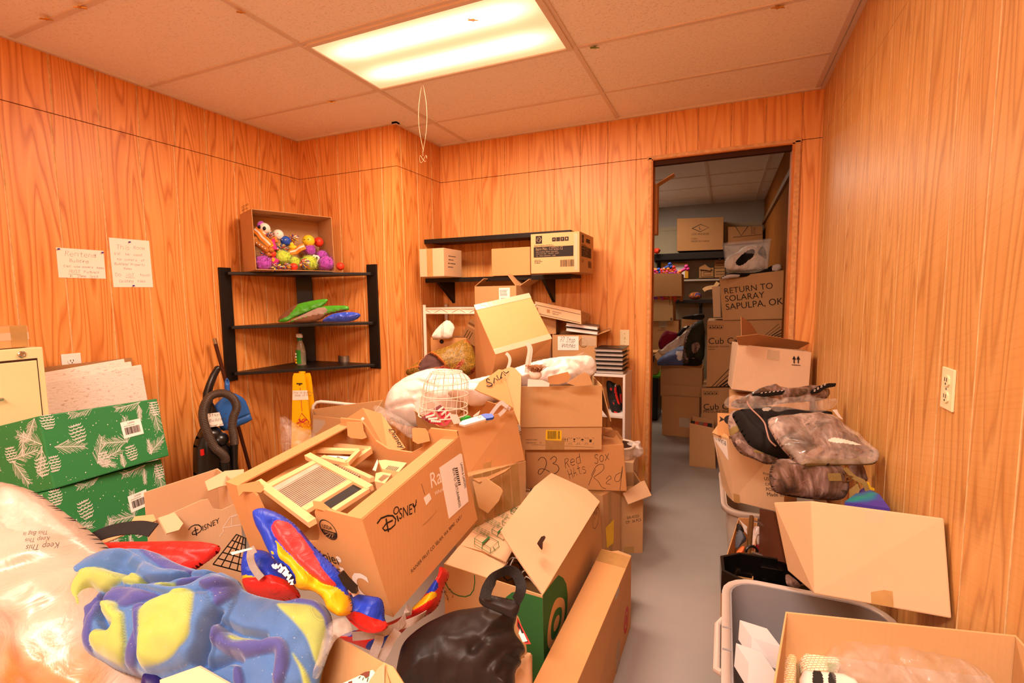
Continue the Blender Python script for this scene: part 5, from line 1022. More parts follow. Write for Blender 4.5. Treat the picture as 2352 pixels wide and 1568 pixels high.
slab_o = slab('paper_card', [at(*V7(-30, 420), 1.39), at(*V7(45, 250), 1.44), at(*V7(60, 300), 1.44), at(*V7(20, 440), 1.39)], .002, 'paper'); tag(slab_o, 'white card tucked between the pine blocks in the carton', 'card')
c = Carton('fruit_carton', 'small fruit carton tipped over behind the large one, printed face up', None, None, ('card_orange',), open_=False, corners=[at(892, 1042, 1.90), at(932, 1028, 1.98), at(900, 1040, 2.1), at(842, 1075, 1.9), at(833, 936, 2.0), at(876, 949, 2.1), at(850, 975, 2.2), at(783, 969, 2.02)])
c.tpx('f', 'Disney', (892, 985), (920, 1030), sy=1.1); c.ppx('f', [(853, 984), (858, 986), (872, 1010), (869, 1014)], 'gap') if 0 else None; c.lpx('l', [(829, 961), (834, 957), (838, 962), (832, 966)], 'paper', 'small_sticker'); c.spx('f', [(887, 959), (893, 972), (900, 980), (908, 984)], .0016); c.done()
# ---- carton with the upside-down print
c = Carton('printed_carton', 'open cardboard box with upside-down shipping print, holding hobby supplies', None, None, ('card_orange',), corners=[(0.896, -0.016, 0.683), (1.080, 0.213, 0.704), (0.606, 0.631, 0.670), (0.395, 0.387, 0.610), (0.787, -0.067, 0.906), (1.039, 0.194, 0.951), (0.561, 0.610, 0.914), (0.343, 0.363, 0.858)])
def U6(x, y): return 1060 + x / 6.03, 960 + y / 6.03
def V6(x, y): return 900 + x / 3.92, 880 + y / 3.92
c.tpx('f', '4M', U6(398, 552), U6(322, 575), sy=1.3)
for k in range(26):
  t = k / 26; x = 232 + 232 * t; y = 492 - 58 * t
  if k % 5 != 4: c.ppx('f', [U6(x, y), U6(x + 5, y - 1), U6(x + 4, y + 66), U6(x - 1, y + 67)])
for k, (a, b2) in enumerate((((75, 450), (440, 390)), ((180, 465), (440, 418)), ((300, 405), (440, 370)), ((330, 365), (540, 340)), ((405, 270), (545, 240)), ((450, 300), (545, 285)), ((420, 220), (530, 205)), ((440, 250), (530, 225)), ((470, 325), (545, 312)), ((500, 385), (545, 378)))):
  n = 9 if b2[0] - a[0] > 200 else 4
  for i in range(n):
    t0, t1 = i / n, (i + .75) / n; q = lambda t, dy: U6(a[0] + (b2[0] - a[0]) * t, a[1] + (b2[1] - a[1]) * t + dy); c.ppx('f', [q(t0, 0), q(t1, 0), q(t1, -9), q(t0, -9)])
fan(c.mb, [tuple(c.uv('f', U6(*p))) for p in [(500, 505), (528, 492), (528, 530), (512, 546), (498, 535)]], c.F('f'), c.mat('ink'))
b = MB(warp=c.warp); b.prism([tuple(c.uv('f', U6(*p), .0012)) for p in [(330, 40), (445, 20), (410, 700), (300, 735)]], 0, .0005, 0, c.F('f', .0012)); b.build('tape', 'tape', c.root)
c.done()
flat('blister_red', 'b8283a', .35, var=.1); flat('blister_dark', '6a1a1e', .4); flat('pearl', 'eed8cc', .15, spec=.7); flat('toy_green', '2fae3a', .4); flat('logo_blue', '1f4fc0', .3)
def card_slab(name, px, d, m, label, cat, th=.003): o = slab(name, [at(*(list(U3(*p)) + [d if not hasattr(d, '__len__') else d[i]])) for i, p in enumerate(px)], th, m); return tag(o, label, cat)
P0 = Plane(*U3(560, 1180), 2.22, facing(.55))
def blister(px, d, label, hdr):
  pl = Plane(*U3(*np.mean(px, 0)), d, facing(.5)); r = thing('blister_pack', label, 'blister pack', pl.M()); b = MB(); pts = [pl.px(*U3(*p)) for p in px]; b.prism(pts, -.001, .001); b.build('backing_card', 'blister_red', r)
  b = MB(); h = [pl.px(*U3(*p)) for p in hdr]; b.prism(h, .001, .0015); b.build('header', 'blister_dark', r); b = MB(); a0, a1, a2, a3 = [np.array(q) for q in pts[:4]]
  for i in range(5):
    for j in range(3): q = a0 * (1 - .25 - j * .2) * 1 + 0; p = (a1 * (.30 + .14 * i) + a0 * (.70 - .14 * i)) * (1 - .25 * j - .25) + (a2 * (.30 + .14 * i) + a3 * (.70 - .14 * i)) * (.25 * j + .25); b.ball((p[0], p[1], .006), .006, 0, 10)
  b.build('bubbles', 'pearl', r); return r
blister([(230, 1170), (440, 1060), (700, 1330), (400, 1270)], 2.18, 'red blister pack with round bubbles at the front left in the printed box', [(230, 1170), (300, 1120), (400, 1260), (390, 1275)])
blister([(470, 1000), (600, 920), (880, 1150), (720, 1320)], 2.24, 'second red blister pack standing behind the first', [(470, 1000), (600, 920), (680, 1010), (560, 1080)])
c_ = card_slab('clear_pack', [(760, 1090), (930, 1110), (1000, 1270), (860, 1290)], 2.20, 'pearl', 'clear pack of pale beads between blister pack and green toy', 'pack')
o = puff('plastic_toy', [U3(*q) for q in [(970, 1170), (1010, 1130), (1130, 1110), (1190, 1130), (1200, 1170), (1120, 1210), (1060, 1240), (980, 1235)]], Plane(*U3(1080, 1170), 2.26, facing(.4)), .02, ['toy_green'], res=30); tag(o, 'bright green plastic toy in the printed box', 'toy')
r = thing('ruler_pack', 'white package with a blue end lying across the printed box', 'package', None); pl = Plane(*U3(1300, 1180), 2.16, facing(.55)); r.matrix_world = pl.M()
b = MB(); b.prism([pl.px(*U3(*p)) for p in [(960, 1290), (1020, 1225), (1390, 1110), (1480, 1190), (1060, 1310)]][::-1], -.012, 0); b.build('carton', 'paper', r); b = MB(); b.prism([pl.px(*U3(*p)) for p in [(1385, 1112), (1470, 1090), (1590, 1095), (1635, 1140), (1610, 1170), (1480, 1190)]][::-1], -.012, .002); b.build('blue_end', 'logo_blue', r); b = MB(); ring(b, *pl.px(*U3(1355, 1155)), .007, .006, .0015, Matrix.Translation((0, 0, .001)), 0); b.build('print', 'ink', r)
flat('hanger_white', 'd8d0cc', .3); hk = lambda px, d, label: hook([U3(*p) for p in px], d, label, 'hanger_white')
hk([(1490, 1195), (1570, 1110), (1660, 990), (1740, 900), (1790, 880), (1840, 920), (1900, 960)], 2.20, 'broad white plastic hanger arm at the right of the printed box'); hk([(1730, 1120), (1800, 1060), (1880, 980), (1950, 1000)], 2.24, 'second white hanger arm, behind the broad one')
card_slab('paper_sheet', [(100, 870), (230, 830), (350, 870), (340, 1080), (180, 1110), (120, 1000)], 2.38, 'paper', 'white paper sheet standing at the left end of the printed box', 'paper')
card_slab('price_tag', [(1230, 1130), (1370, 1025), (1340, 1105), (1250, 1150)], 2.26, 'paper_warm', 'small pale price tag between green toy and blue-ended package', 'tag')
# white wire basket, upside down on the supplies
r = thing('wire_basket', 'white round wire basket upside down on the printed box', 'wire basket'); r.location = (0, 0, 0)
rings = [(U3(720, 285), 300 / 8.4, 55 / 8.4), (U3(710, 470), 420 / 8.4, 75 / 8.4), (U3(690, 710), 445 / 8.4, 92 / 8.4), (U3(665, 930), 455 / 8.4, 90 / 8.4), (U3(655, 1090), 470 / 8.4, 85 / 8.4)]
DB = 2.30; cc = [at(u, v, DB) for (u, v), _, _ in rings]; cdir = np.array([ROT[0], -ROT[2] + 0 * ROT[0]]); fl = ROT[2].copy(); fl[2] = 0; fl /= np.linalg.norm(fl); rt = np.array([fl[1], -fl[0], 0])
def ringpt(i, a): R = rings[i][1] / FPX * DB; return tuple(cc[i] + rt * R * math.cos(a) + fl * R * math.sin(a))
mb = MB(); [mb.tube([ringpt(i, 2 * math.pi * k / 36) for k in range(36)], .0022 if i < 4 else .003, 0, 6, closed=True) for i in range(5)]; mb.build('hoops', 'rack_white', r)
mb = MB(); [mb.tube([tuple(cc[0])] + [ringpt(i, 2 * math.pi * k / 14) for i in range(5)], .0018, 0, 5) for k in range(14)]; mb.build('wires', 'rack_white', r)
# ---- crushed taped carton under it
c = Carton('crushed_carton', 'crushed box wrapped in brown tape beneath the upside-down printed one', None, None, ('card_tan',), open_=False, corners=[at(1100, 1330, 2.10), at(1208, 1290, 2.3), at(1180, 1260, 2.7), at(1050, 1280, 2.5), at(1076, 1094, 2.12), at(1208, 1058, 2.38), at(1170, 1040, 2.7), at(1030, 1070, 2.5)])
for k in range(5): c.strip('tape', 'f', .035 + k * .058, c.h * .6, .045, c.h * .8, 'tape', rot=-3 + k * 2)
slab('torn_flap', [at(1086, 1105, 2.08), at(1118, 1098, 2.1), at(1150, 1120, 2.02), at(1155, 1128, 2.02), at(1146, 1150, 2.04), at(1121, 1178, 2.08), at(1100, 1165, 2.08)], .005, 'card', c.root); slab('torn_flap', [at(1085, 1100, 2.09), at(1120, 1095, 2.12), at(1175, 1072, 2.2), at(1160, 1084, 2.18), at(1125, 1102, 2.08), at(1100, 1108, 2.07)], .005, 'card_dark', c.root); c.done()
# ---- stack: floor carton, hats carton, open carton with the hand-lettered flap
c = Carton('carton', 'cardboard box with a yellow label on the floor under the hats box', None, None, ('card_tan',), open_=False, corners=[(.985, .62, .0), (1.392, .60, 0), (1.44, .745, 0), (1.05, .9, 0), (.985, .62, .435), (1.375, .585, .43), (1.435, .765, .425), (1.05, .9, .435)])
c.lpx('r', [(1391, 1212), (1410, 1192), (1409, 1246), (1394, 1258)], 'toy_yellow', 'yellow_label', lambda b: [c.spx('r', [], .001)] and None); c.strip('tape', 'r', .08, c.h * .5, .04, c.h, 'tape'); c.strip('tape', 't', c.w - .05, c.d / 2, .05, c.d, 'tape'); c.done()
c = Carton('hats_carton', 'cardboard box marked in pen as Red Sox hats', None, None, ('card_orange',), open_=False, bevel=.006, corners=[(0.983, 0.479, 0.448), (1.486, 0.689, 0.427), (1.325, 1.046, 0.437), (0.831, 0.838, 0.437), (0.981, 0.476, 0.665), (1.467, 0.683, 0.692), (1.325, 1.046, 0.678), (0.831, 0.838, 0.678)])
for pts in ([(1236, 1057), (1243, 1050), (1252, 1053), (1255, 1065), (1250, 1078), (1241, 1089), (1236, 1085), (1240, 1077), (1250, 1077), (1262, 1083)], [(1264, 1055), (1272, 1048), (1278, 1052), (1276, 1060), (1270, 1064), (1280, 1068), (1284, 1077), (1277, 1086), (1265, 1090)]): c.spx('f', [tuple(q)[:2] for q in curve([(*p, 0) for p in pts], 4)], .0032)
for s_, p0, p1, h in (('Red', (1299, 1074), (1338, 1062), .05), ('Sox', (1366, 1064), (1403, 1055), .046), ('HAts', (1309, 1099), (1350, 1082), .05)): c.hpx('f', s_, p0, p1, h, .0028, shear=.3)
for pts in ([(1352, 1114), (1358, 1098), (1368, 1078)], [(1358, 1092), (1370, 1070), (1385, 1066), (1386, 1078), (1372, 1090), (1364, 1096), (1374, 1105), (1382, 1118), (1392, 1122)], [(1392, 1100), (1400, 1092), (1404, 1098), (1396, 1104), (1392, 1110), (1402, 1112)], [(1425, 1085), (1414, 1092), (1413, 1104), (1424, 1102), (1430, 1070), (1424, 1125)]): c.spx('f', [tuple(q)[:2] for q in curve([(*p, 0) for p in pts], 4)], .0022)
c.done()
c = Carton('open_carton', 'tall open box with fold-over front flap and a hand-lettered side flap', None, None, ('card',), corners=[(0.975, 0.426, 0.679), (1.368, 0.589, 0.677), (1.227, 0.932, 0.678), (0.833, 0.769, 0.678), (0.974, 0.426, 1.018), (1.369, 0.589, 1.020), (1.227, 0.932, 1.019), (0.833, 0.769, 1.019)])
c.tpx('f', 'PRODUCT DIMENSIONS', (1222, 982), (1276, 980)); c.tpx('f', '400 X 502 X 370 MM', (1292, 981), (1341, 980)); c.tpx('f', 'MADE IN CHINA', (1208, 1011), (1234, 1011), sy=1.1); c.tpx('f', 'CARTON NO.      OF', (1208, 1018), (1244, 1018), sy=1.1); c.spx('f', [(1222, 1021), (1363, 1027)], .0012)
c.lpx('f', [(1253, 1010), (1290, 1012), (1290, 988), (1254, 987)], 'toy_yellow', 'barcode_sticker', lambda b: [c.ppx('f', [(1258 + k * 2.6, 1008), (1259.4 + k * 2.6, 1008), (1259.4 + k * 2.6, 989.5), (1258 + k * 2.6, 989.5)], mb=b, mi=1, off=.002) for k in range(11) if k != 8])
for k in range(4):
  x = 1293 + k * 18.6; [c.spx('f', q, .0014) for q in ([(x, 1008), (x, 1005), (x + 3, 1005)], [(x + 12, 1005), (x + 15, 1005), (x + 15, 1008)], [(x, 1016), (x, 1020), (x + 3, 1020)], [(x + 12, 1020), (x + 15, 1020), (x + 15, 1016)])]
  if k == 0: [c.spx('f', [(x + a, 1014), (x + a, 1008)], .002) for a in (5, 10)]; [c.ppx('f', [(x + a - 1.8, 1009), (x + a + 1.8, 1009), (x + a, 1006.5)]) for a in (5, 10)]
  elif k == 1: c.ppx('f', [(x + 5, 1007), (x + 10, 1007), (x + 9, 1010), (x + 6, 1010)]); c.spx('f', [(x + 7.5, 1010), (x + 7.5, 1014)], .002); c.spx('f', [(x + 5, 1014), (x + 10, 1014)], .002)
  elif k == 2: c.ppx('f', [(x + 3, 1010.5), (x + 7.5, 1007), (x + 12, 1010.5)]); c.spx('f', [(x + 7.5, 1010), (x + 7.5, 1014)], .0018)
  else: c.ppx('f', [(x + 5, 1010), (x + 10, 1010), (x + 10, 1015), (x + 5, 1015)]); c.spx('f', [(x + 3, 1008), (x + 12, 1010)], .0018)
c.flap('f', .215, 176)                                     # front flap folded right over the face
c.flap('r', .20, 165, inset=.01); c.flap('b', .12, -30); c.strip('tape', 'f', .42 * c.w, .03, .10, .06, 'tape')
fl_ = slab('lettered_flap', [at(*U3(*p), d) for p, d in [((1260, 620), 2.33), ((1360, 480), 2.38), ((1560, 360), 2.45), ((1720, 240), 2.5), ((1800, 250), 2.5), ((1850, 400), 2.48), ((2000, 980), 2.37), ((1850, 890), 2.33), ((1650, 790), 2.33), ((1370, 680), 2.32)]], .005, 'card_orange', c.root)
b = MB(); inv = c.root.matrix_world.inverted()
def on_flap(x, y):
  P = [np.array(at(*U3(*p), d)) for p, d in (((1260, 620), 2.33), ((1800, 250), 2.5), ((2000, 980), 2.37))]; n = np.cross(P[1] - P[0], P[2] - P[0]); n /= np.linalg.norm(n); n = n if n @ TOCAM > 0 else -n; d = ray(*U3(x, y)); return CAM + d * ((P[0] - CAM) @ n) / (d @ n) + n * .012, n
def flap_stroke(pts, wd):
  Q = [on_flap(*p) for p in pts]; b.strap([tuple(inv @ Vector(q[0])) for q in Q], tuple(Q[0][1]), wd, .0006)
for pts in ([(1530, 470), (1500, 440), (1470, 470), (1490, 510), (1560, 530), (1580, 560), (1530, 590), (1470, 575)], [(1610, 530), (1620, 430), (1690, 470)], [(1665, 375), (1710, 465), (1770, 415)], [(1740, 430), (1770, 315), (1840, 385)], [(1790, 300), (1850, 340), (1900, 300)]): flap_stroke([tuple(q)[:2] for q in curve([(*p, 0) for p in pts], 3)] if len(pts) > 5 else pts, .0055)
b.build('lettering', 'ink', fl_)
fb_ = slab('back_corner_flap', [at(*U3(*p), d) for p, d in [((1800, 250), 2.52), ((1950, 190), 2.55), ((2050, 220), 2.5), ((2165, 345), 2.42), ((2150, 900), 2.38), ((2140, 1330), 2.30), ((2010, 1010), 2.36)]], .005, 'card_tan', c.root)
c.done()
slab_ = slab('cardboard_insert', [at(*X4(*p), 2.50) for p in [(510, 260), (850, 175), (900, 260), (860, 340), (700, 390), (520, 390)]], .005, 'card_orange'); tag(slab_, 'cardboard sheet sticking up in the open box, left one', 'cardboard sheet')
slab_ = slab('cardboard_insert', [at(*X4(*p), 2.44) for p in [(830, 370), (1130, 180), (1220, 230), (1280, 400), (1000, 420)]], .005, 'card'); tag(slab_, 'cardboard sheet sticking up in the open box, right one', 'cardboard sheet')
slab_ = slab('barcode_card', [at(*X4(*p), 2.30) for p in [(170, 300), (420, 320), (540, 370), (530, 430), (160, 430)]], .002, 'paper'); tag(slab_, 'white barcode card at the front edge of the open box', 'card')
flat('doll_hair', 'b07a50', .8, var=.3, vs=60)
r = thing('doll', 'doll head with brown hair peeping out of the open box', 'doll', Matrix.Translation(at(*X4(300, 230), 2.40))); mb = MB(); mb.ball((0, 0, 0), (.03, .03, .022), 0, 14); mb.build('head', 'toy_white', r); mb = MB(); rr = random.Random(3)
for k in range(160): a = rr.uniform(0, 6.28); q = Vector((.03 * math.cos(a) * rr.random(), .03 * math.sin(a) * rr.random(), .02)); mb.tube([tuple(q * .8), tuple(q * 1.2 + Vector((.01 * rr.gauss(0, 1), .01 * rr.gauss(0, 1), .012))), tuple(q * 1.5 + Vector((.014 * rr.gauss(0, 1), .014 * rr.gauss(0, 1), .016)))], .0012, 0, 4)
mb.build('hair', 'doll_hair', r)
# ---- box with the green ring emblem, half-closed lids
c = Carton('emblem_carton', 'tall open box with a large green ring emblem on its corner', None, None, ('card',), corners=[(1.006, -.425, 0), (1.414, -.473, 0), (1.43, .40, 0), (.98, .36, 0), (1.006, -.425, .5), (1.414, -.473, .5), (1.418, .33, .5), (.98, .36, .5)])
def Y7(x, y): return 1000 + x / 3.35, 1100 + y / 3.35
gm = c.mat('ink_green')
def region(k, P, m, off, it=2): fan(c.mb, smooth_poly([tuple(c.uv(k, Y7(*p), off)) for p in P], it), c.F(k, off), m)
c.ppx('r', [Y7(*p) for p in [(828, 892), (885, 815), (948, 738), (985, 760), (1008, 805), (1018, 880), (1015, 990), (1005, 1100), (985, 1260), (970, 1395), (958, 1290), (870, 1428), (866, 1700), (842, 1700)]], 'ink_green', .0008)
region('r', [(945, 905), (990, 915), (1000, 980), (990, 1090), (960, 1210), (920, 1290), (885, 1315), (862, 1280), (862, 1180), (880, 1060), (910, 950)], c.mat('card'), .0016); region('r', [(950, 980), (978, 990), (970, 1090), (940, 1190), (905, 1245), (888, 1220), (890, 1120), (915, 1020)], gm, .0024); region('r', [(945, 1040), (958, 1050), (950, 1110), (930, 1160), (910, 1180), (910, 1120), (925, 1070)], c.mat('card'), .0032)
c.ppx('f', [Y7(*p) for p in [(826, 915), (700, 880), (640, 865), (590, 870), (540, 910), (560, 960), (640, 1060), (690, 1200), (705, 1330), (745, 1350), (750, 1700), (842, 1700)]], 'ink_green', .0008)
c.spx('f', [Y7(*p) for p in [(75, 790), (100, 840), (140, 880), (180, 898), (230, 905), (270, 890), (295, 850), (303, 790), (300, 740)]], .004, 'ink_green')
c.hpx('f', 'ASST', Y7(50, 880), Y7(112, 868), .03, .0018); c.hpx('f', '$ 5', Y7(88, 925), Y7(150, 905), .03, .0018)
def art(b): [c.ppx('r', [Y7(1216 + k * 5, 735 - k * 9), Y7(1219 + k * 5, 730 - k * 9), Y7(1219 + k * 5, 668 - k * 9), Y7(1216 + k * 5, 673 - k * 9)], mb=b, mi=1, off=.0022) for k in range(8)]
c.lpx('r', [Y7(*p) for p in [(1206, 675), (1260, 598), (1266, 690), (1212, 766)]], 'paper', 'barcode_sticker', art)
u = [c.uv('r', Y7(*p)) for p in ellipse(1236, 300, 22, 82, 18, 8)]; stroke(c.mb, u + u[:2], .0022, c.F('r'), c.mat('ink')); c.hpx('r', '24', Y7(1222, 310), Y7(1250, 270), .03, .002)
N0, N1 = (1.414, -.473, .502), (1.418, .33, .502); q = lambda x, y, z: onZ(*Y7(x, y), z)
slab('lid_flap', [N0, N1, q(1165, 80, .60), q(890, -45, .62), q(760, 60, .62), q(500, 400, .62), q(525, 450, .61), q(650, 640, .56)], .005, 'card_light', c.root)
slab('slot', [q(785, 490, .598), q(812, 448, .60), q(838, 440, .604), q(846, 455, .60), q(825, 490, .59), q(822, 540, .585), q(805, 520, .59)], .0075, 'gap', c.root)
slab('front_flap', [(1.008, -.42, .497), q(188, 512, .50), q(365, 560, .505), q(560, 640, .505), (1.22, -.40, .498), (1.2, -.448, .497)], .005, 'card_light', c.root)
pf = slab('printed_flap', [q(190, 512, .506), q(330, 350, .508), q(600, 100, .51), q(735, 105, .51), q(800, 120, .52), q(640, 470, .52), q(545, 640, .51), q(365, 560, .508)], .005, 'card_light', c.root)
b = MB(); inv = c.root.matrix_world.inverted();
def gp(x, y): return tuple(inv @ Vector(q(x, y, .5185)))
def gl(pts, wd=.0022): b.strap([gp(*p) for p in pts], (0, 0, 1), wd, .0005)
for ox, oy, s_ in ((300, 410, 1.15), (435, 350, .85), (515, 290, .75), (580, 215, .6)):
  A = [(0, 40), (45, 0), (160, 60), (110, 105)]; L = lambda p: (ox + p[0] * s_, oy + p[1] * s_)
  gl([L(p) for p in A + A[:1]]); gl([L((0, 40)), L((0, 75)), L((105, 140)), L((110, 105))]); gl([L((105, 140)), L((165, 95)), L((160, 60))]); gl([L((55, 72)), L((100, 30))], .010); gl([L((50, 105)), L((55, 72))]); gl([L((125, 95)), L((140, 118))])
for ox, oy in ((300, 350), (380, 280), (440, 215), (510, 170), (600, 200)):
  for k in range(4):
    for j in range(5): gl([(ox + k * -5 + j * 26, oy + k * 11 + j * 13), (ox + k * -5 + j * 26 + 18, oy + k * 11 + j * 13 + 9)], .0022)
b.build('printing', 'ink_green', pf); c.done()
# wires in the emblem carton
mb = MB(); rr = random.Random(8)
for k in range(9):
  p = Vector(q(520 + k * 34, 640 + k * 16 + rr.uniform(-20, 30), .47)); a0 = rr.uniform(0, 6); R = rr.uniform(.04, .07); mb.tube([(p.x + R * math.cos(a0 + t * .35), p.y + R * math.sin(a0 + t * .35), p.z + .02 * math.sin(t)) for t in range(9)], .0022, k % 2, 6)
o = mb.build('wire_tangle', ['rack_white', 'black_metal']); tag(o, 'tangle of white and black wire frames inside the emblem box', 'wire frames')
def wire(name, px, r_, mat, label, cat):
  P = [Vector(p) for p in px]; o0 = P[0].copy(); mb = MB(); mb.tube([tuple(x - o0) for x in P], r_, 0, 8); o = mb.build(name, mat); o.location = o0; return tag(o, label, cat)
mb = MB(); Pq = lambda u, v, d=2.28: Vector(at(u, v, d)); o0 = Pq(1217, 1124)
for a, b2 in (((1217, 1154), (1220, 1123)), ((1218, 1124), (1240, 1126)), ((1210, 1140), (1228, 1141)), ((1240, 1126), (1236, 1150))): mb.tube([tuple(Pq(*a) - o0), tuple(Pq(*b2) - o0)], .0035, 0, 8)
o = mb.build('wire_rack_part', 'black_metal'); o.location = o0; tag(o, 'black wire hook standing behind the light cardboard lid', 'wire hook')
# long carton with red ring mark, on the floor
c = Carton('long_carton', 'long flat carton on its edge with a red ring mark, beside the aisle', None, None, ('card_orange',), open_=False, corners=[(1.455, -1.0, 0), (1.575, -1.0, 0), (1.592, .201, 0), (1.45, .215, 0), (1.44, -1.0, .331), (1.555, -1.0, .331), (1.592, .201, .331), (1.455, .215, .331)])
for R in (.052, .022): ring(c.mb, *c.uv('r', (1438.5, 1423)), R, R * 1.05, .020 if R > .03 else .02, c.F('r'), c.mat('ink_red'))
c.strip('tape', 'r', .93, c.h / 2, .07, c.h, 'tape'); c.strip('tape', 't', c.w / 2, c.d - .06, c.w, .1, 'tape'); slab('loose_flap', [at(1396, 1322, 2.20), at(1392, 1268, 2.42), at(1420, 1265, 2.45), at(1450, 1276, 2.36), at(1440, 1278, 2.34), at(1422, 1296, 2.29), at(1412, 1312, 2.23)], .005, 'card', c.root); c.done()
# tall narrow carton
c = Carton('tall_carton', 'tall narrow cardboard box with flap hanging open at the aisle', None, None, ('card_tan',), corners=[(1.40, .80, 0), (1.545, .87, 0), (1.46, 1.08, 0), (1.31, 1.0, 0), (1.40, .80, .40), (1.545, .87, .40), (1.46, 1.08, .40), (1.31, 1.0, .40)])
c.tpx('f', '505-45323', (1440, 1192), (1468, 1187), sy=1.3); c.tpx('f', 'CP:  36 PCS', (1438, 1203), (1473, 1196), sy=1.3); slab('flap', [at(1431, 1133, 2.72), at(1472, 1106, 2.84), at(1480, 1104, 2.84), at(1496, 1138, 2.76), at(1443, 1158, 2.62)], .005, 'card_light', c.root); c.strip('tape', 'f', c.w / 2, .02, .06, .04, 'tape'); c.done()
# waste bin and the bag on it, small carton
flat('bin_white', 'dcc8b4', .4)
c = Carton('carton', 'cardboard box with a yellow strip standing behind the tall narrow one', None, None, ('card_light',), open_=False, corners=[(1.22, 1.10, 0), (1.445, 1.13, 0), (1.44, 1.36, 0), (1.22, 1.36, 0), (1.22, 1.10, .44), (1.445, 1.13, .44), (1.44, 1.36, .44), (1.22, 1.36, .44)]); c.hpx('f', '15', (1461, 1093), (1467, 1090), .03, .003); c.lpx('r', [(1476.5, 1096), (1483.5, 1074), (1483.5, 1060), (1477, 1068)], 'toy_yellow', 'yellow_label'); c.done()
r = thing('white_bin', 'white plastic bin holding a white carrier bag beside the cubby shelf', 'bin', Matrix.Translation((1.325, 1.235, .442))); mb = MB(); P = smooth_poly([(-.1, -.1), (.1, -.1), (.1, .1), (-.1, .1)], 2); mb.prism(P, 0, .075, 0, top=[(x * 1.08, y * 1.08) for x, y in P]); mb.build('bin', 'bin_white', r); mb = MB(); mb.prism([(x * .95, y * .95) for x, y in P], .0751, .0755); mb.build('opening', 'gap', r); mb = MB(); mb.tube([(x * 1.08, y * 1.08, .075) for x, y in P], .008, 0, 8, closed=True); mb.build('rim', 'bin_white', r)
o = puff('carrier_bag', [(1437, 1020), (1445, 1012), (1460, 1012), (1470, 1008), (1474, 1022), (1480, 1034), (1478, 1044), (1466, 1050), (1450, 1048), (1440, 1036)], Plane(1460, 1032, 3.22, facing(.3)), .06, ['milky_bag'], wr=.016, wf=22, ridge=1, res=40); tag(o, 'crumpled white carrier bag in the white bin', 'plastic bag')
c = Carton('carton', 'torn open cardboard box behind the hats box', None, None, ('card_tan',), corners=px_box([(1384, 1060), (1432, 1062), (1430, 1010), (1384, 1000)], 2.78, dy=.2)); slab('torn_flap', [at(1386, 995, 2.8), at(1405, 987, 2.9), at(1418, 990, 2.95), at(1431, 1008, 2.85), at(1426, 1016, 2.8), at(1410, 1006, 2.78)], .005, 'card_dark', c.root); c.done()
# ================================================================== soft heap in the foreground
def knit(name, col):
  t = NT(name); c = t.coord(); n = t.noise(c, 11, 4, .6); wv = t.add('ShaderNodeTexWave', {'Scale': 260.0, 'Distortion': 2.0, 'Detail': 2.0}, wave_type='BANDS', bands_direction='DIAGONAL'); t.put(wv.inputs['Vector'], c); L = lin(col); sp = t.noise(c, 190, 2, .7)
  at_ = t.add('ShaderNodeAttribute', attribute_name='dye').outputs['Color']; base = t.mix(t.math('MULTIPLY', n, .45), at_, (.08, .1, .2, 1)); base = t.mix(t.math('MULTIPLY', wv.outputs['Fac'], .2), base, (.02, .02, .05, 1)); base = t.mix(t.ramp(sp, [(.68, '000000'), (.8, 'ffffff')]), base, (.5, .5, .45, 1))
  t.base(base, .95, 0, .08); t.b.inputs['Sheen Weight'].default_value = .3; t.bump(t.math('ADD', wv.outputs['Fac'], t.math('MULTIPLY', sp, .6)), .15, .003); reg(name, t)
knit('knit', 'ffffff')
def nylon(name, col):
  t = NT(name); c = t.coord(); n = t.noise(c, 7, 3); L = lin(col); t.base(t.mix(n, tuple(x * .85 for x in L[:3]) + (1,), L), .45, 0, .35); t.bump(t.noise(c, 11, 4, .55, 1.2), .4, .02); reg(name, t)
nylon('nylon_blue', '1f3fc0'); nylon('nylon_red', 'd8281f'); nylon('nylon_coral', 'dc3a3a'); nylon('nylon_yellow', 'efb414'); nylon('nylon_orange', 'e06a14'); nylon('nylon_navy', '241a5a'); flat('webbing', 'b3a398', .7, var=.1, vs=200, bump=.3, bs=300); flat('webbing_black', '211c1a', .75, bump=.4, bs=260)
def A2(x, y): return x / 3.35, 1100 + y / 3.35
def R4(x, y): return 500 + x / 3.36, 1150 + y / 3.36
def Z5(x, y): return 560 + x / 4.9, 1160 + y / 4.9
def pf(name, label, cat, poly, d, n, thick, mats, group=None, conv=None, ref=None, **k):
  pts = [conv(*q) if conv else q for q in poly]; m = np.mean(pts, 0) if ref is None else ref; pl = Plane(m[0], m[1], d, n)
  r = thing(name, label, cat, pl.M(), group); k['patches'] = [(([conv(*q) for q in p[0]] if conv else p[0]),) + tuple(p[1:]) for p in k.get('patches', ())]; k['grooves'] = [([conv(*q) for q in g[0]] if conv else g[0],) + tuple(g[1:]) for g in k.get('grooves', ())]
  o = puff(k.pop('part', 'body'), pts, pl, thick, mats, r, **k); o.matrix_local = I4
  return r, pl
def on_pl(pl, u, v, off=0): q = pl.px(u, v); return (q[0], q[1], off - pl.drop)
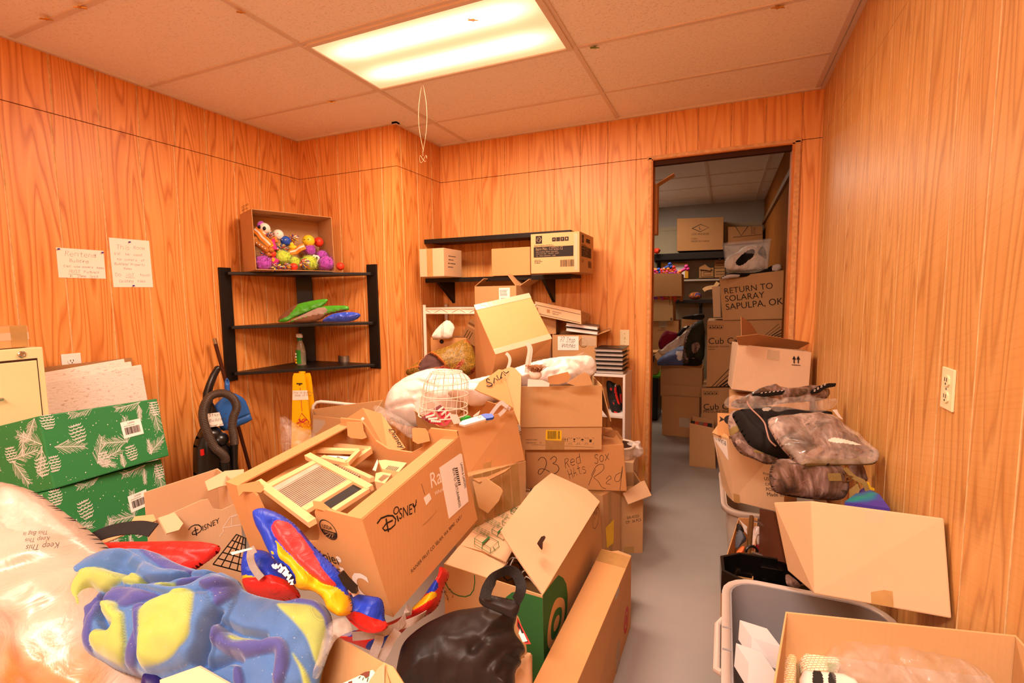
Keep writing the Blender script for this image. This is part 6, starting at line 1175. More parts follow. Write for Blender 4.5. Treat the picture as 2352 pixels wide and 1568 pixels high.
# striped knitted garment
outline_ = [A2(*q) for q in [(245, 900), (300, 760), (420, 690), (520, 640), (640, 570), (760, 520), (960, 482), (1150, 500), (1330, 610), (1560, 660), (1690, 680), (1790, 720), (1815, 800), (1960, 850), (2130, 885), (2200, 885)]] + [R4(*q) for q in [(640, 700), (750, 720), (830, 800), (852, 900), (845, 990), (800, 1150), (745, 1300), (725, 1450), (640, 1560), (300, 1560)]] + [A2(*q) for q in [(1500, 1640), (1250, 1600), (1090, 1540), (1050, 1500), (960, 1475), (800, 1425), (720, 1370), (610, 1340), (580, 1250), (500, 1150), (488, 1040), (430, 950), (260, 910)]]
B_, V_, Lm = 0, 1, 2
pat = [([A2(*q) for q in p], m, h * (.62 if m is not None else 1), rr * (.42 if m is not None else 1)) for p, m, h, rr in [
  ([(560, 1560), (700, 1000), (1000, 850), (1700, 700), (1850, 900), (1700, 1300), (1500, 1600)], None, .035, .10),
  ([(230, 900), (290, 750), (520, 630), (340, 840), (450, 960), (430, 970)], V_, .0, .01),
  ([(1000, 480), (1150, 500), (1340, 610), (1500, 690), (1400, 745), (1250, 690), (1100, 570)], V_, .010, .02),
  ([(430, 640), (760, 500), (1000, 520), (1200, 700), (1460, 690), (1400, 760), (1200, 830), (1100, 800), (970, 720), (800, 690), (640, 760), (520, 900), (480, 1000), (380, 860)], B_, .030, .05),
  ([(840, 860), (1000, 835), (1200, 915), (1340, 960), (1200, 1000), (1060, 1050), (1000, 1040), (980, 1000), (900, 1000), (860, 1080)], V_, .022, .04),
  ([(700, 870), (820, 885), (820, 1000), (740, 1240), (720, 1340), (610, 1335), (580, 1200), (640, 1050)], V_, .022, .04),
  ([(1300, 860), (1450, 770), (1660, 700), (1690, 760), (1600, 840), (1480, 900)], V_, .006, .02),
  ([(960, 820), (1250, 870), (1430, 900), (1560, 850), (1650, 740), (1460, 740), (1420, 700), (1680, 665), (1800, 730), (1800, 830), (1700, 900), (1480, 960), (1330, 955), (1200, 905), (1000, 845)], B_, .038, .03),
  ([(1590, 890), (1700, 800), (1810, 760), (1815, 860), (1780, 960), (1700, 1040), (1690, 930)], V_, .028, .03),
  ([(700, 715), (800, 695), (900, 720), (968, 712), (972, 790), (900, 855), (830, 888), (740, 855), (700, 870), (670, 960), (640, 1060), (590, 1140), (580, 1255), (505, 1150), (492, 1040), (530, 900), (620, 780)], Lm, .036, .035),
  ([(970, 735), (1050, 733), (1135, 790), (1110, 828), (960, 832)], Lm, .03, .025),
  ([(1200, 845), (1400, 805), (1300, 862)], Lm, .012, .02),
  ([(1170, 1010), (1700, 880), (1710, 1030), (1640, 1300), (1560, 1430), (1380, 1500), (1100, 1510), (1150, 1300)], B_, .030, .04),
  ([(1220, 1015), (1590, 895), (1592, 1100), (1562, 1290), (1430, 1415), (1270, 1470), (1090, 1478), (1180, 1290), (1210, 1100)], Lm, .012, .03),
  ([(1180, 1010), (1215, 1020), (1210, 1150), (1180, 1280), (1100, 1430), (1000, 1490), (965, 1465), (1080, 1300), (1140, 1200), (1110, 1060)], V_, .026, .025),
  ([(860, 1035), (900, 990), (990, 1005), (1003, 1070), (1066, 1100), (1055, 1200), (1052, 1330), (962, 1455), (850, 1405), (715, 1310), (760, 1215), (830, 1180), (930, 1190), (942, 1160), (880, 1105)], Lm, .034, .04),
  ([(1690, 1100), (1740, 1180), (1800, 1268), (1900, 1262), (2080, 1228), (2180, 1225), (2235, 1290), (2245, 1400), (2180, 1600), (2090, 1600), (2140, 1360), (2120, 1340), (1950, 1385), (1850, 1395), (1680, 1315), (1640, 1240)], V_, .03, .035),
  ([(1755, 1192), (2035, 1222), (1800, 1266)], Lm, .0, .02),
  ([(1800, 1480), (1820, 1440), (1870, 1440), (1880, 1600), (1790, 1600)], V_, .022, .015)]] + [([R4(*q) for q in p], m, h * .7, rr * .5) for p, m, h, rr in [
  ([(430, 765), (560, 770), (700, 785), (805, 850), (828, 950), (790, 1130), (745, 1285), (705, 1080), (620, 960), (480, 830)], Lm, .010, .03),
  ([(450, 725), (640, 690), (760, 720), (850, 830), (858, 940), (825, 985), (803, 860), (700, 782), (560, 765)], V_, .014, .025),
  ([(568, 1155), (640, 1250), (690, 1335), (705, 1500), (640, 1500), (652, 1330)], Lm, .012, .025)]]
PP = Plane(420, 1420, .98, facing(.55))
r = thing('striped_garment', 'blue, violet and lime striped knitted garment heaped in the foreground', 'garment', PP.M())
o = puff('fabric', outline_, PP, .05, ['knit'], r, back=.8, rad=.10, res=280, wr=.006, wf=11, seed=5, ridge=1.2, fine=.006, vcol=['4f7cb8', '4c4f9a', 'b4c452'], drop=.042, patches=pat, grooves=[([A2(*q) for q in g], w_ * .9, d_ * 1.7) for g, w_, d_ in [([(1130, 800), (1330, 780), (1460, 700)], .006, .02), ([(840, 900), (830, 1100), (870, 1180), (940, 1190)], .006, .02), ([(1720, 1060), (1680, 1120), (1620, 1320), (1560, 1420)], .007, .025), ([(950, 620), (940, 660), (1000, 700)], .02, .02), ([(700, 880), (720, 930)], .01, .03), ([(1730, 1130), (1850, 1190), (2040, 1222)], .007, .02), ([(1600, 1440), (1780, 1380), (1850, 1400)], .008, .02), ([(1640, 720), (1600, 780), (1480, 830), (1330, 850)], .008, .025)]]); o.matrix_local = I4
# big clear bag of toys at the left edge
def toybag_mat():
  t = NT('toy_bag'); c = t.coord(); n = t.noise(c, 4.2, 3, .5); n2 = t.noise(c, 9, 4, .6, 1.5); col = t.ramp(n, [(.36, 'b09a88'), (.52, 'b8a494'), (.60, 'b49070'), (.66, 'b87440'), (.70, 'b48a70'), (.80, 'b07868')]); t.base(col, .35, 0, .4); t.put(t.b.inputs['Coat Weight'], .25); t.put(t.b.inputs['Coat Roughness'], .2); t.bump(n2, .35, .02); reg('toy_bag', t)
toybag_mat()
r, pl = pf('toy_bag', 'large bulging plastic bag of pale stuffing with printed warning at the left edge', 'plastic bag', [(-120, 1080), (0, 1105), (60, 1150), (130, 1200), (185, 1250), (230, 1300), (260, 1360), (280, 1440), (300, 1520), (330, 1600), (320, 1680), (-120, 1680)], 1.0, facing(.35), .16, ['toy_bag'], ref=(90, 1400), res=120, wr=.012, wf=9, ridge=.7, fine=.004, grooves=[([(10, 1330), (80, 1300), (150, 1290)], .02, .012), ([(0, 1500), (60, 1440), (130, 1400)], .02, .014)], part='contents')
o = puff('neck', [(-20, 1108), (20, 1112), (75, 1150), (140, 1205), (190, 1252), (150, 1235), (90, 1215), (-20, 1220)], Plane(60, 1170, .93, facing(.4)), .03, ['clear_bag'], r, wr=.015, wf=16, ridge=1, res=50); o.parent = r; o.matrix_parent_inverse = Matrix.Identity(4); o.matrix_local = pl.M().inverted() @ Plane(60, 1170, .93, facing(.4)).M()
b = MB(); pb = Plane(100, 1230, .86, facing(.35)); inv = pl.M().inverted()
for k, (s_, p0, p1) in enumerate((('This Bag is', (125, 1219), (68, 1224)), ('Keep This', (128, 1233), (72, 1238)), ('Keep This', (150, 1246), (74, 1253)))):
  a, e = np.array(pb.px(*p0)), np.array(pb.px(*p1)); dv = e - a; V, _ = text_mesh(s_); W = max(q[0] for q in V); z = np.hypot(*dv) / W
  b.text(s_, inv @ pb.M() @ Matrix.Translation((a[0], a[1], .012)) @ Matrix.Rotation(math.atan2(dv[1], dv[0]), 4, 'Z') @ Matrix.Diagonal((1, 1, 1, 1)), z, 0)
b.build('printing', 'pen', r)
# red cloth with a black belt, cardboard tongue, wire basket
r, pl = pf('red_cloth', 'red nylon cloth with a black belt, behind the striped garment', 'cloth', [(185, 1245), (260, 1238), (350, 1236), (440, 1236), (480, 1240), (505, 1250), (480, 1275), (450, 1295), (400, 1330), (330, 1330), (230, 1320), (180, 1280)], 1.22, facing(.5), .04, ['nylon_red'], res=60, wr=.006, wf=12, grooves=[([(300, 1262), (420, 1270), (470, 1285)], .006, .006)])
b = MB(); P = [on_pl(pl, u, v, .045) for u, v in [(190, 1268), (225, 1246), (262, 1230), (300, 1222), (335, 1220), (365, 1226)]]; b.strap([tuple(x) for x in curve(P, 5)], (0, .1, 1), .035, .003); o = b.build('belt', 'webbing_black', r)
ZF = np.array([1, 1, 0])
c = Carton('fruit_carton', 'open fruit carton with line-drawn barn, between pine cone boxes and the large fruit carton', None, None, ('card_light',), corners=[at(358, 1195, 1.44) * ZF, at(548, 1110, 1.62) * ZF, at(500, 1075, 1.98) * ZF, at(330, 1130, 1.72) * ZF, at(358, 1195, 1.44), at(548, 1110, 1.62), at(500, 1075, 1.98), at(330, 1130, 1.72)], walls='rb')
b = MB(warp=c.warp); Fm = c.F('f', 0); D = c.w; Hh = c.h; top = [(0, 0), (.52, .0), (.60, -.006), (.66, -.045), (.76, -.06), (1.0, -.06)]
for (x1, y1), (x2, y2) in zip(top, top[1:]): b.add([(x1 * D, 0, 0), (x2 * D, 0, 0), (x2 * D, Hh + y2, 0), (x1 * D, Hh + y1, 0), (x1 * D, 0, -.005), (x2 * D, 0, -.005), (x2 * D, Hh + y2, -.005), (x1 * D, Hh + y1, -.005)], [(0, 1, 2, 3), (7, 6, 5, 4), (3, 2, 6, 7)], 0, M=Fm)
kw = dict(mb=b, mi=1, off=.0012)
def fs(pts, wd, mi=1): stroke(b, [c.uv('f', A2(*p), .0014) for p in pts], wd, c.F('f', .0014), mi)
fs([(1452, 388), (1470, 366), (1500, 352), (1528, 352), (1548, 368), (1550, 388), (1535, 408), (1505, 424), (1482, 426), (1478, 412), (1495, 396), (1522, 388)], .003); fs([(1500, 372), (1513, 432)], .003); c.tpx('f', 'ISNEY', A2(1560, 400), A2(1690, 335), sy=1.25, **kw)
fs([(1690, 440), (1720, 400), (1715, 375), (1770, 290), (1850, 262)], .002, 2); fs([(1715, 375), (1850, 350)], .002, 2); fs([(1780, 355), (1785, 290), (1850, 275)], .002, 2)
b.build('front_panel', ['card_light', 'ink', 'ink_white'], c.root)
slab('flap', [at(358, 1196, 1.43), at(352, 1182, 1.43), at(308, 1187, 1.41), at(300, 1200, 1.39), at(225, 1236, 1.30), at(236, 1250, 1.30)], .005, 'card', c.root); slab('flap', [at(363, 1190, 1.42), at(400, 1178, 1.46), at(420, 1203, 1.45), at(410, 1218, 1.43), at(382, 1226, 1.40)], .006, 'card_light', c.root); slab('tab', [at(470, 1106, 1.75), at(516, 1082, 1.80), at(560, 1078, 1.85), at(558, 1108, 1.83), at(505, 1118, 1.74), at(478, 1128, 1.72)], .005, 'card_light', c.root); c.done()
mb = MB(); E_ = lambda s, t: Vector(at(*A2(*(np.array((1640, 655)) * (1 - s) * (1 - t) + np.array((1820, 425)) * (1 - s) * t + np.array((1885, 720)) * s * (1 - t) + np.array((1890, 455)) * s * t)), 1.32 + .05 * s)); o0 = E_(0, 0)
for k in range(5): mb.tube([tuple(E_(k / 4, t / 6) - o0) for t in range(7)], .0016, 0, 6)
for k in range(6): mb.tube([tuple(E_(t / 4, k / 5) - o0) for t in range(5)], .0016, 0, 6)
o = mb.build('wire_grid', 'black_metal'); o.location = o0; tag(o, 'black wire grid standing between red cloth and life vest', 'wire grid')
# life vests
def strap_px(name, px, d, n, wd, mat, parent, pl):
  b = MB(); inv = parent.matrix_world.inverted(); P = [inv @ Vector(at(u, v, q)) for (u, v), q in zip(px, d if hasattr(d, '__len__') else [d] * len(px))]; N = inv.to_3x3() @ Vector(n); b.strap([tuple(x) for x in curve(P, 5)], tuple(N), wd, .002); return b.build(name, mat, parent)
tc = tuple(TOCAM)
v0, p0 = pf('life_vest', 'blue and red life vest with grey strap under the striped garment', 'life vest', [(-40, 560), (60, 490), (220, 475), (330, 560), (420, 700), (500, 830), (600, 960), (560, 1010), (380, 1040), (150, 1040), (-40, 960)], 1.26, facing(.5), .06, ['nylon_blue', 'nylon_red', 'nylon_yellow'], conv=Z5, res=90, rad=.03, fine=.006, wr=.008, wf=12, ridge=.9, patches=[([(-60, 830), (200, 850), (480, 830), (640, 980), (600, 1080), (-60, 1080)], 1, .01, .02), ([(-60, 805), (90, 825), (180, 840), (180, 862), (-60, 850)], 2), ([(40, 500), (140, 480), (240, 470), (220, 520), (100, 510)], 1)], part='shell')
strap_px('strap', [Z5(*q) for q in [(130, 490), (85, 520), (75, 590), (100, 680), (150, 760), (200, 820)]], 1.20, tc, .018, 'webbing', v0, p0); slab('tag', [at(*Z5(*q), 1.15) for q in [(-150, 530), (70, 480), (100, 490), (-130, 560)]], .001, 'paper', v0)
v1, p1 = pf('life_vest', 'blue, yellow and coral life vest leaning on the large fruit carton', 'life vest', [(75, 75), (110, 35), (165, 20), (240, 40), (330, 75), (440, 135), (560, 225), (760, 475), (1000, 700), (1080, 800), (1130, 935), (1210, 1190), (1110, 1282), (950, 1205), (895, 1085), (830, 1010), (740, 965), (580, 968), (505, 835), (300, 600), (170, 330), (95, 185)], 1.06, facing(.3), .036, ['nylon_blue', 'nylon_coral', 'nylon_yellow', 'nylon_navy', 'paper'], conv=Z5, res=150, rad=.026, fine=.005, wr=.006, wf=12, ridge=.9, part='shell', patches=[
  ([(345, 190), (400, 163), (500, 190), (560, 255), (700, 405), (900, 685), (1085, 912), (1000, 900), (850, 862), (620, 612), (425, 425), (335, 265)], 1, .010, .02), ([(375, 365), (450, 470), (620, 618), (850, 862), (1115, 925), (1215, 1190), (1110, 1290), (950, 1208), (890, 1078), (740, 975), (580, 975), (500, 835), (640, 835), (560, 685), (445, 610), (415, 480)], 2, .006, .02), ([(370, 650), (450, 645), (520, 690), (600, 790), (635, 880), (560, 890), (500, 830), (430, 740)], 3), ([(330, 505), (375, 520), (385, 555), (350, 550)], 2), ([(330, 562), (365, 575), (365, 600), (340, 595)], 2)], grooves=[([(340, 190), (420, 420), (620, 612), (850, 862), (1100, 925)], .006, .008), ([(560, 250), (640, 400), (650, 450)], .01, .01), ([(800, 880), (790, 960)], .015, .012)])
b = MB()
def q5(x, y, off=.044): return on_pl(p1, *Z5(x, y), off)
for pts in ([(385, 660), (400, 690), (430, 700)], [(420, 655), (440, 700)], [(440, 700), (475, 660), (490, 700), (450, 740)], [(470, 750), (515, 690)], [(515, 690), (540, 720), (500, 770)], [(520, 790), (560, 730)], [(545, 765), (575, 800)], [(548, 830), (590, 770)], [(560, 850), (610, 830), (590, 880), (615, 870)]): b.strap([q5(*p) for p in pts], (0, 0, 1), .0048, .001)
b.build('wordmark', 'paper', v1)
slab('buckle', [at(*Z5(*q), 1.03) for q in [(1070, 770), (1110, 745), (1180, 830), (1270, 920), (1280, 975), (1230, 970), (1130, 880)]], .014, 'black_plastic', v1); strap_px('strap', [Z5(*q) for q in [(1240, 950), (1260, 990), (1270, 1010)]], 1.04, tc, .016, 'webbing', v1, p1)
v2, p2 = pf('life_vest', 'blue and red life vest end below the corner of the large fruit carton', 'life vest', [(1100, 960), (1150, 985), (1280, 1000), (1400, 1020), (1530, 1040), (1560, 1170), (1555, 1290), (1610, 1360), (1560, 1420), (1450, 1455), (1300, 1430), (1200, 1350), (1130, 1280), (1080, 1150)], 1.06, facing(.35), .040, ['nylon_blue', 'nylon_red', 'webbing'], conv=Z5, res=90, rad=.03, fine=.006, wr=.008, wf=14, ridge=.9, part='shell', patches=[([(1080, 1280), (1200, 1195), (1330, 1195), (1480, 1270), (1560, 1300), (1640, 1360), (1560, 1450), (1300, 1480), (1100, 1400)], 1, -.01, .02), ([(1150, 975), (1240, 1000), (1160, 1005)], 1)], grooves=[([(1230, 1010), (1330, 1060), (1500, 1050)], .01, .008), ([(1250, 1120), (1400, 1200), (1500, 1270)], .012, .01)])
v3, p3 = pf('life_vest', 'striped red, blue and yellow life vest under the large fruit carton', 'life vest', [(900, 1060), (1000, 1000), (1200, 960), (1400, 900), (1560, 760), (1640, 640), (1700, 560), (1695, 500), (1740, 495), (1790, 555), (1730, 650), (1705, 780), (1650, 850), (1560, 900), (1450, 960), (1390, 1030), (1300, 1100), (1180, 1170), (1050, 1110)], 1.30, facing(.4), .07, ['nylon_red', 'nylon_blue', 'nylon_yellow', 'paper'], conv=R4, res=110, rad=.03, fine=.006, wr=.008, wf=12, ridge=.9, part='shell', patches=[([(1560, 720), (1600, 640), (1705, 600), (1705, 700), (1640, 715)], 1), ([(1600, 650), (1640, 590), (1700, 570), (1700, 600), (1650, 620)], 3), ([(1400, 900), (1500, 830), (1620, 720), (1700, 705), (1690, 750), (1600, 810), (1480, 870)], 2), ([(1130, 1140), (1230, 1060), (1390, 1000), (1400, 1040), (1300, 1110), (1190, 1180)], 1), ([(900, 1040), (1000, 990), (1120, 1010), (1100, 1050)], 1)])
strap_px('strap', [R4(*q) for q in [(1040, 1045), (1150, 1035), (1280, 1010), (1400, 960), (1460, 880), (1480, 810)]], [1.14, 1.14, 1.14, 1.16, 1.2, 1.25], tc, .020, 'webbing', v3, p3); strap_px('strap', [R4(*q) for q in [(1290, 1000), (1420, 960), (1520, 920), (1600, 870)]], [1.17, 1.18, 1.2, 1.24], tc, .018, 'webbing', v3, p3)
strap_px('strap', [R4(*q) for q in [(1250, 1040), (1240, 1090), (1215, 1150), (1200, 1200)]], 1.13, tc, .021, 'webbing', v3, p3); strap_px('strap', [R4(*q) for q in [(1390, 1000), (1340, 1070), (1300, 1150), (1260, 1220)]], 1.14, tc, .020, 'webbing', v3, p3)
# clear wrapping and open carton at the bottom edge
o = puff('plastic_wrap', [(735, 1470), (748, 1432), (765, 1420), (785, 1415), (798, 1420), (808, 1455), (796, 1462), (770, 1460), (750, 1500), (728, 1560), (712, 1560)], Plane(765, 1460, .93, facing(.4)), .025, ['clear_bag'], wr=.012, wf=26, ridge=1, res=50); tag(o, 'torn clear plastic wrap at the corner of the bottom open box', 'plastic bag')
flat('mint', '9adcc0', .5); flat('deer', '6a2c14', .6)
c = Carton('open_carton', 'open cardboard box at the bottom edge with a mint green package inside', None, None, ('card_tan',), corners=[at(560, 1780, .84), at(840, 1820, .74), at(905, 1640, .92), at(740, 1570, 1.02), at(610, 1620, .90), at(930, 1680, .78), at(882, 1521, .97), at(757, 1450, 1.07)])
slab('flap', [at(882, 1521, .965), at(905, 1532, .95), at(935, 1580, .88), at(960, 1640, .82), at(905, 1640, .86)], .005, 'card', c.root); slab('flap', [at(882, 1524, .96), at(868, 1535, .93), at(850, 1560, .90), at(835, 1600, .87), at(880, 1640, .85)], .005, 'card_light', c.root); c.done()
pl = Plane(820, 1560, .93, facing(.6)); r = thing('mint_package', 'mint green package with brown deer print in the bottom open box', 'package', pl.M()); b = MB(); b.prism([pl.px(*q) for q in [(770, 1575), (812, 1556), (856, 1536), (864, 1546), (856, 1556), (860, 1640), (770, 1640)]][::-1], -.03, 0); b.build('body', 'mint', r, bevel=.002)
b = MB(); [b.poly([(*pl.px(*p), .001) for p in P][::-1], 0) for P in ([(826, 1550), (838, 1543), (850, 1541), (848, 1553), (840, 1558), (836, 1552)], [(800, 1566), (809, 1563), (809, 1572), (800, 1575)])]; [b.strap([(*pl.px(*p), .001) for p in P], (0, 0, 1), .0016, .0004) for P in ([(828, 1553), (824, 1558)], [(835, 1556), (833, 1562)], [(846, 1556), (843, 1566)])]; b.build('print', 'deer', r)
o = slab('cardboard_piece', [at(372, 1585, .88), at(370, 1560, .885), at(458, 1529, .88), at(530, 1570, .86), at(470, 1620, .85)], .006, 'card_pale'); tag(o, 'pale cardboard piece lying in front of the striped garment', 'cardboard piece')
r, pl = pf('dark_cloth', 'dark navy cloth edge at the bottom beside the pale cardboard piece', 'cloth', [(318, 1600), (322, 1545), (345, 1540), (372, 1550), (376, 1600)], .90, facing(.5), .02, ['nylon_navy'], res=30)
# black bag with webbing handle and warning tag
def black_bag_mat():
  t = NT('bag_black'); c = t.coord(); n = t.noise(c, 6, 4, .6, 1.0); t.base(t.mix(n, lin('1d1614'), lin('2b211d')), .5, 0, .3); t.bump(t.noise(c, 12, 4, .55, 1.5), .2, .01); reg('bag_black', t)
black_bag_mat()
def Q7(x, y): return 1000 + x / 3.35, 1100 + y / 3.35
r, pl = pf('drawstring_bag', 'black cloth bag with webbing handle in front of the emblem box', 'bag', [(-340, 1700), (-320, 1400), (-280, 1250), (-150, 1130), (0, 1040), (150, 980), (300, 965), (400, 950), (640, 950), (620, 1060), (600, 1120), (620, 1180), (690, 1260), (695, 1320), (650, 1350), (670, 1400), (610, 1460), (615, 1560), (600, 1700)], 1.22, facing(.45), .12, ['bag_black'], conv=Q7, res=130, wr=.012, wf=9, ridge=.9, fine=.006, part='bag', grooves=[([(560, 1140), (400, 1230), (300, 1320)], .012, .012), ([(640, 1260), (520, 1330), (420, 1440)], .012, .012), ([(650, 1350), (540, 1420), (500, 1500)], .012, .014), ([(420, 1040), (560, 1060), (610, 1090)], .010, .010)])
o = puff('mouth_band', [Q7(*q) for q in [(335, 880), (420, 895), (560, 925), (660, 945), (640, 1040), (600, 1090), (480, 1030), (330, 975)]], Plane(*Q7(480, 970), 1.16, facing(.25)), .02, ['bag_black'], r, res=50, wr=.003, wf=20); o.parent = r; o.matrix_parent_inverse = I4; o.matrix_local = pl.M().inverted() @ Plane(*Q7(480, 970), 1.16, facing(.25)).M()
strap_px('handle', [Q7(*q) for q in [(380, 920), (400, 840), (450, 760), (520, 712), (580, 705), (630, 740), (658, 820), (650, 880), (620, 940)]], [1.13, 1.14, 1.16, 1.2, 1.22, 1.22, 1.2, 1.18, 1.16], tc, .026, 'webbing_black', r, pl)
pl2 = Plane(*Q7(670, 1190), 1.20, facing(.3)); r2 = thing('warning_tag', 'red-edged paper warning tag hanging by the black bag', 'tag', pl2.M()); b = MB(); b.prism([pl2.px(*Q7(*q)) for q in [(630, 1062), (735, 1268), (690, 1268), (626, 1130)]][::-1], -.001, 0, 0); b.poly([(*pl2.px(*Q7(*q)), .0008) for q in [(635, 1090), (715, 1255), (690, 1255), (632, 1130)]][::-1], 1); b.poly([(*pl2.px(*Q7(*q)), .0014) for q in [(640, 1185), (680, 1185), (708, 1245), (672, 1252)]][::-1], 2); b.poly([(*pl2.px(*Q7(*q)), .0016) for q in [(650, 1150), (664, 1185), (640, 1190)]][::-1], 2); b.build('card', ['ink_red', 'ink', 'paper'], r2)
o = puff('kraft_paper', [Q7(*q) for q in [(610, 1480), (700, 1340), (748, 1350), (745, 1700), (600, 1700)]], Plane(*Q7(690, 1500), 1.34, facing(.2)), .02, ['card_light'], wr=.006, wf=20, res=30, it=1); tag(o, 'folded brown paper between the black bag and the emblem box', 'paper')
# ================================================================== along the right wall
def camo_mat(name, sat=1):
  t = NT(name); c = t.coord(scale=(14, 5, 9), rot=(0, 0, .4)); c2 = t.coord(scale=(7, 16, 9), rot=(0, 0, -.6)); a = t.noise(c, 1.0, 5, .6, .8); b = t.noise(c2, 1.3, 4, .6, .6); f = t.noise(t.coord(scale=(60, 20, 30), rot=(0, 0, .3)), 1.0, 3)
  col = t.ramp(a, [(.30, '2e201c'), (.42, '6a4e3c'), (.50, '8a7068'), (.58, 'b39a8c'), (.66, '5a443a'), (.74, 'cbb8ac')]); col = t.mix(t.ramp(b, [(.56, '000000'), (.62, 'ffffff')]), col, lin('4a3a2c')); col = t.mix(t.ramp(b, [(.34, 'ffffff'), (.38, '000000')]), col, lin('9a7a66')); col = t.mix(t.math('MULTIPLY', f, .3), col, lin('241812'))
  t.base(col, .75, 0, .2); t.bump(f, .2, .004); reg(name, t); return t
camo_mat('camo'); t = camo_mat('camo_wrapped'); t.b.inputs['Coat Weight'].default_value = .9; t.b.inputs['Coat Roughness'].default_value = .12
flat('olive_web', '8a7440', .8, var=.15, vs=120, bump=.3, bs=200); flat('bag_cloth', '1a1614', .8, var=.3, vs=20); flat('piping_pink', 'b08878', .6); flat('brass', '8a6a40', .3, metal=.8); flat('box_grey', 'c2bab8', .6)
flat('tote_grey', '8f8a8a', .35, var=.03); flat('tote_lip', 'c4b4a8', .35, var=.03); flat('tote_tan', 'b3a496', .4, var=.04)
def rrect(w, d, r, off=0, n=5):
  out = []; w, d = w / 2 + off, d / 2 + off; r = max(r + off, .005)
  for sx, sy, a0 in ((1, 1, 0), (-1, 1, 90), (-1, -1, 180), (1, -1, 270)):
    for k in range(n + 1): a = math.radians(a0 + 90 * k / n); out.append((sx * (w - r) + r * math.cos(a), sy * (d - r) + r * math.sin(a)))
  return out
def N4(x, y): return 1640 + x / 2.8, 860 + y / 2.8
def tote(name, label, w, d, h, M, mat, lip, handle=True):
  r = thing(name, label, 'storage tote', M); rd = lambda s, t=0: rrect(w * s, d * s, .085 * s, -t)
  mb = MB(); L = [[(*p, z) for p in rd(s, t)] for s, t, z in ((.86, 0, 0), (.94, 0, h * .6), (1, 0, h), (1, .006, h), (.94, .006, h * .6), (.86, .006, .006))]; n = len(L[0]); V = [p for l in L for p in l]
  mb.add(V, [(k * n + i, k * n + (i + 1) % n, (k + 1) * n + (i + 1) % n, (k + 1) * n + i) for k in range(5) for i in range(n)] + [tuple(range(n - 1, -1, -1)), tuple(range(5 * n, 6 * n))], 0, True); mb.build('tub', mat, r, sharp=50)
  mb = MB(); a = rd(1, -.022); b = rd(1, 0); V = [(*p, h) for p in a] + [(*p, h) for p in b] + [(*p, h - .022) for p in a] + [(p[0], p[1], h - .004) for p in rd(1, -.001)]
  mb.add(V, [(i, (i + 1) % n, n + (i + 1) % n, n + i) for i in range(n)] + [(2 * n + i, 2 * n + (i + 1) % n, (i + 1) % n, i) for i in range(n)], 0, True); mb.build('rim', lip, r, sharp=50, solid=.003)
  if handle:
    mb = MB(); mb.tube([(-w/2 - .018, -.12, h - .02), (-w/2 - .034, -.10, h - .03), (-w/2 - .034, .10, h - .03), (-w/2 - .018, .12, h - .02)], .010, 0, 10); mb.build('handle', lip, r)
    mb = MB()
    for y in (-.05, .05): mb.box((-w/2 - .010, y, h + .001), (.022, .006, .004))
    mb.build('rim_rib', mat, r)
  return r
# far tote with the tall carton in it
tote('storage_tote', 'beige plastic tote around the carton of camouflage bags', .47, .62, .40, pose((2.205, 1.02, 0), (0, 0, 2)), 'tote_tan', 'tote_lip', False)
c = Carton('printed_carton', 'tall cardboard box with order print standing in the beige tote', None, None, ('card_light',), corners=[at(1683, 1150, 2.56), at(1800, 1178, 2.42), at(1830, 1150, 2.7), at(1662, 1130, 2.80), at(1674, 1008, 2.50), at(1805, 1010, 2.36), at(1830, 1000, 2.65), at(1637, 995, 2.76)])
for k, s_ in enumerate(('Product', 'USA', 'C/NO', 'PO# 1', 'Made in')): c.tpx('f', s_, (1753 + k * 2.4, 1090 + k * 12.2), (1753 + k * 2.4 + (24, 16, 19, 22, 32)[k] * 1.15, 1091.5 + k * 12.2), sy=1.15)
for k, s_ in enumerate(('IT-60', 'FC-FC')): c.tpx('l', s_, (1652 + k * 2, 1052 + k * 16), (1664 + k * 1, 1062 + k * 15), sy=1.1)
def art(b):
  c.tpx('l', 'LUA-PROKT-60', (1643, 1014), (1668, 1024), mb=b, mi=1, off=.002, sy=1.3); [c.ppx('l', [(1644 + k * 1.4, 1016.5 + k * .5), (1645 + k * 1.4, 1017 + k * .5), (1645.3 + k * 1.4, 1021 + k * .5), (1644.3 + k * 1.4, 1020.5 + k * .5)], mb=b, mi=1, off=.002) for k in range(7)]
c.lpx('l', [(1639, 1003), (1669, 1011), (1673, 1056), (1649, 1048)], 'paper', 'packing_label', art)
slab('torn_flap', [at(1636, 994, 2.76), at(1650, 975, 2.78), at(1652, 985, 2.74), at(1674, 1002, 2.52), at(1675, 1008, 2.50), at(1650, 1000, 2.66)], .005, 'card', c.root); c.strip('tape', 'f', .02, .02, .03, .05); c.done()
r = thing('candy_carton', 'small orange box printed with a wrapped candy, in the carton in the beige tote', 'cardboard box', None); P = [at(u, v, d) for u, v, d in ((1648, 1000, 2.62), (1694, 1003, 2.58), (1700, 951, 2.60), (1650, 948, 2.64))]; M = frame(P[0], P[1] - P[0], P[3] - P[0]); r.matrix_world = M; W = float(np.linalg.norm(P[1] - P[0])); Hh = float(np.linalg.norm(P[3] - P[0])); b = MB(); b.prism([(0, 0), (W, 0), (W, Hh), (0, Hh)], -.06, 0); b.build('body', 'card_orange', r, bevel=.002)
b = MB(); fan(b, ellipse(W * .60, Hh * .72, .026, .024, 18), Matrix.Translation((0, 0, .001)), 0); b.poly([(W * .36, Hh * .72, .001), (W * .1, Hh * .86, .001), (W * .16, Hh * .73, .001), (W * .08, Hh * .60, .001)], 0); b.build('candy_print', 'ink', r)
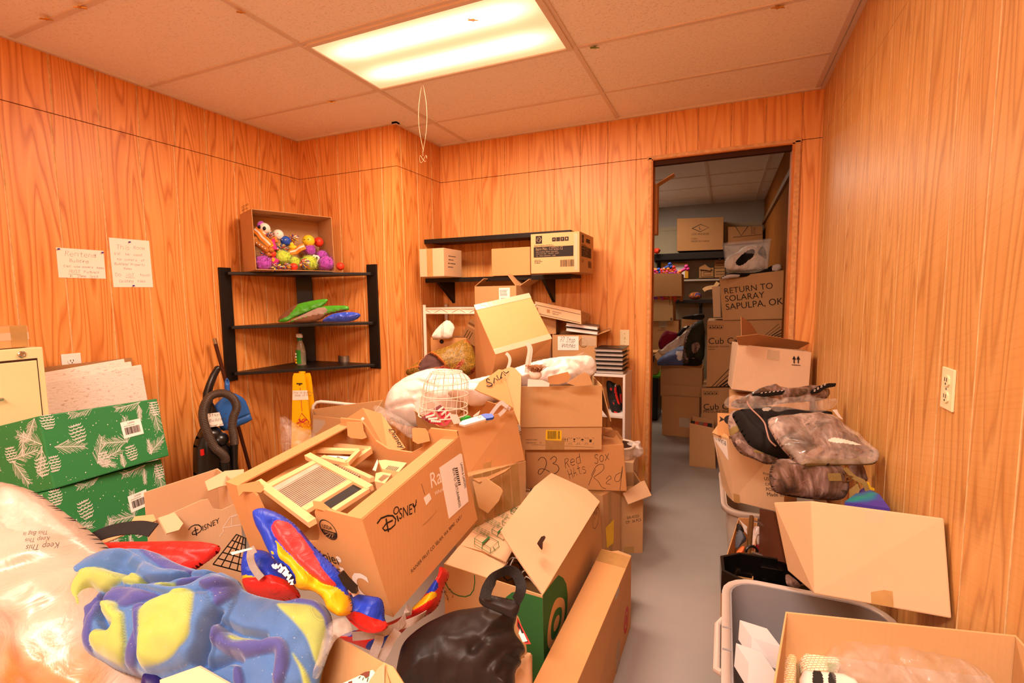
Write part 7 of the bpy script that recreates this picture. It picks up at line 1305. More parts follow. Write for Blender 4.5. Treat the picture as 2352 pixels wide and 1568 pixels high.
# support box and up-arrow carton
Carton('carton', 'dark orange cardboard box under the big box with two up arrows', None, None, ('card_orange',), open_=False, corners=[(1.99, 1.40, 0), (2.43, 1.44, 0), (2.43, 1.70, 0), (1.99, 1.70, 0), (1.99, 1.40, .838), (2.43, 1.44, .836), (2.43, 1.70, .838), (1.99, 1.70, .84)]).done()
c = Carton('arrow_carton', 'large open cardboard box with two up arrows before the doorway', None, None, ('card_pale',), corners=[(2.000, 1.434, 0.888), (2.429, 1.50, 0.846), (2.40, 1.695, 0.846), (1.98, 1.68, 0.882), (2.033, 1.456, 1.173), (2.442, 1.53, 1.126), (2.42, 1.70, 1.121), (2.0, 1.70, 1.166)])
for x in (1824, 1833.5): c.spx('f', [(x, 833), (x, 822)], .007); c.ppx('f', [(x - 4.5, 825), (x + 4.5, 826), (x, 816.5)])
c.spx('f', [(1819, 837.5), (1838, 839)], .004); c.strip('tape', 'f', *c.uv('f', (1776, 815)), .07, .06, 'tape_clear')
slab('flap', [at(1696, 791, 3.09), at(1691, 773, 2.98), at(1740, 767, 3.05), at(1800, 777, 3.1), at(1858, 786, 3.16), at(1857, 804, 3.22)], .005, 'card_dark', c.root); slab('flap', [at(1703, 775, 3.22), at(1702, 727, 3.25), at(1722, 740, 3.3), at(1742, 770, 3.34)], .005, 'card_dark', c.root); slab('flap', [at(1738, 768, 3.36), at(1858, 785, 3.42), at(1857, 806, 3.42), at(1738, 800, 3.36)], .005, 'card_light', c.root)  # front flap's shade is put in by the darker card
slab('flap', [at(1857, 803, 3.22), at(1849, 880, 3.18), at(1862, 880, 3.3), at(1868, 830, 3.3), at(1866, 740, 3.34), at(1863, 741, 3.3)], .005, 'card_tan', c.root); c.done()
# bags of camouflage gear
r, pl = pf('backpack', 'black backpack with pink piping under the plastic-wrapped camouflage packs', 'backpack', [(130, 205), (300, 180), (420, 190), (600, 200), (760, 215), (800, 260), (560, 500), (440, 520), (300, 470), (220, 370), (160, 260)], 2.20, facing(.45), .10, ['bag_cloth', 'bag_cloth', 'case_light'], conv=N4, res=90, wr=.010, wf=9, ridge=.7, part='bag', patches=[([(290, 230), (340, 215), (365, 240), (300, 265)], 2, .004, .01)], grooves=[([(180, 210), (240, 300), (320, 380), (340, 470)], .012, .012), ([(300, 300), (440, 330)], .015, .012)])
b = MB(); inv = pl.M().inverted(); b.tube([tuple(x) for x in curve([on_pl(pl, *N4(*q), .095) for q in [(190, 205), (210, 245), (270, 305), (300, 345), (312, 390), (330, 450), (370, 490)]], 5)], .0035, 0, 6); b.build('piping', 'piping_pink', r)
r, pl = pf('backpack', 'camouflage backpack with olive straps, hanging over the printed carton', 'backpack', [(105, 265), (130, 215), (170, 220), (230, 320), (300, 420), (360, 500), (450, 520), (440, 560), (360, 570), (280, 530), (200, 505), (150, 450), (115, 360)], 2.28, facing(.35), .07, ['camo', 'olive_web'], conv=N4, res=80, wr=.008, wf=14, ridge=.6, part='bag', patches=[([(105, 340), (150, 325), (165, 370), (120, 385)], 1, .006, .01), ([(160, 330), (190, 340), (260, 430), (330, 480), (330, 500), (250, 470), (190, 410)], 1, .006, .012)], grooves=[([(140, 250), (200, 360), (280, 450), (380, 520)], .008, .010)])
r, pl = pf('shoulder_strap', 'dark camouflage padded strap trailing below the backpacks', 'strap', [(150, 390), (220, 440), (300, 490), (400, 520), (430, 545), (410, 575), (330, 560), (240, 520), (170, 470), (140, 430)], 2.14, facing(.4), .025, ['camo', 'olive_web'], conv=N4, res=60, part='pad', patches=[([(240, 485), (330, 480), (360, 500), (270, 510)], 1, .003, .006)])
r, pl = pf('wrapped_pack', 'camouflage pack in clear plastic with a black dotted grip, topmost on the bag pile', 'package', [(100, 165), (180, 130), (260, 95), (330, 60), (400, 50), (440, 85), (540, 60), (640, 60), (720, 70), (770, 100), (720, 140), (560, 150), (420, 160), (300, 180), (160, 190)], 2.30, facing(.6), .05, ['camo_wrapped'], conv=N4, res=80, wr=.010, wf=14, ridge=.8, part='bag')
o = puff('plastic_sleeve', [N4(*q) for q in [(60, 155), (130, 140), (260, 150), (400, 150), (440, 180), (300, 200), (140, 205), (80, 190)]], pl2_ := Plane(*N4(250, 175), 2.22, facing(.6)), .03, ['clear_bag'], r, wr=.014, wf=16, ridge=1, res=60); o.parent = r; o.matrix_parent_inverse = I4; o.matrix_local = pl.M().inverted() @ pl2_.M()
b = MB(); inv = pl.M().inverted(); gp_ = lambda px, d: tuple(inv @ Vector(at(*N4(*px), d)))
for P, dd, nm in (([(240, 125), (340, 108), (460, 100), (440, 122), (330, 135), (250, 130)], 2.22, 0), ([(620, 105), (680, 70), (740, 55), (785, 55), (785, 68), (720, 80), (680, 110), (630, 118)], 2.26, 1)):
  b = MB(); q = [gp_(p, dd) for p in P]; b.poly(q, 0); b.poly([tuple(Vector(x) - Vector((0, 0, .008))) for x in q][::-1], 0)
  for p in ([(300 + 26 * k, 118 - 3 * k) for k in range(6)] if P[0][0] == 240 else [(640 + 22 * k, 98 - 13 * k + 8 * j) for k in range(4) for j in (0, 1)]): b.poly([gp_((p[0] + a, p[1] + e), dd - .006) for a, e in ((0, 0), (12, -4), (14, 0), (2, 4))], 1)
  b.build('dotted_grip', ['bag_cloth', 'paper'], r)
r, pl = pf('plastic_sleeve', 'clear crumpled plastic sleeve hanging over the black backpack', 'plastic bag', [(360, 195), (420, 150), (520, 140), (640, 130), (740, 150), (810, 180), (770, 205), (690, 235), (600, 215), (500, 205), (420, 232)], 2.06, facing(.45), .035, ['clear_bag'], conv=N4, res=70, wr=.014, wf=18, ridge=1, part='sheet')
r, pl = pf('wrapped_pack', 'large flat camouflage pack in clear plastic at the front of the bag pile', 'package', [(345, 280), (400, 258), (520, 245), (640, 238), (760, 240), (820, 290), (900, 370), (1000, 460), (1070, 490), (1072, 540), (1040, 555), (900, 555), (700, 560), (570, 565), (500, 500), (420, 410)], 1.80, facing(.55), .045, ['camo_wrapped', 'camo_wrapped', 'paper_warm', 'olive_web'], conv=N4, res=110, wr=.006, wf=16, ridge=.8, rad=.05, part='pack', patches=[([(720, 435), (760, 430), (920, 470), (930, 485), (720, 455)], 2), ([(560, 545), (800, 548), (1060, 535), (1040, 570), (560, 580)], 3)], grooves=[([(400, 420), (600, 480), (800, 520), (1040, 530)], .006, .008)])
o = puff('plastic_sleeve', [N4(*q) for q in [(342, 275), (380, 262), (520, 240), (760, 235), (830, 290), (1075, 485), (1070, 545), (1000, 560), (800, 560), (620, 550), (570, 570), (540, 540), (400, 380)]], pl3_ := Plane(*N4(700, 400), 1.765, facing(.55)), .03, ['clear_bag'], r, wr=.008, wf=16, ridge=1, res=80, back=.1); o.parent = r; o.matrix_parent_inverse = I4; o.matrix_local = pl.M().inverted() @ pl3_.M()
r, pl = pf('camouflage_bag', 'camouflage pouch with olive tab and brass snap hook, lowest in the pile', 'bag', [(395, 600), (420, 550), (470, 530), (620, 560), (760, 560), (820, 570), (850, 620), (880, 720), (860, 780), (830, 815), (700, 805), (560, 790), (450, 770), (410, 740), (392, 670)], 1.76, facing(.25), .07, ['camo', 'olive_web', 'bag_cloth'], conv=N4, res=90, rad=.035, wr=.003, wf=12, part='pouch', patches=[([(380, 760), (440, 765), (560, 785), (700, 803), (840, 812), (840, 840), (560, 830), (400, 790)], 2)], grooves=[([(440, 500), (425, 545), (405, 600), (402, 700), (430, 750)], .005, .006), ([(600, 570), (820, 582), (855, 640), (862, 740)], .005, .006)])
b = MB(); pq = lambda x, y, z=.075: (*pl.px(*N4(x, y)), z - pl.drop)
b.box((*[(u + v) / 2 for u, v in zip(pl.px(*N4(695, 640)), pl.px(*N4(772, 685)))], .073 - pl.drop), (.045, .027, .004), 0); b.build('tab', 'olive_web', r, bevel=.001)
b = MB(); b.tube([pq(785, 640), pq(800, 650), pq(800, 690), pq(785, 695)], .0028, 0, 6); b.tube([tuple(x) for x in curve([pq(795, 665, .08), pq(820, 660, .085), pq(850, 675, .085), pq(862, 700, .085), pq(880, 735, .08)], 4)], .0035, 0, 8); b.tube([pq(800, 690, .08), pq(830, 680, .085), pq(850, 672, .085)], .003, 0, 8); b.build('snap_hook', 'brass', r)
slab('strap', [at(*N4(*q), d) for q, d in [((870, 740), 1.70), ((925, 700), 1.70), ((940, 740), 1.68), ((920, 790), 1.68), ((870, 800), 1.69)]], .003, 'olive_web', r); strap_px('strap', [N4(*q) for q in [(840, 600), (900, 660), (960, 690), (985, 740), (1000, 795), (930, 805), (880, 800)]], [1.74, 1.71, 1.69, 1.68, 1.67, 1.66, 1.67], tc, .016, 'olive_web', r, pl)
r, pl = pf('dark_pack', 'dark camouflage pack edge between the pouch and the right wall', 'package', [(880, 560), (960, 562), (985, 640), (1000, 690), (950, 690), (900, 640)], 1.86, facing(.3), .03, ['camo', 'bag_cloth'], conv=N4, res=36, part='pack', patches=[([(955, 560), (975, 565), (1000, 690), (985, 690)], 1)])
o = slab('yellow_card', [at(*N4(*q), 1.74) for q in [(965, 695), (995, 690), (1005, 722), (1030, 730), (1030, 745), (985, 735)]], .004, 'toy_yellow'); tag(o, 'bright yellow plastic piece by the right wall behind the pouch', 'plastic piece')
o = slab('white_sheet', [at(*N4(*q), 1.98) for q in [(760, 228), (790, 225), (800, 250), (830, 290), (800, 275)]], .003, 'paper'); tag(o, 'white sheet corner sticking out behind the large wrapped pack', 'paper')
def teal_mat():
  t = NT('teal_print'); c = t.coord(); t.base(t.ramp(t.noise(c, 9, 2), [(.38, '1f8a80'), (.48, '2f6a9a'), (.58, '4a3a98')]), .4, 0, .4); reg('teal_print', t)
teal_mat()
P = [at(u, v, d) for u, v, d in ((1940, 1152, 1.64), (2044, 1167, 1.52), (2020, 1135, 1.62), (1985, 1118, 1.72))]; Q = [p - np.array([0, 0, .12]) for p in P]
r = thing('printed_box', 'teal and purple printed box against the wall behind the big plain carton', 'box', Matrix.Translation(P[0])); b = MB(); V = [tuple(p - P[0]) for p in P + Q]; b.add(V, [(0, 1, 2, 3), (7, 6, 5, 4), (0, 4, 5, 1), (1, 5, 6, 2), (2, 6, 7, 3), (3, 7, 4, 0)], 0); b.build('body', 'teal_print', r)
# big plain carton
lt_, rt_, rb_, lb_ = at(1862.8, 1149.5, 1.45), at(2169, 1189.5, 1.245), at(2186.6, 1421, 1.195), at(1870, 1363.7, 1.38); lkt, lkb = at(1776.5, 1152.7, 1.66), at(1809.4, 1311, 1.60)
dv = (lkt - lt_) * .9; dv[0] = 0; dv2 = (lkb - lb_) * .9; dv2[0] = 0
c = Carton('large_plain_carton', 'large plain cardboard box tipped against the right wall above the grey tote', None, None, ('card_light',), open_=False, bevel=.004, corners=[lb_, rb_, rb_ + dv2, lkb, lt_, rt_, rt_ + dv, lkt])
c.strip('tape', 'f', *c.uv('f', (2008, 1197)), .043, .052, 'tape_clear'); c.strip('tape', 'f', *c.uv('f', (2025, 1360)), .047, .062, 'tape'); c.done()
# grey tote and its white boxes
tote('storage_tote', 'grey plastic tote with pale rim, in the right foreground', .44, .66, .50, pose((2.205, -.47, 0), (0, 0, 0)), 'tote_grey', 'tote_lip')
for P, d, lab in (([(1724, 1512), (1791, 1540), (1795, 1486), (1727, 1463)], [1.25, 1.2, 1.22, 1.28], 'white box inside the grey tote, upper of two'), ([(1716, 1580), (1780, 1590), (1785, 1548), (1720, 1522)], [1.16, 1.12, 1.14, 1.19], 'white box inside the grey tote, lower of two')):
  q = px_box(P, d, dy=.07); r = thing('white_box', lab, 'box', Matrix.Translation(q[0])); b = MB(); b.add([tuple(x - q[0]) for x in q], [(0, 1, 5, 4), (1, 2, 6, 5), (2, 3, 7, 6), (3, 0, 4, 7), (4, 5, 6, 7), (3, 2, 1, 0)], 0); b.build('body', 'box_grey', r, bevel=.001)
# black bin, sandals carton, metal frame, dark board
flat('gloss_black', '100d0c', .18, spec=.6, var=.02)
r = thing('black_bin', 'glossy black plastic bin behind the grey tote', 'bin', pose((2.10, .03, 0), (0, 0, 3)))
mb = MB(); w_, d_, h_ = .27, .20, .47; rd = lambda a, b: [(-w_/2*a + b, -d_/2*a + b), (w_/2*a - b, -d_/2*a + b), (w_/2*a - b, d_/2*a - b), (-w_/2*a + b, d_/2*a - b)]
L = [[(*p, z) for p in smooth_poly(rd(a, b), 1)] for a, b, z in ((.9, 0, 0), (1, 0, h_ - .1), (1.06, 0, h_ - .09), (1.06, 0, h_), (1.0, .004, h_), (.98, .004, h_ - .09), (.88, .004, .01))]; n = len(L[0]); mb.add([p for l in L for p in l], [(k * n + i, k * n + (i + 1) % n, (k + 1) * n + (i + 1) % n, (k + 1) * n + i) for k in range(6) for i in range(n)] + [tuple(range(n - 1, -1, -1)), tuple(range(6 * n, 7 * n))], 0); mb.build('tub', 'gloss_black', r, bevel=.002)
mb = MB(); mb.box((.05, d_/2 - .012, h_ - .06), (.09, .012, .05)); mb.box((.02, d_/2 - .014, h_ - .09), (.02, .016, .02)); mb.build('latch', 'gloss_black', r, bevel=.002)
c = Carton('open_carton', 'narrow open cardboard box of sandals at the aisle behind the black bin', None, None, ('card_orange',), corners=[(1.965, .18, 0), (2.06, .16, 0), (2.10, .66, 0), (2.0, .64, 0), (1.958, .10, .385), (2.075, .10, .385), (2.12, .66, .40), (2.035, .63, .40)]); c.done()
def I7(x, y): return 1640 + x / 7.125, 1160 + y / 7.125
flat('sandal_grey', '4a4c56', .6); flat('sandal_orange', 'e8642a', .5)
r, pl = pf('sandal', 'dark grey sandal upright in the narrow box at the aisle', 'sandal', [(385, 470), (430, 390), (470, 420), (500, 450), (545, 530), (540, 590), (470, 640), (400, 720), (370, 700), (370, 560)], 2.12, facing(.3), .03, ['sandal_grey', 'ink'], conv=I7, res=40, part='upper', patches=[([(470, 460), (500, 465), (505, 480), (475, 475)], 1), ([(480, 540), (510, 545), (512, 560), (482, 555)], 1)])
b = MB(); b.ball(on_pl(pl, *I7(432, 570), .032), (.003, .003, .003), 0, 8); b.build('rivet', 'brass', r)
r, pl = pf('sandal', 'black sandal at the back of the narrow box', 'sandal', [(385, 300), (420, 290), (470, 350), (500, 420), (490, 460), (440, 420), (400, 460), (380, 400)], 2.3, facing(.3), .02, ['ink'], conv=I7, res=30, part='upper')
r, pl = pf('sandal', 'orange sandal at the near end of the narrow box', 'sandal', [(370, 780), (420, 710), (500, 650), (515, 700), (490, 800), (420, 820), (375, 815)], 2.02, facing(.35), .02, ['sandal_orange'], conv=I7, res=30, part='upper')
o = slab('paper_insert', [at(*I7(*q), 2.26) for q in [(400, 215), (470, 290), (545, 350), (530, 390), (545, 480), (500, 430), (470, 340)]], .002, 'paper'); tag(o, 'white folded paper along the sandals', 'paper')
r = thing('metal_frame', 'bronze and chrome metal chair frame beside the sandals box', 'metal frame'); o0 = Vector(at(*I7(600, 700), 2.1)); r.location = o0
b = MB(); b.tube([tuple(Vector(at(*I7(*q), d)) - o0) for q, d in (((560, 1000), 1.98), ((575, 700), 2.08), ((600, 400), 2.18), ((615, 190), 2.26))], .010, 0, 10); b.build('upright', 'brass', r)
for P, d in (([(640, 255), (790, 295)], 2.24), ([(610, 765), (780, 815)], 2.05)): b = MB(); b.tube([tuple(Vector(at(*I7(*q), d)) - o0) for q in P], .006, 0, 8); b.build('crossbar', 'chrome', r)
b = MB(); P = [Vector(at(*I7(615 + 95 * math.cos(a), 765 + 95 * math.sin(a)), 2.0)) - o0 for a in [math.pi + k * .28 for k in range(12)]]; b.tube([tuple(p) for p in P], .0055, 0, 8); b.build('rubber_ring', 'black_plastic', r)
r, pl = pf('glasses_pack', 'clear packet with red print between the metal frame and the dark board', 'packet', [(640, 340), (785, 350), (785, 770), (630, 760)], 2.22, facing(.15), .015, ['pearl', 'blister_red'], conv=I7, res=34, it=1, part='packet', patches=[([(620, 640), (790, 620), (790, 780), (620, 780)], 1)])
b = MB(); [b.tube([on_pl(pl, *I7(710 + s * 0 + 38 * math.cos(a), 560 + 90 * math.sin(a)), .018) for a in [k * .45 for k in range(15)]], .002, 0, 6) for s in (0,)]; b.build('ring', 'chrome', r)
o = slab('dark_board', [at(*I7(*q), d) for q, d in (((775, 70), 2.34), ((1000, 115), 2.16), ((1190, 960), 1.86), ((770, 860), 2.04))], .018, 'dark_wood'); tag(o, 'dark stained wooden board leaning behind the big plain carton', 'board')
r, pl = pf('wrapped_bundle', 'brown patterned bundle peeping between black bin and big carton', 'bundle', [(1205, 1110), (1250, 1130), (1425, 1270), (1425, 1360), (1300, 1330), (1220, 1290)], 1.62, facing(.4), .03, ['camo'], conv=I7, res=30, part='bundle')
# foreground carton with woven mats
c = Carton('open_carton', 'open cardboard box of woven placemats under clear plastic, bottom right', None, None, ('card',), corners=[(2.005, -1.30, .0), (2.44, -1.25, 0), (2.452, -.80, 0), (2.065, -.90, 0), (2.00, -1.28, .87), (2.45, -1.22, .87), (2.457, -.785, .855), (2.071, -.888, .868)]); c.done()
def woven(name, a, b_, c_):
  t = NT(name); c = t.coord(); v = t.add('ShaderNodeTexBrick', {'Color1': lin(a), 'Color2': lin(b_), 'Mortar': lin(c_), 'Scale': 60.0, 'Mortar Size': .03}); t.put(v.inputs['Vector'], c); n = t.noise(c, 16, 2); col = t.mix(t.ramp(n, [(.60, '000000'), (.64, 'ffffff')]), v.outputs[0], lin('8aa070')); t.base(col, .9, 0, .1); t.bump(v.outputs[1], .6, .003); reg(name, t)
woven('woven_cream', 'f0e4cc', 'ecdcb8', 'cc9a6a'); woven('woven_floral', 'f2e6c8', 'f0d8a0', 'd8a060')
def L5(x, y): return 1640 + x / 1.888, 1380 + y / 1.888
for lab, P, d, th, mt, pt_ in (('folded floral placemat standing at the left of the bottom right box', [(312, 110), (350, 105), (370, 150), (365, 260), (360, 420), (275, 420), (290, 300), (305, 200)], .98, .03, ['woven_floral'], ()), ('cream woven placemat lying in the bottom right box', [(372, 180), (430, 172), (490, 185), (540, 210), (560, 300), (480, 330), (385, 320), (372, 250)], .97, .02, ['woven_cream'], ()), ('cream placemat with black woven squares at the bottom of the box', [(372, 295), (430, 295), (600, 315), (660, 400), (600, 440), (380, 440)], .91, .015, ['paper_warm', 'slate'], [([(418, 298), (465, 298), (475, 440), (430, 440)], 1), ([(488, 305), (522, 308), (530, 440), (494, 440)], 1)])):
  pf('placemat', lab, 'placemat', P, d, facing(.7), th, mt, conv=L5, res=60, it=1, rad=.012, patches=[tuple(p) for p in pt_], part='mat')
r, pl = pf('plastic_sheet', 'clear plastic sheet over the placemats in the bottom right box', 'plastic sheet', [(470, 220), (560, 140), (640, 150), (800, 180), (1000, 215), (1120, 260), (1230, 320), (1260, 420), (560, 440), (520, 330)], .93, facing(.7), .03, ['clear_bag'], conv=L5, res=90, wr=.010, wf=14, ridge=1, back=.1, part='sheet')
# ================================================================== store room through the doorway
def ybox(name, label, px, Y, dy, mats=('card_tan',), open_=False, group=None, floor=False, **k):
  """box whose front face stands on the plane Y; px = lb rb rt lt"""
  f = [onY(u, v, Y) for u, v in px]
  if floor: f[0][2] = f[1][2] = 0
  q = [p + np.array([0, dy, 0]) for p in f]
  return Carton(name, label, None, None, mats, open_=open_, group=group, corners=[f[0], f[1], q[1], q[0], f[3], f[2], q[2], q[3]], **k)
def D2(x, y): return 1490 + x / 7.84, 560 + y / 7.84
def D3(x, y): return 1490 + x / 4.355, 720 + y / 4.355
def D1(x, y): return 1480 + x / 4.9, 380 + y / 4.9
def D0(x, y): return 1480 + x / 3.564, 650 + y / 3.564
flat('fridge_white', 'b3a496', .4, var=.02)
# fridge edge and box on it, just inside on the left
x1 = onY(1501.5, 600, 1.90)[0]; zt = onY(1497, 540, 1.90)[2]; zm = onY(1497, 722, 1.90)[2]; zl = onY(1490, 845, 1.9)[2]
r = thing('white_cabinet', 'edge of a white cabinet just inside the doorway on the left', 'cabinet', Matrix.Translation((x1 - .25, 1.90, 0))); sx = x1 - .25
def cab(name, px, z0, z1, m, rd): b = MB(); x = px - sx; P = smooth_poly([(0, z0), (x, z0), (x, z1), (0, z1)], 0); b.prism([(0, z0), (x - rd, z0), (x - rd * .3, z0 + rd * .3), (x, z0 + rd), (x, z1), (0, z1)], -.03, .03, 0, Matrix.Rotation(math.radians(90), 4, 'X')); return b.build(name, m, r, bevel=.003)
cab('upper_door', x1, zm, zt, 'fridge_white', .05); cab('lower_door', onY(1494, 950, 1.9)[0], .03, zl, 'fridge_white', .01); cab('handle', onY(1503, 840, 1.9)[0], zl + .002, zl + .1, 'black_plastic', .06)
c = Carton('open_carton', 'open cardboard box on the white cabinet with one flap sticking out', (.30, .10, .36), pose((onY(1511, 480, 1.90)[0] - .15, 1.91, zt + .002), (0, 0, 0)), ('card_orange',)); c.flap('r', .13, 62); c.done()
# white shelf, black shelves
def shelf(name, label, px, Y0, z, th, mat, post=None):
  a, b = onY(*px[0], Y0), onY(*px[1], Y0); r = thing(name, label, 'shelf', Matrix.Translation((a[0], Y0, z))); L = b[0] - a[0]; mb = MB(); mb.box((L / 2, (5.61 - Y0) / 2, -th / 2), (L, 5.61 - Y0, th)); mb.build('board', mat, r, bevel=.003)
  for t in ((.2, .8) if post is None else post): mb = MB(); mb.box((L * t, 5.60 - Y0, -.18), (.04, .02, .36 - th)); mb.box((L * t, (5.6 - Y0) / 2 + .02, -th - .015), (.03, 5.55 - Y0 - .05, .03)); mb.build('bracket', 'black_metal', r)
  return r
YS = 5.22
zA = onY(1580, 580, YS)[2]; shelf('wall_shelf', 'long black shelf high on the store room back wall', ((1496, 582), (1672, 572)), YS, zA, .085, 'black_paint', (.06, .9)); zB = onY(1600, 641, YS + .1)[2]; shelf('wall_shelf', 'thin white shelf below the long black one', ((1496, 645), (1656, 637)), YS + .1, zB, .025, 'fridge_white', (.1,)); zC = onY(1600, 688, YS)[2]; shelf('wall_shelf', 'short black shelf low on the store room back wall', ((1540, 688), (1650, 686)), YS, zC, .05, 'black_paint', (.62,))
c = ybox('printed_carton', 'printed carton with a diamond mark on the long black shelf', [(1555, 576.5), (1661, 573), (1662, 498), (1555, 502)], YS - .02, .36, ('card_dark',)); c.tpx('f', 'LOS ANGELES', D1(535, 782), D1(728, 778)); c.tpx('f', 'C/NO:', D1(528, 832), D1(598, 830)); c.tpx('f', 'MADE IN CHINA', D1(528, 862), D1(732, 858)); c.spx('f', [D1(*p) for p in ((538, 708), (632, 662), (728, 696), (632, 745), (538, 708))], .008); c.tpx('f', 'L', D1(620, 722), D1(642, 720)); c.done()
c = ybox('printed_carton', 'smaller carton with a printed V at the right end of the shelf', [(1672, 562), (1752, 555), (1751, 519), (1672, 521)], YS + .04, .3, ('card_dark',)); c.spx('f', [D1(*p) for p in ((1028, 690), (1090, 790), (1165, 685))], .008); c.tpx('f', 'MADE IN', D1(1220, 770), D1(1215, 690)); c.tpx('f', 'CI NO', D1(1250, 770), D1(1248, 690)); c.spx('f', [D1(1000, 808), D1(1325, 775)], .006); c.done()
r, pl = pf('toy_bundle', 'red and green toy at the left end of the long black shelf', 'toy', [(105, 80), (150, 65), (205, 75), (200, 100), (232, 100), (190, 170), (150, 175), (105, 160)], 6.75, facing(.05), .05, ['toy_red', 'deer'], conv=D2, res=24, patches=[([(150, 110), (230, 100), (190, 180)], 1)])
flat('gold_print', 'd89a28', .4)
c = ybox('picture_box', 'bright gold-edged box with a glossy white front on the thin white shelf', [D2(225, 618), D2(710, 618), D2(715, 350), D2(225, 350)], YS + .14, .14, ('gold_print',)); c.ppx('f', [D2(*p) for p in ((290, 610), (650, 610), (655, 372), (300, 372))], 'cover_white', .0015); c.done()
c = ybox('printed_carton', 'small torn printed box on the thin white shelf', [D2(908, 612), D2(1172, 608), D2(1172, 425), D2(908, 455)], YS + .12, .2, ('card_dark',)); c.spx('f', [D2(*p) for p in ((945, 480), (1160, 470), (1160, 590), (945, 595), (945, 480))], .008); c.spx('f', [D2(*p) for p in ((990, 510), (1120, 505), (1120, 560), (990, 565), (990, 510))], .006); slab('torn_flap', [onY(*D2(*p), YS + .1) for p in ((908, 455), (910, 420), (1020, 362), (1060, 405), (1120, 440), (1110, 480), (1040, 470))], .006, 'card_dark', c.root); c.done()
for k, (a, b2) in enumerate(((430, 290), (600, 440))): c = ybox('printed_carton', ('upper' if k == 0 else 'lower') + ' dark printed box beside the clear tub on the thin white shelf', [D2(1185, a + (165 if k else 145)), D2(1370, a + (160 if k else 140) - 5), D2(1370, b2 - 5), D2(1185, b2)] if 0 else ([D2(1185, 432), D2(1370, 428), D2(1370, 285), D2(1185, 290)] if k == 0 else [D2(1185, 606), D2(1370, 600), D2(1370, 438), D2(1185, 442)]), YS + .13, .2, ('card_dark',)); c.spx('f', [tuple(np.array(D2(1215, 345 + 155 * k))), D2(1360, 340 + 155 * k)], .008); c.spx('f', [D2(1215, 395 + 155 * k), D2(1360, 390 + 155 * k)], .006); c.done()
# left stack of boxes with bright toys
YL = 4.6
f = [D3(20, 240), D3(250, 240), D2(540, 1390), D2(10, 1395)]
c = ybox('printed_carton', 'lowest carton of the stack left in the store room, with dark print', [D2(20, 1800), D2(545, 1800), D2(540, 1385), D2(20, 1400)], YL, .36, ('card_orange',), floor=True); c.tpx('f', 'E.A.S.', D2(230, 1525), D2(295, 1520), sy=1.2); c.tpx('f', 'DISTRIBUTION', D2(165, 1562), D2(310, 1555)); c.strip('tape', 'f', *c.uv('f', D2(260, 1430)), .10, .1, 'tape_clear'); c.done()
c = ybox('carton', 'middle carton of the stack left in the store room', [D2(40, 1392), D2(440, 1388), D2(432, 1000), D2(40, 1005)], YL - .02, .40, ('card',), open_=True); c.spx('f', [D2(*p) for p in ((380, 1010), (425, 1010), (425, 1095), (380, 1100), (380, 1010))], .005); [c.spx('f', [D2(x, 1370), D2(x, 1335)], .008) for x in (400, 420)]; c.done()
c = ybox('carton', 'top carton of the stack heaped with bright toy bones', [D2(40, 945), D2(598, 940), D2(590, 535), D2(40, 530)], YL - .05, .40, ('card_dark',), open_=True); c.done()
rr = random.Random(11); bone_cols = ['toy_red', 'toy_orange', 'toy_pink', 'toy_blue', 'purple', 'toy_red', 'toy_pink', 'toy_orange']
def bone(px, Y, m, label, L=.07, group='bright toy bones', ang=0):
  p = onY(*px, Y); mb = MB(); mb.tube([(-L, 0, 0), (L, 0, 0)], L * .24, 0, 8)
  for a in (-1, 1):
    for b in (-1, 1): mb.ball((a * L, 0, b * L * .25), L * .34, 0, 10)
  o = mb.build('toy_bone', m); o.matrix_world = Matrix.Translation(p) @ Matrix.Rotation(math.radians(ang), 4, 'Y'); return tag(o, label, 'toy', group)
for x, y, m, a, lab in ((290, 440, 'toy_blue', -25, 'blue toy bone topmost in the upper carton'), (165, 470, 'toy_orange', 10, 'orange toy bone left of the blue one'), (120, 505, 'toy_red', 0, 'red toy bone at the left edge of the upper carton'), (350, 490, 'toy_red', -20, 'red toy bone in the middle of the upper carton'), (450, 505, 'toy_orange', 15, 'orange-red toy bone right of the middle'), (220, 520, 'toy_pink', 5, 'pink toy bone lying low at the left'), (590, 490, 'toy_pink', -30, 'magenta toy bone at the right corner of the upper carton'), (370, 525, 'purple', 0, 'purple toy bone lying low in the middle')): bone(D2(x, y), YL + .02, m, lab, .075, ang=a)
for x, m, lab in ((150, 'purple', 'purple toy strip between top and middle cartons'), (290, 'toy_orange', 'orange toy strip between top and middle cartons'), (370, 'toy_red', 'red toy strip between top and middle cartons'), (480, 'toy_brown', 'dark toy strip at the right between the cartons')): bone(D2(x, 975), YL, m, lab, .07, 'toy strips between the cartons')
c = ybox('carton', 'cardboard box behind the jacket with a dark wrapped bundle on it', [D2(595, 1700), D2(900, 1700), D2(890, 1325), D2(600, 1340)], 4.5, .3, ('card_orange',), floor=True); c.done()
r, pl = pf('wrapped_bundle', 'dark bundle in plastic on the box behind the jacket', 'bundle', [(600, 1330), (650, 1290), (800, 1260), (980, 1235), (1030, 1300), (1000, 1350), (800, 1345)], 5.72, facing(.2), .08, ['bag_black'], conv=D2, res=40, wr=.02, wf=12, part='bundle')
def multi():
  t = NT('yarn_multi'); c = t.coord(); t.base(t.ramp(t.noise(c, 14, 2), [(.35, '2f7a3a'), (.45, 'b03a2a'), (.52, 'd88a2a'), (.58, '6a2a7a'), (.66, '2a5a8a')]), .8); reg('yarn_multi', t)
multi(); p = onY(*D2(835, 940), 5.3); mb = MB(); mb.ball((0, 0, 0), (.085, .07, .052), 0, 20); o = mb.build('yarn_ball', 'yarn_multi'); o.location = (p[0], p[1], zC + .052); tag(o, 'multicoloured ball of yarn on the short black shelf', 'yarn ball')
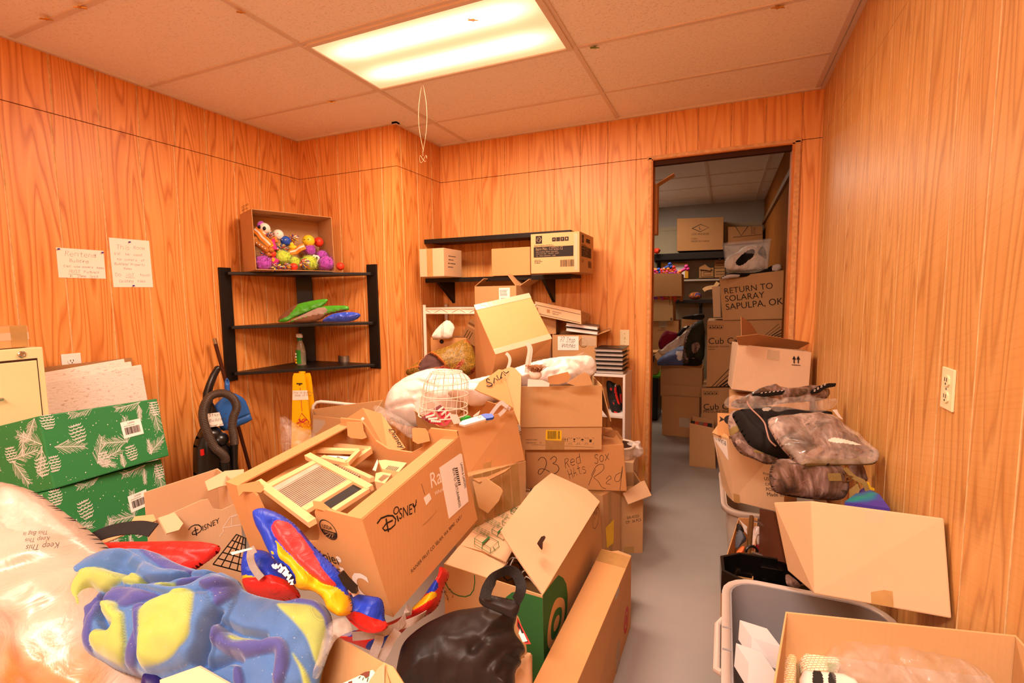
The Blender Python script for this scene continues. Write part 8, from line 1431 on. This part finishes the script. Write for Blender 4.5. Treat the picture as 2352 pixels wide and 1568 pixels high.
mb = MB(); P = [Vector(onY(*D2(*q), 5.0)) for q in ((1250, 690), (1190, 770), (1130, 780), (1040, 800), (985, 835))]; o0 = P[0].copy(); mb.strap([tuple(x - o0) for x in curve(P, 5)], (0, -1, 0), .05, .02); o = mb.build('coat_hanger', 'pine'); o.location = o0; tag(o, 'pale wooden coat hanger end sticking out left of the lettered carton', 'hanger')
# centre stacks
c = ybox('carton', 'plain cardboard box on the floor in the store room, under the one with clothes', [(1520.7, 998), (1606, 1004), (1607, 911), (1520.7, 904)], 3.42, .36, ('card_orange',), floor=True); c.strip('tape', 'f', c.w * .6, c.h * .35, .1, .1, 'tape_clear'); c.done()
zt_ = onY(1520.7, 904, 3.42)[2] + .003
c = ybox('open_carton', 'open cardboard box full of clothes in bags, upper of two', [(1517, 909), (1613, 913), (1613, 846), (1517.5, 838)], 3.41, .36, ('card_tan',), open_=True); c.flap('l', .12, 40); slab('lower_flap', [onY(*D3(*q), 3.395) for q in ((120, 705), (515, 730), (512, 832), (118, 808))], .006, 'card_tan', c.root); c.done()
flat('maroon', '8a1030', .85, var=.2); flat('pale_blue', '5a6a9a', .6); flat('olive_cloth', '2e2c18', .85, var=.5, vs=14)
r, pl = pf('clothes_bag', 'clear bag of blue and white clothes in the open box', 'bag of clothes', [(95, 500), (110, 440), (180, 390), (330, 300), (500, 330), (560, 470), (540, 520), (320, 505), (130, 510)], 4.95, facing(.2), .12, ['pale_blue', 'cover_white', 'bag_cloth'], conv=D3, res=50, wr=.02, wf=9, ridge=.7, part='clothes', patches=[([(250, 390), (300, 380), (340, 400), (340, 460), (280, 480)], 1), ([(430, 370), (500, 360), (500, 500), (420, 500)], 1), ([(350, 450), (560, 470), (560, 530), (340, 520)], 2)])
r, pl = pf('red_garment', 'dark red garment spilling out of the clothes bag', 'garment', [(100, 290), (140, 200), (180, 155), (215, 175), (300, 180), (310, 220), (260, 260), (180, 310), (130, 365)], 4.85, facing(.2), .08, ['maroon'], conv=D3, res=44, wr=.02, wf=9, ridge=.8, part='cloth'); o = puff('pale_lining', [D3(*q) for q in [(95, 340), (130, 365), (180, 310), (290, 230), (420, 130), (370, 250), (360, 290), (250, 360), (160, 395), (110, 390)]], pl4_ := Plane(*D3(250, 310), 4.90, facing(.2)), .05, ['milky_bag'], r, res=40, wr=.02, wf=10, ridge=.8); o.parent = r; o.matrix_parent_inverse = I4; o.matrix_local = pl.M().inverted() @ pl4_.M()
r, pl = pf('camouflage_jacket', 'dark camouflage jacket hanging over the clothes box', 'jacket', [(340, 500), (365, 320), (380, 180), (430, 110), (520, 50), (570, 70), (575, 300), (565, 480), (500, 460), (430, 420), (425, 500)], 4.80, facing(.1), .08, ['camo', 'olive_cloth'], conv=D3, res=56, wr=.02, wf=8, ridge=.6, part='cloth', patches=[([(360, 520), (380, 170), (580, 0), (600, 520)], 1), ([(420, 300), (480, 290), (500, 350), (450, 410), (425, 380)], 0)])
r, pl = pf('dark_sleeve', 'black sleeve with a white tag beside the camouflage jacket', 'garment', [(290, 220), (300, 180), (350, 130), (400, 110), (430, 120), (370, 160), (330, 220)], 4.78, facing(.2), .05, ['bag_cloth', 'paper'], conv=D3, res=30, part='cloth', patches=[([(345, 130), (370, 112), (390, 120), (370, 150)], 1)])
c = ybox('open_carton', 'narrow open cardboard box of shiny tins on the store room floor', [(1583, 1069.5), (1644, 1076.5), (1640, 983), (1584, 971)], 2.51, .28, ('card_tan',), open_=True, floor=True); c.done()
for k in range(5): p = onY(1590 + k * 10, 978 + k * 1.4, 2.62); mb = MB(); mb.box((0, 0, 0), (.034, .18, .05)); o = mb.build('tin', ['ink', 'toy_red', 'steel', 'ink_red', 'ink'][k], bevel=.004); o.location = p; tag(o, ['black tin at the left of the narrow box', 'red tin, second from the left in the narrow box', 'silver tin in the middle of the narrow box', 'dark red tin, fourth in the narrow box', 'black tin at the right of the narrow box'][k], 'tin', 'tins in the narrow box')
flat('tote_dark', '1e2228', .4); flat('lid_green', '4a9a1c', .4)
r = thing('storage_tote', 'dark tote with a bright green lid beside the refrigerator', 'storage tote', None); a, b2 = onY(*D3(0, 640), 4.0), onY(*D3(95, 640), 4.0); r.location = (a[0], 4.0, 0); mb = MB(); mb.box(((b2[0] - a[0]) / 2 - .05, .2, a[2] / 2), (b2[0] - a[0] + .1, .4, a[2])); mb.build('tub', 'tote_dark', r, bevel=.02); mb = MB(); mb.box(((b2[0] - a[0]) / 2 - .05, .2, a[2] + .015), (b2[0] - a[0] + .14, .44, .03)); mb.build('lid', 'lid_green', r, bevel=.006)
c = ybox('carton', 'cardboard box on the green-lidded tote', [D3(5, 612), D3(80, 612), D3(78, 385), D3(5, 390)], 4.02, .3, ('card_orange',)); c.done()
# cub cadet boxes, lettered carton, clear tub
YC = 2.95
def cub(px, label, fl=False):
  c = ybox('pressure_washer_carton', label, px, YC, .55, ('card_tan',), floor=fl)
  return c
c = cub([(1610, 1030), (1815, 1025), (1818, 888), (1612, 891)], 'lower pressure washer carton, half hidden', True)
c.tpx('f', 'Cub Cadet', D0(485, 1035), D0(830, 1032), sy=1.0); c.tpx('f', 'PRESSURE WASHER', D0(485, 1062), D0(770, 1058)); c.spx('f', [D0(485, 1040), D0(560, 1036)], .004)
for k in range(4): c.spx('f', [D0(*p) for p in ((487 + 30 * k, 885), (512 + 30 * k, 885), (512 + 30 * k, 915), (487 + 30 * k, 915), (487 + 30 * k, 885))], .003); c.ppx('f', [D0(492 + 30 * k, 910), D0(506 + 30 * k, 910), D0(500 + 30 * k, 890)])
c.done()
c = cub([(1623, 888), (1806, 884), (1806, 733), (1624.5, 737)], 'upper pressure washer carton with black stripes at its corner')
c.tpx('f', 'Cub Cadet', D0(525, 498), D0(870, 494), sy=1.0); c.tpx('f', 'PRESSURE WASHER', D0(525, 528), D0(695, 524)); c.spx('f', [D0(525, 543), D0(575, 541)], .004)
for k in range(4): c.spx('f', [D0(*p) for p in ((527 + 30 * k, 345), (553 + 30 * k, 343), (553 + 30 * k, 374), (527 + 30 * k, 376), (527 + 30 * k, 345))], .003); c.ppx('f', [D0(533 + 30 * k, 370), D0(548 + 30 * k, 368), D0(540 + 30 * k, 349)])
for k in range(6): c.spx('f', [D0(555 + 32 * k, 845 - k * 1), D0(755 + 10 * k, 640 + 42 * k)], .006 if k < 2 else .013)
for k in range(5): c.spx('f', [D0(990 + 26 * k, 425 + 3 * k), D0(1100 + 12 * k, 335 + 22 * k)], .004 if k < 2 else .008)
c.done()
c = ybox('lettered_carton', 'large carton lettered with a return address, on the pressure washer boxes', [(1659.6, 735.6), (1805, 732), (1803.5, 620), (1652.5, 637.5)], YC - .02, .40, ('card',), open_=True)
for s_, p0, p1 in (('RETURN TO', D0(658, 88), D0(1052, 44)), ('SOLARAY', D0(664, 152), D0(985, 118)), ('SAPULPA, OK', D0(670, 220), D0(1138, 172))): c.tpx('f', s_, p0, p1, sy=1.05)
c.done()
c = ybox('wrapped_carton', 'plastic-wrapped narrow carton left of the lettered one', [D2(1165, 1318), D2(1300, 1320), D2(1290, 760), D2(1140, 770)], YC + .1, .3, ('card_pale',)); c.strip('plastic_wrap', 'f', c.w / 2, c.h / 2, c.w * .98, c.h * .98, 'tape_clear'); c.done()
r, pl = pf('black_garment', 'black and white garments bulging out of the lettered carton', 'garment', [(850, 1265), (900, 1225), (980, 1190), (1080, 1195), (1300, 1190), (1400, 1130), (1500, 1090), (1560, 1100), (1560, 1180), (1300, 1215), (1000, 1250)], 4.36, facing(.3), .05, ['bag_cloth', 'cover_white'], conv=D1, res=60, wr=.012, wf=9, part='cloth', patches=[([(1440, 1130), (1500, 1080), (1570, 1080), (1570, 1190), (1430, 1185)], 1), ([(850, 1270), (930, 1225), (1090, 1225), (1080, 1245), (900, 1270)], 1)])
Pt = [D1(925, 1200), D1(1395, 1165), D1(1425, 830), D1(885, 880)]; f = [onY(u, v, YC + .02) for u, v in Pt]; q_ = [p + np.array([0, .34, 0]) for p in f]
r = thing('clear_tub', 'clear plastic tub of black and white clothes on the lettered carton', 'storage tub', Matrix.Translation(f[0])); mb = MB(); V = [tuple(p - f[0]) for p in f + q_]; mb.add(V, [(0, 1, 2, 3), (5, 4, 7, 6), (4, 0, 3, 7), (1, 5, 6, 2), (4, 5, 1, 0)], 0); mb.build('tub', 'clear_tub', r, bevel=.01, solid=.003)
mb = MB(); mb.tube([tuple(p - f[0]) for p in (f[3], f[2], q_[2], q_[3])], .010, 0, 8, closed=True); mb.build('rim', 'clear_tub', r)
pt_ = Plane(*D1(1160, 1030), 4.42, facing(.1))
o = puff('folded_clothes', [D1(*q) for q in [(930, 1180), (910, 1080), (960, 1000), (1080, 960), (1100, 920), (1200, 880), (1380, 890), (1390, 1050), (1380, 1150), (1100, 1185)]], pt_, .06, ['paper', 'bag_cloth', 'paper_warm'], None, res=56, wr=.02, wf=9, ridge=.7, patches=[([D1(*q) for q in [(980, 1100), (1180, 930), (1240, 1000), (1080, 1150)]], 1), ([D1(*q) for q in [(1230, 1000), (1330, 900), (1400, 890), (1400, 1060), (1330, 1060)]], 1)]); tag(o, 'black and white folded clothes inside the clear tub', 'clothes')
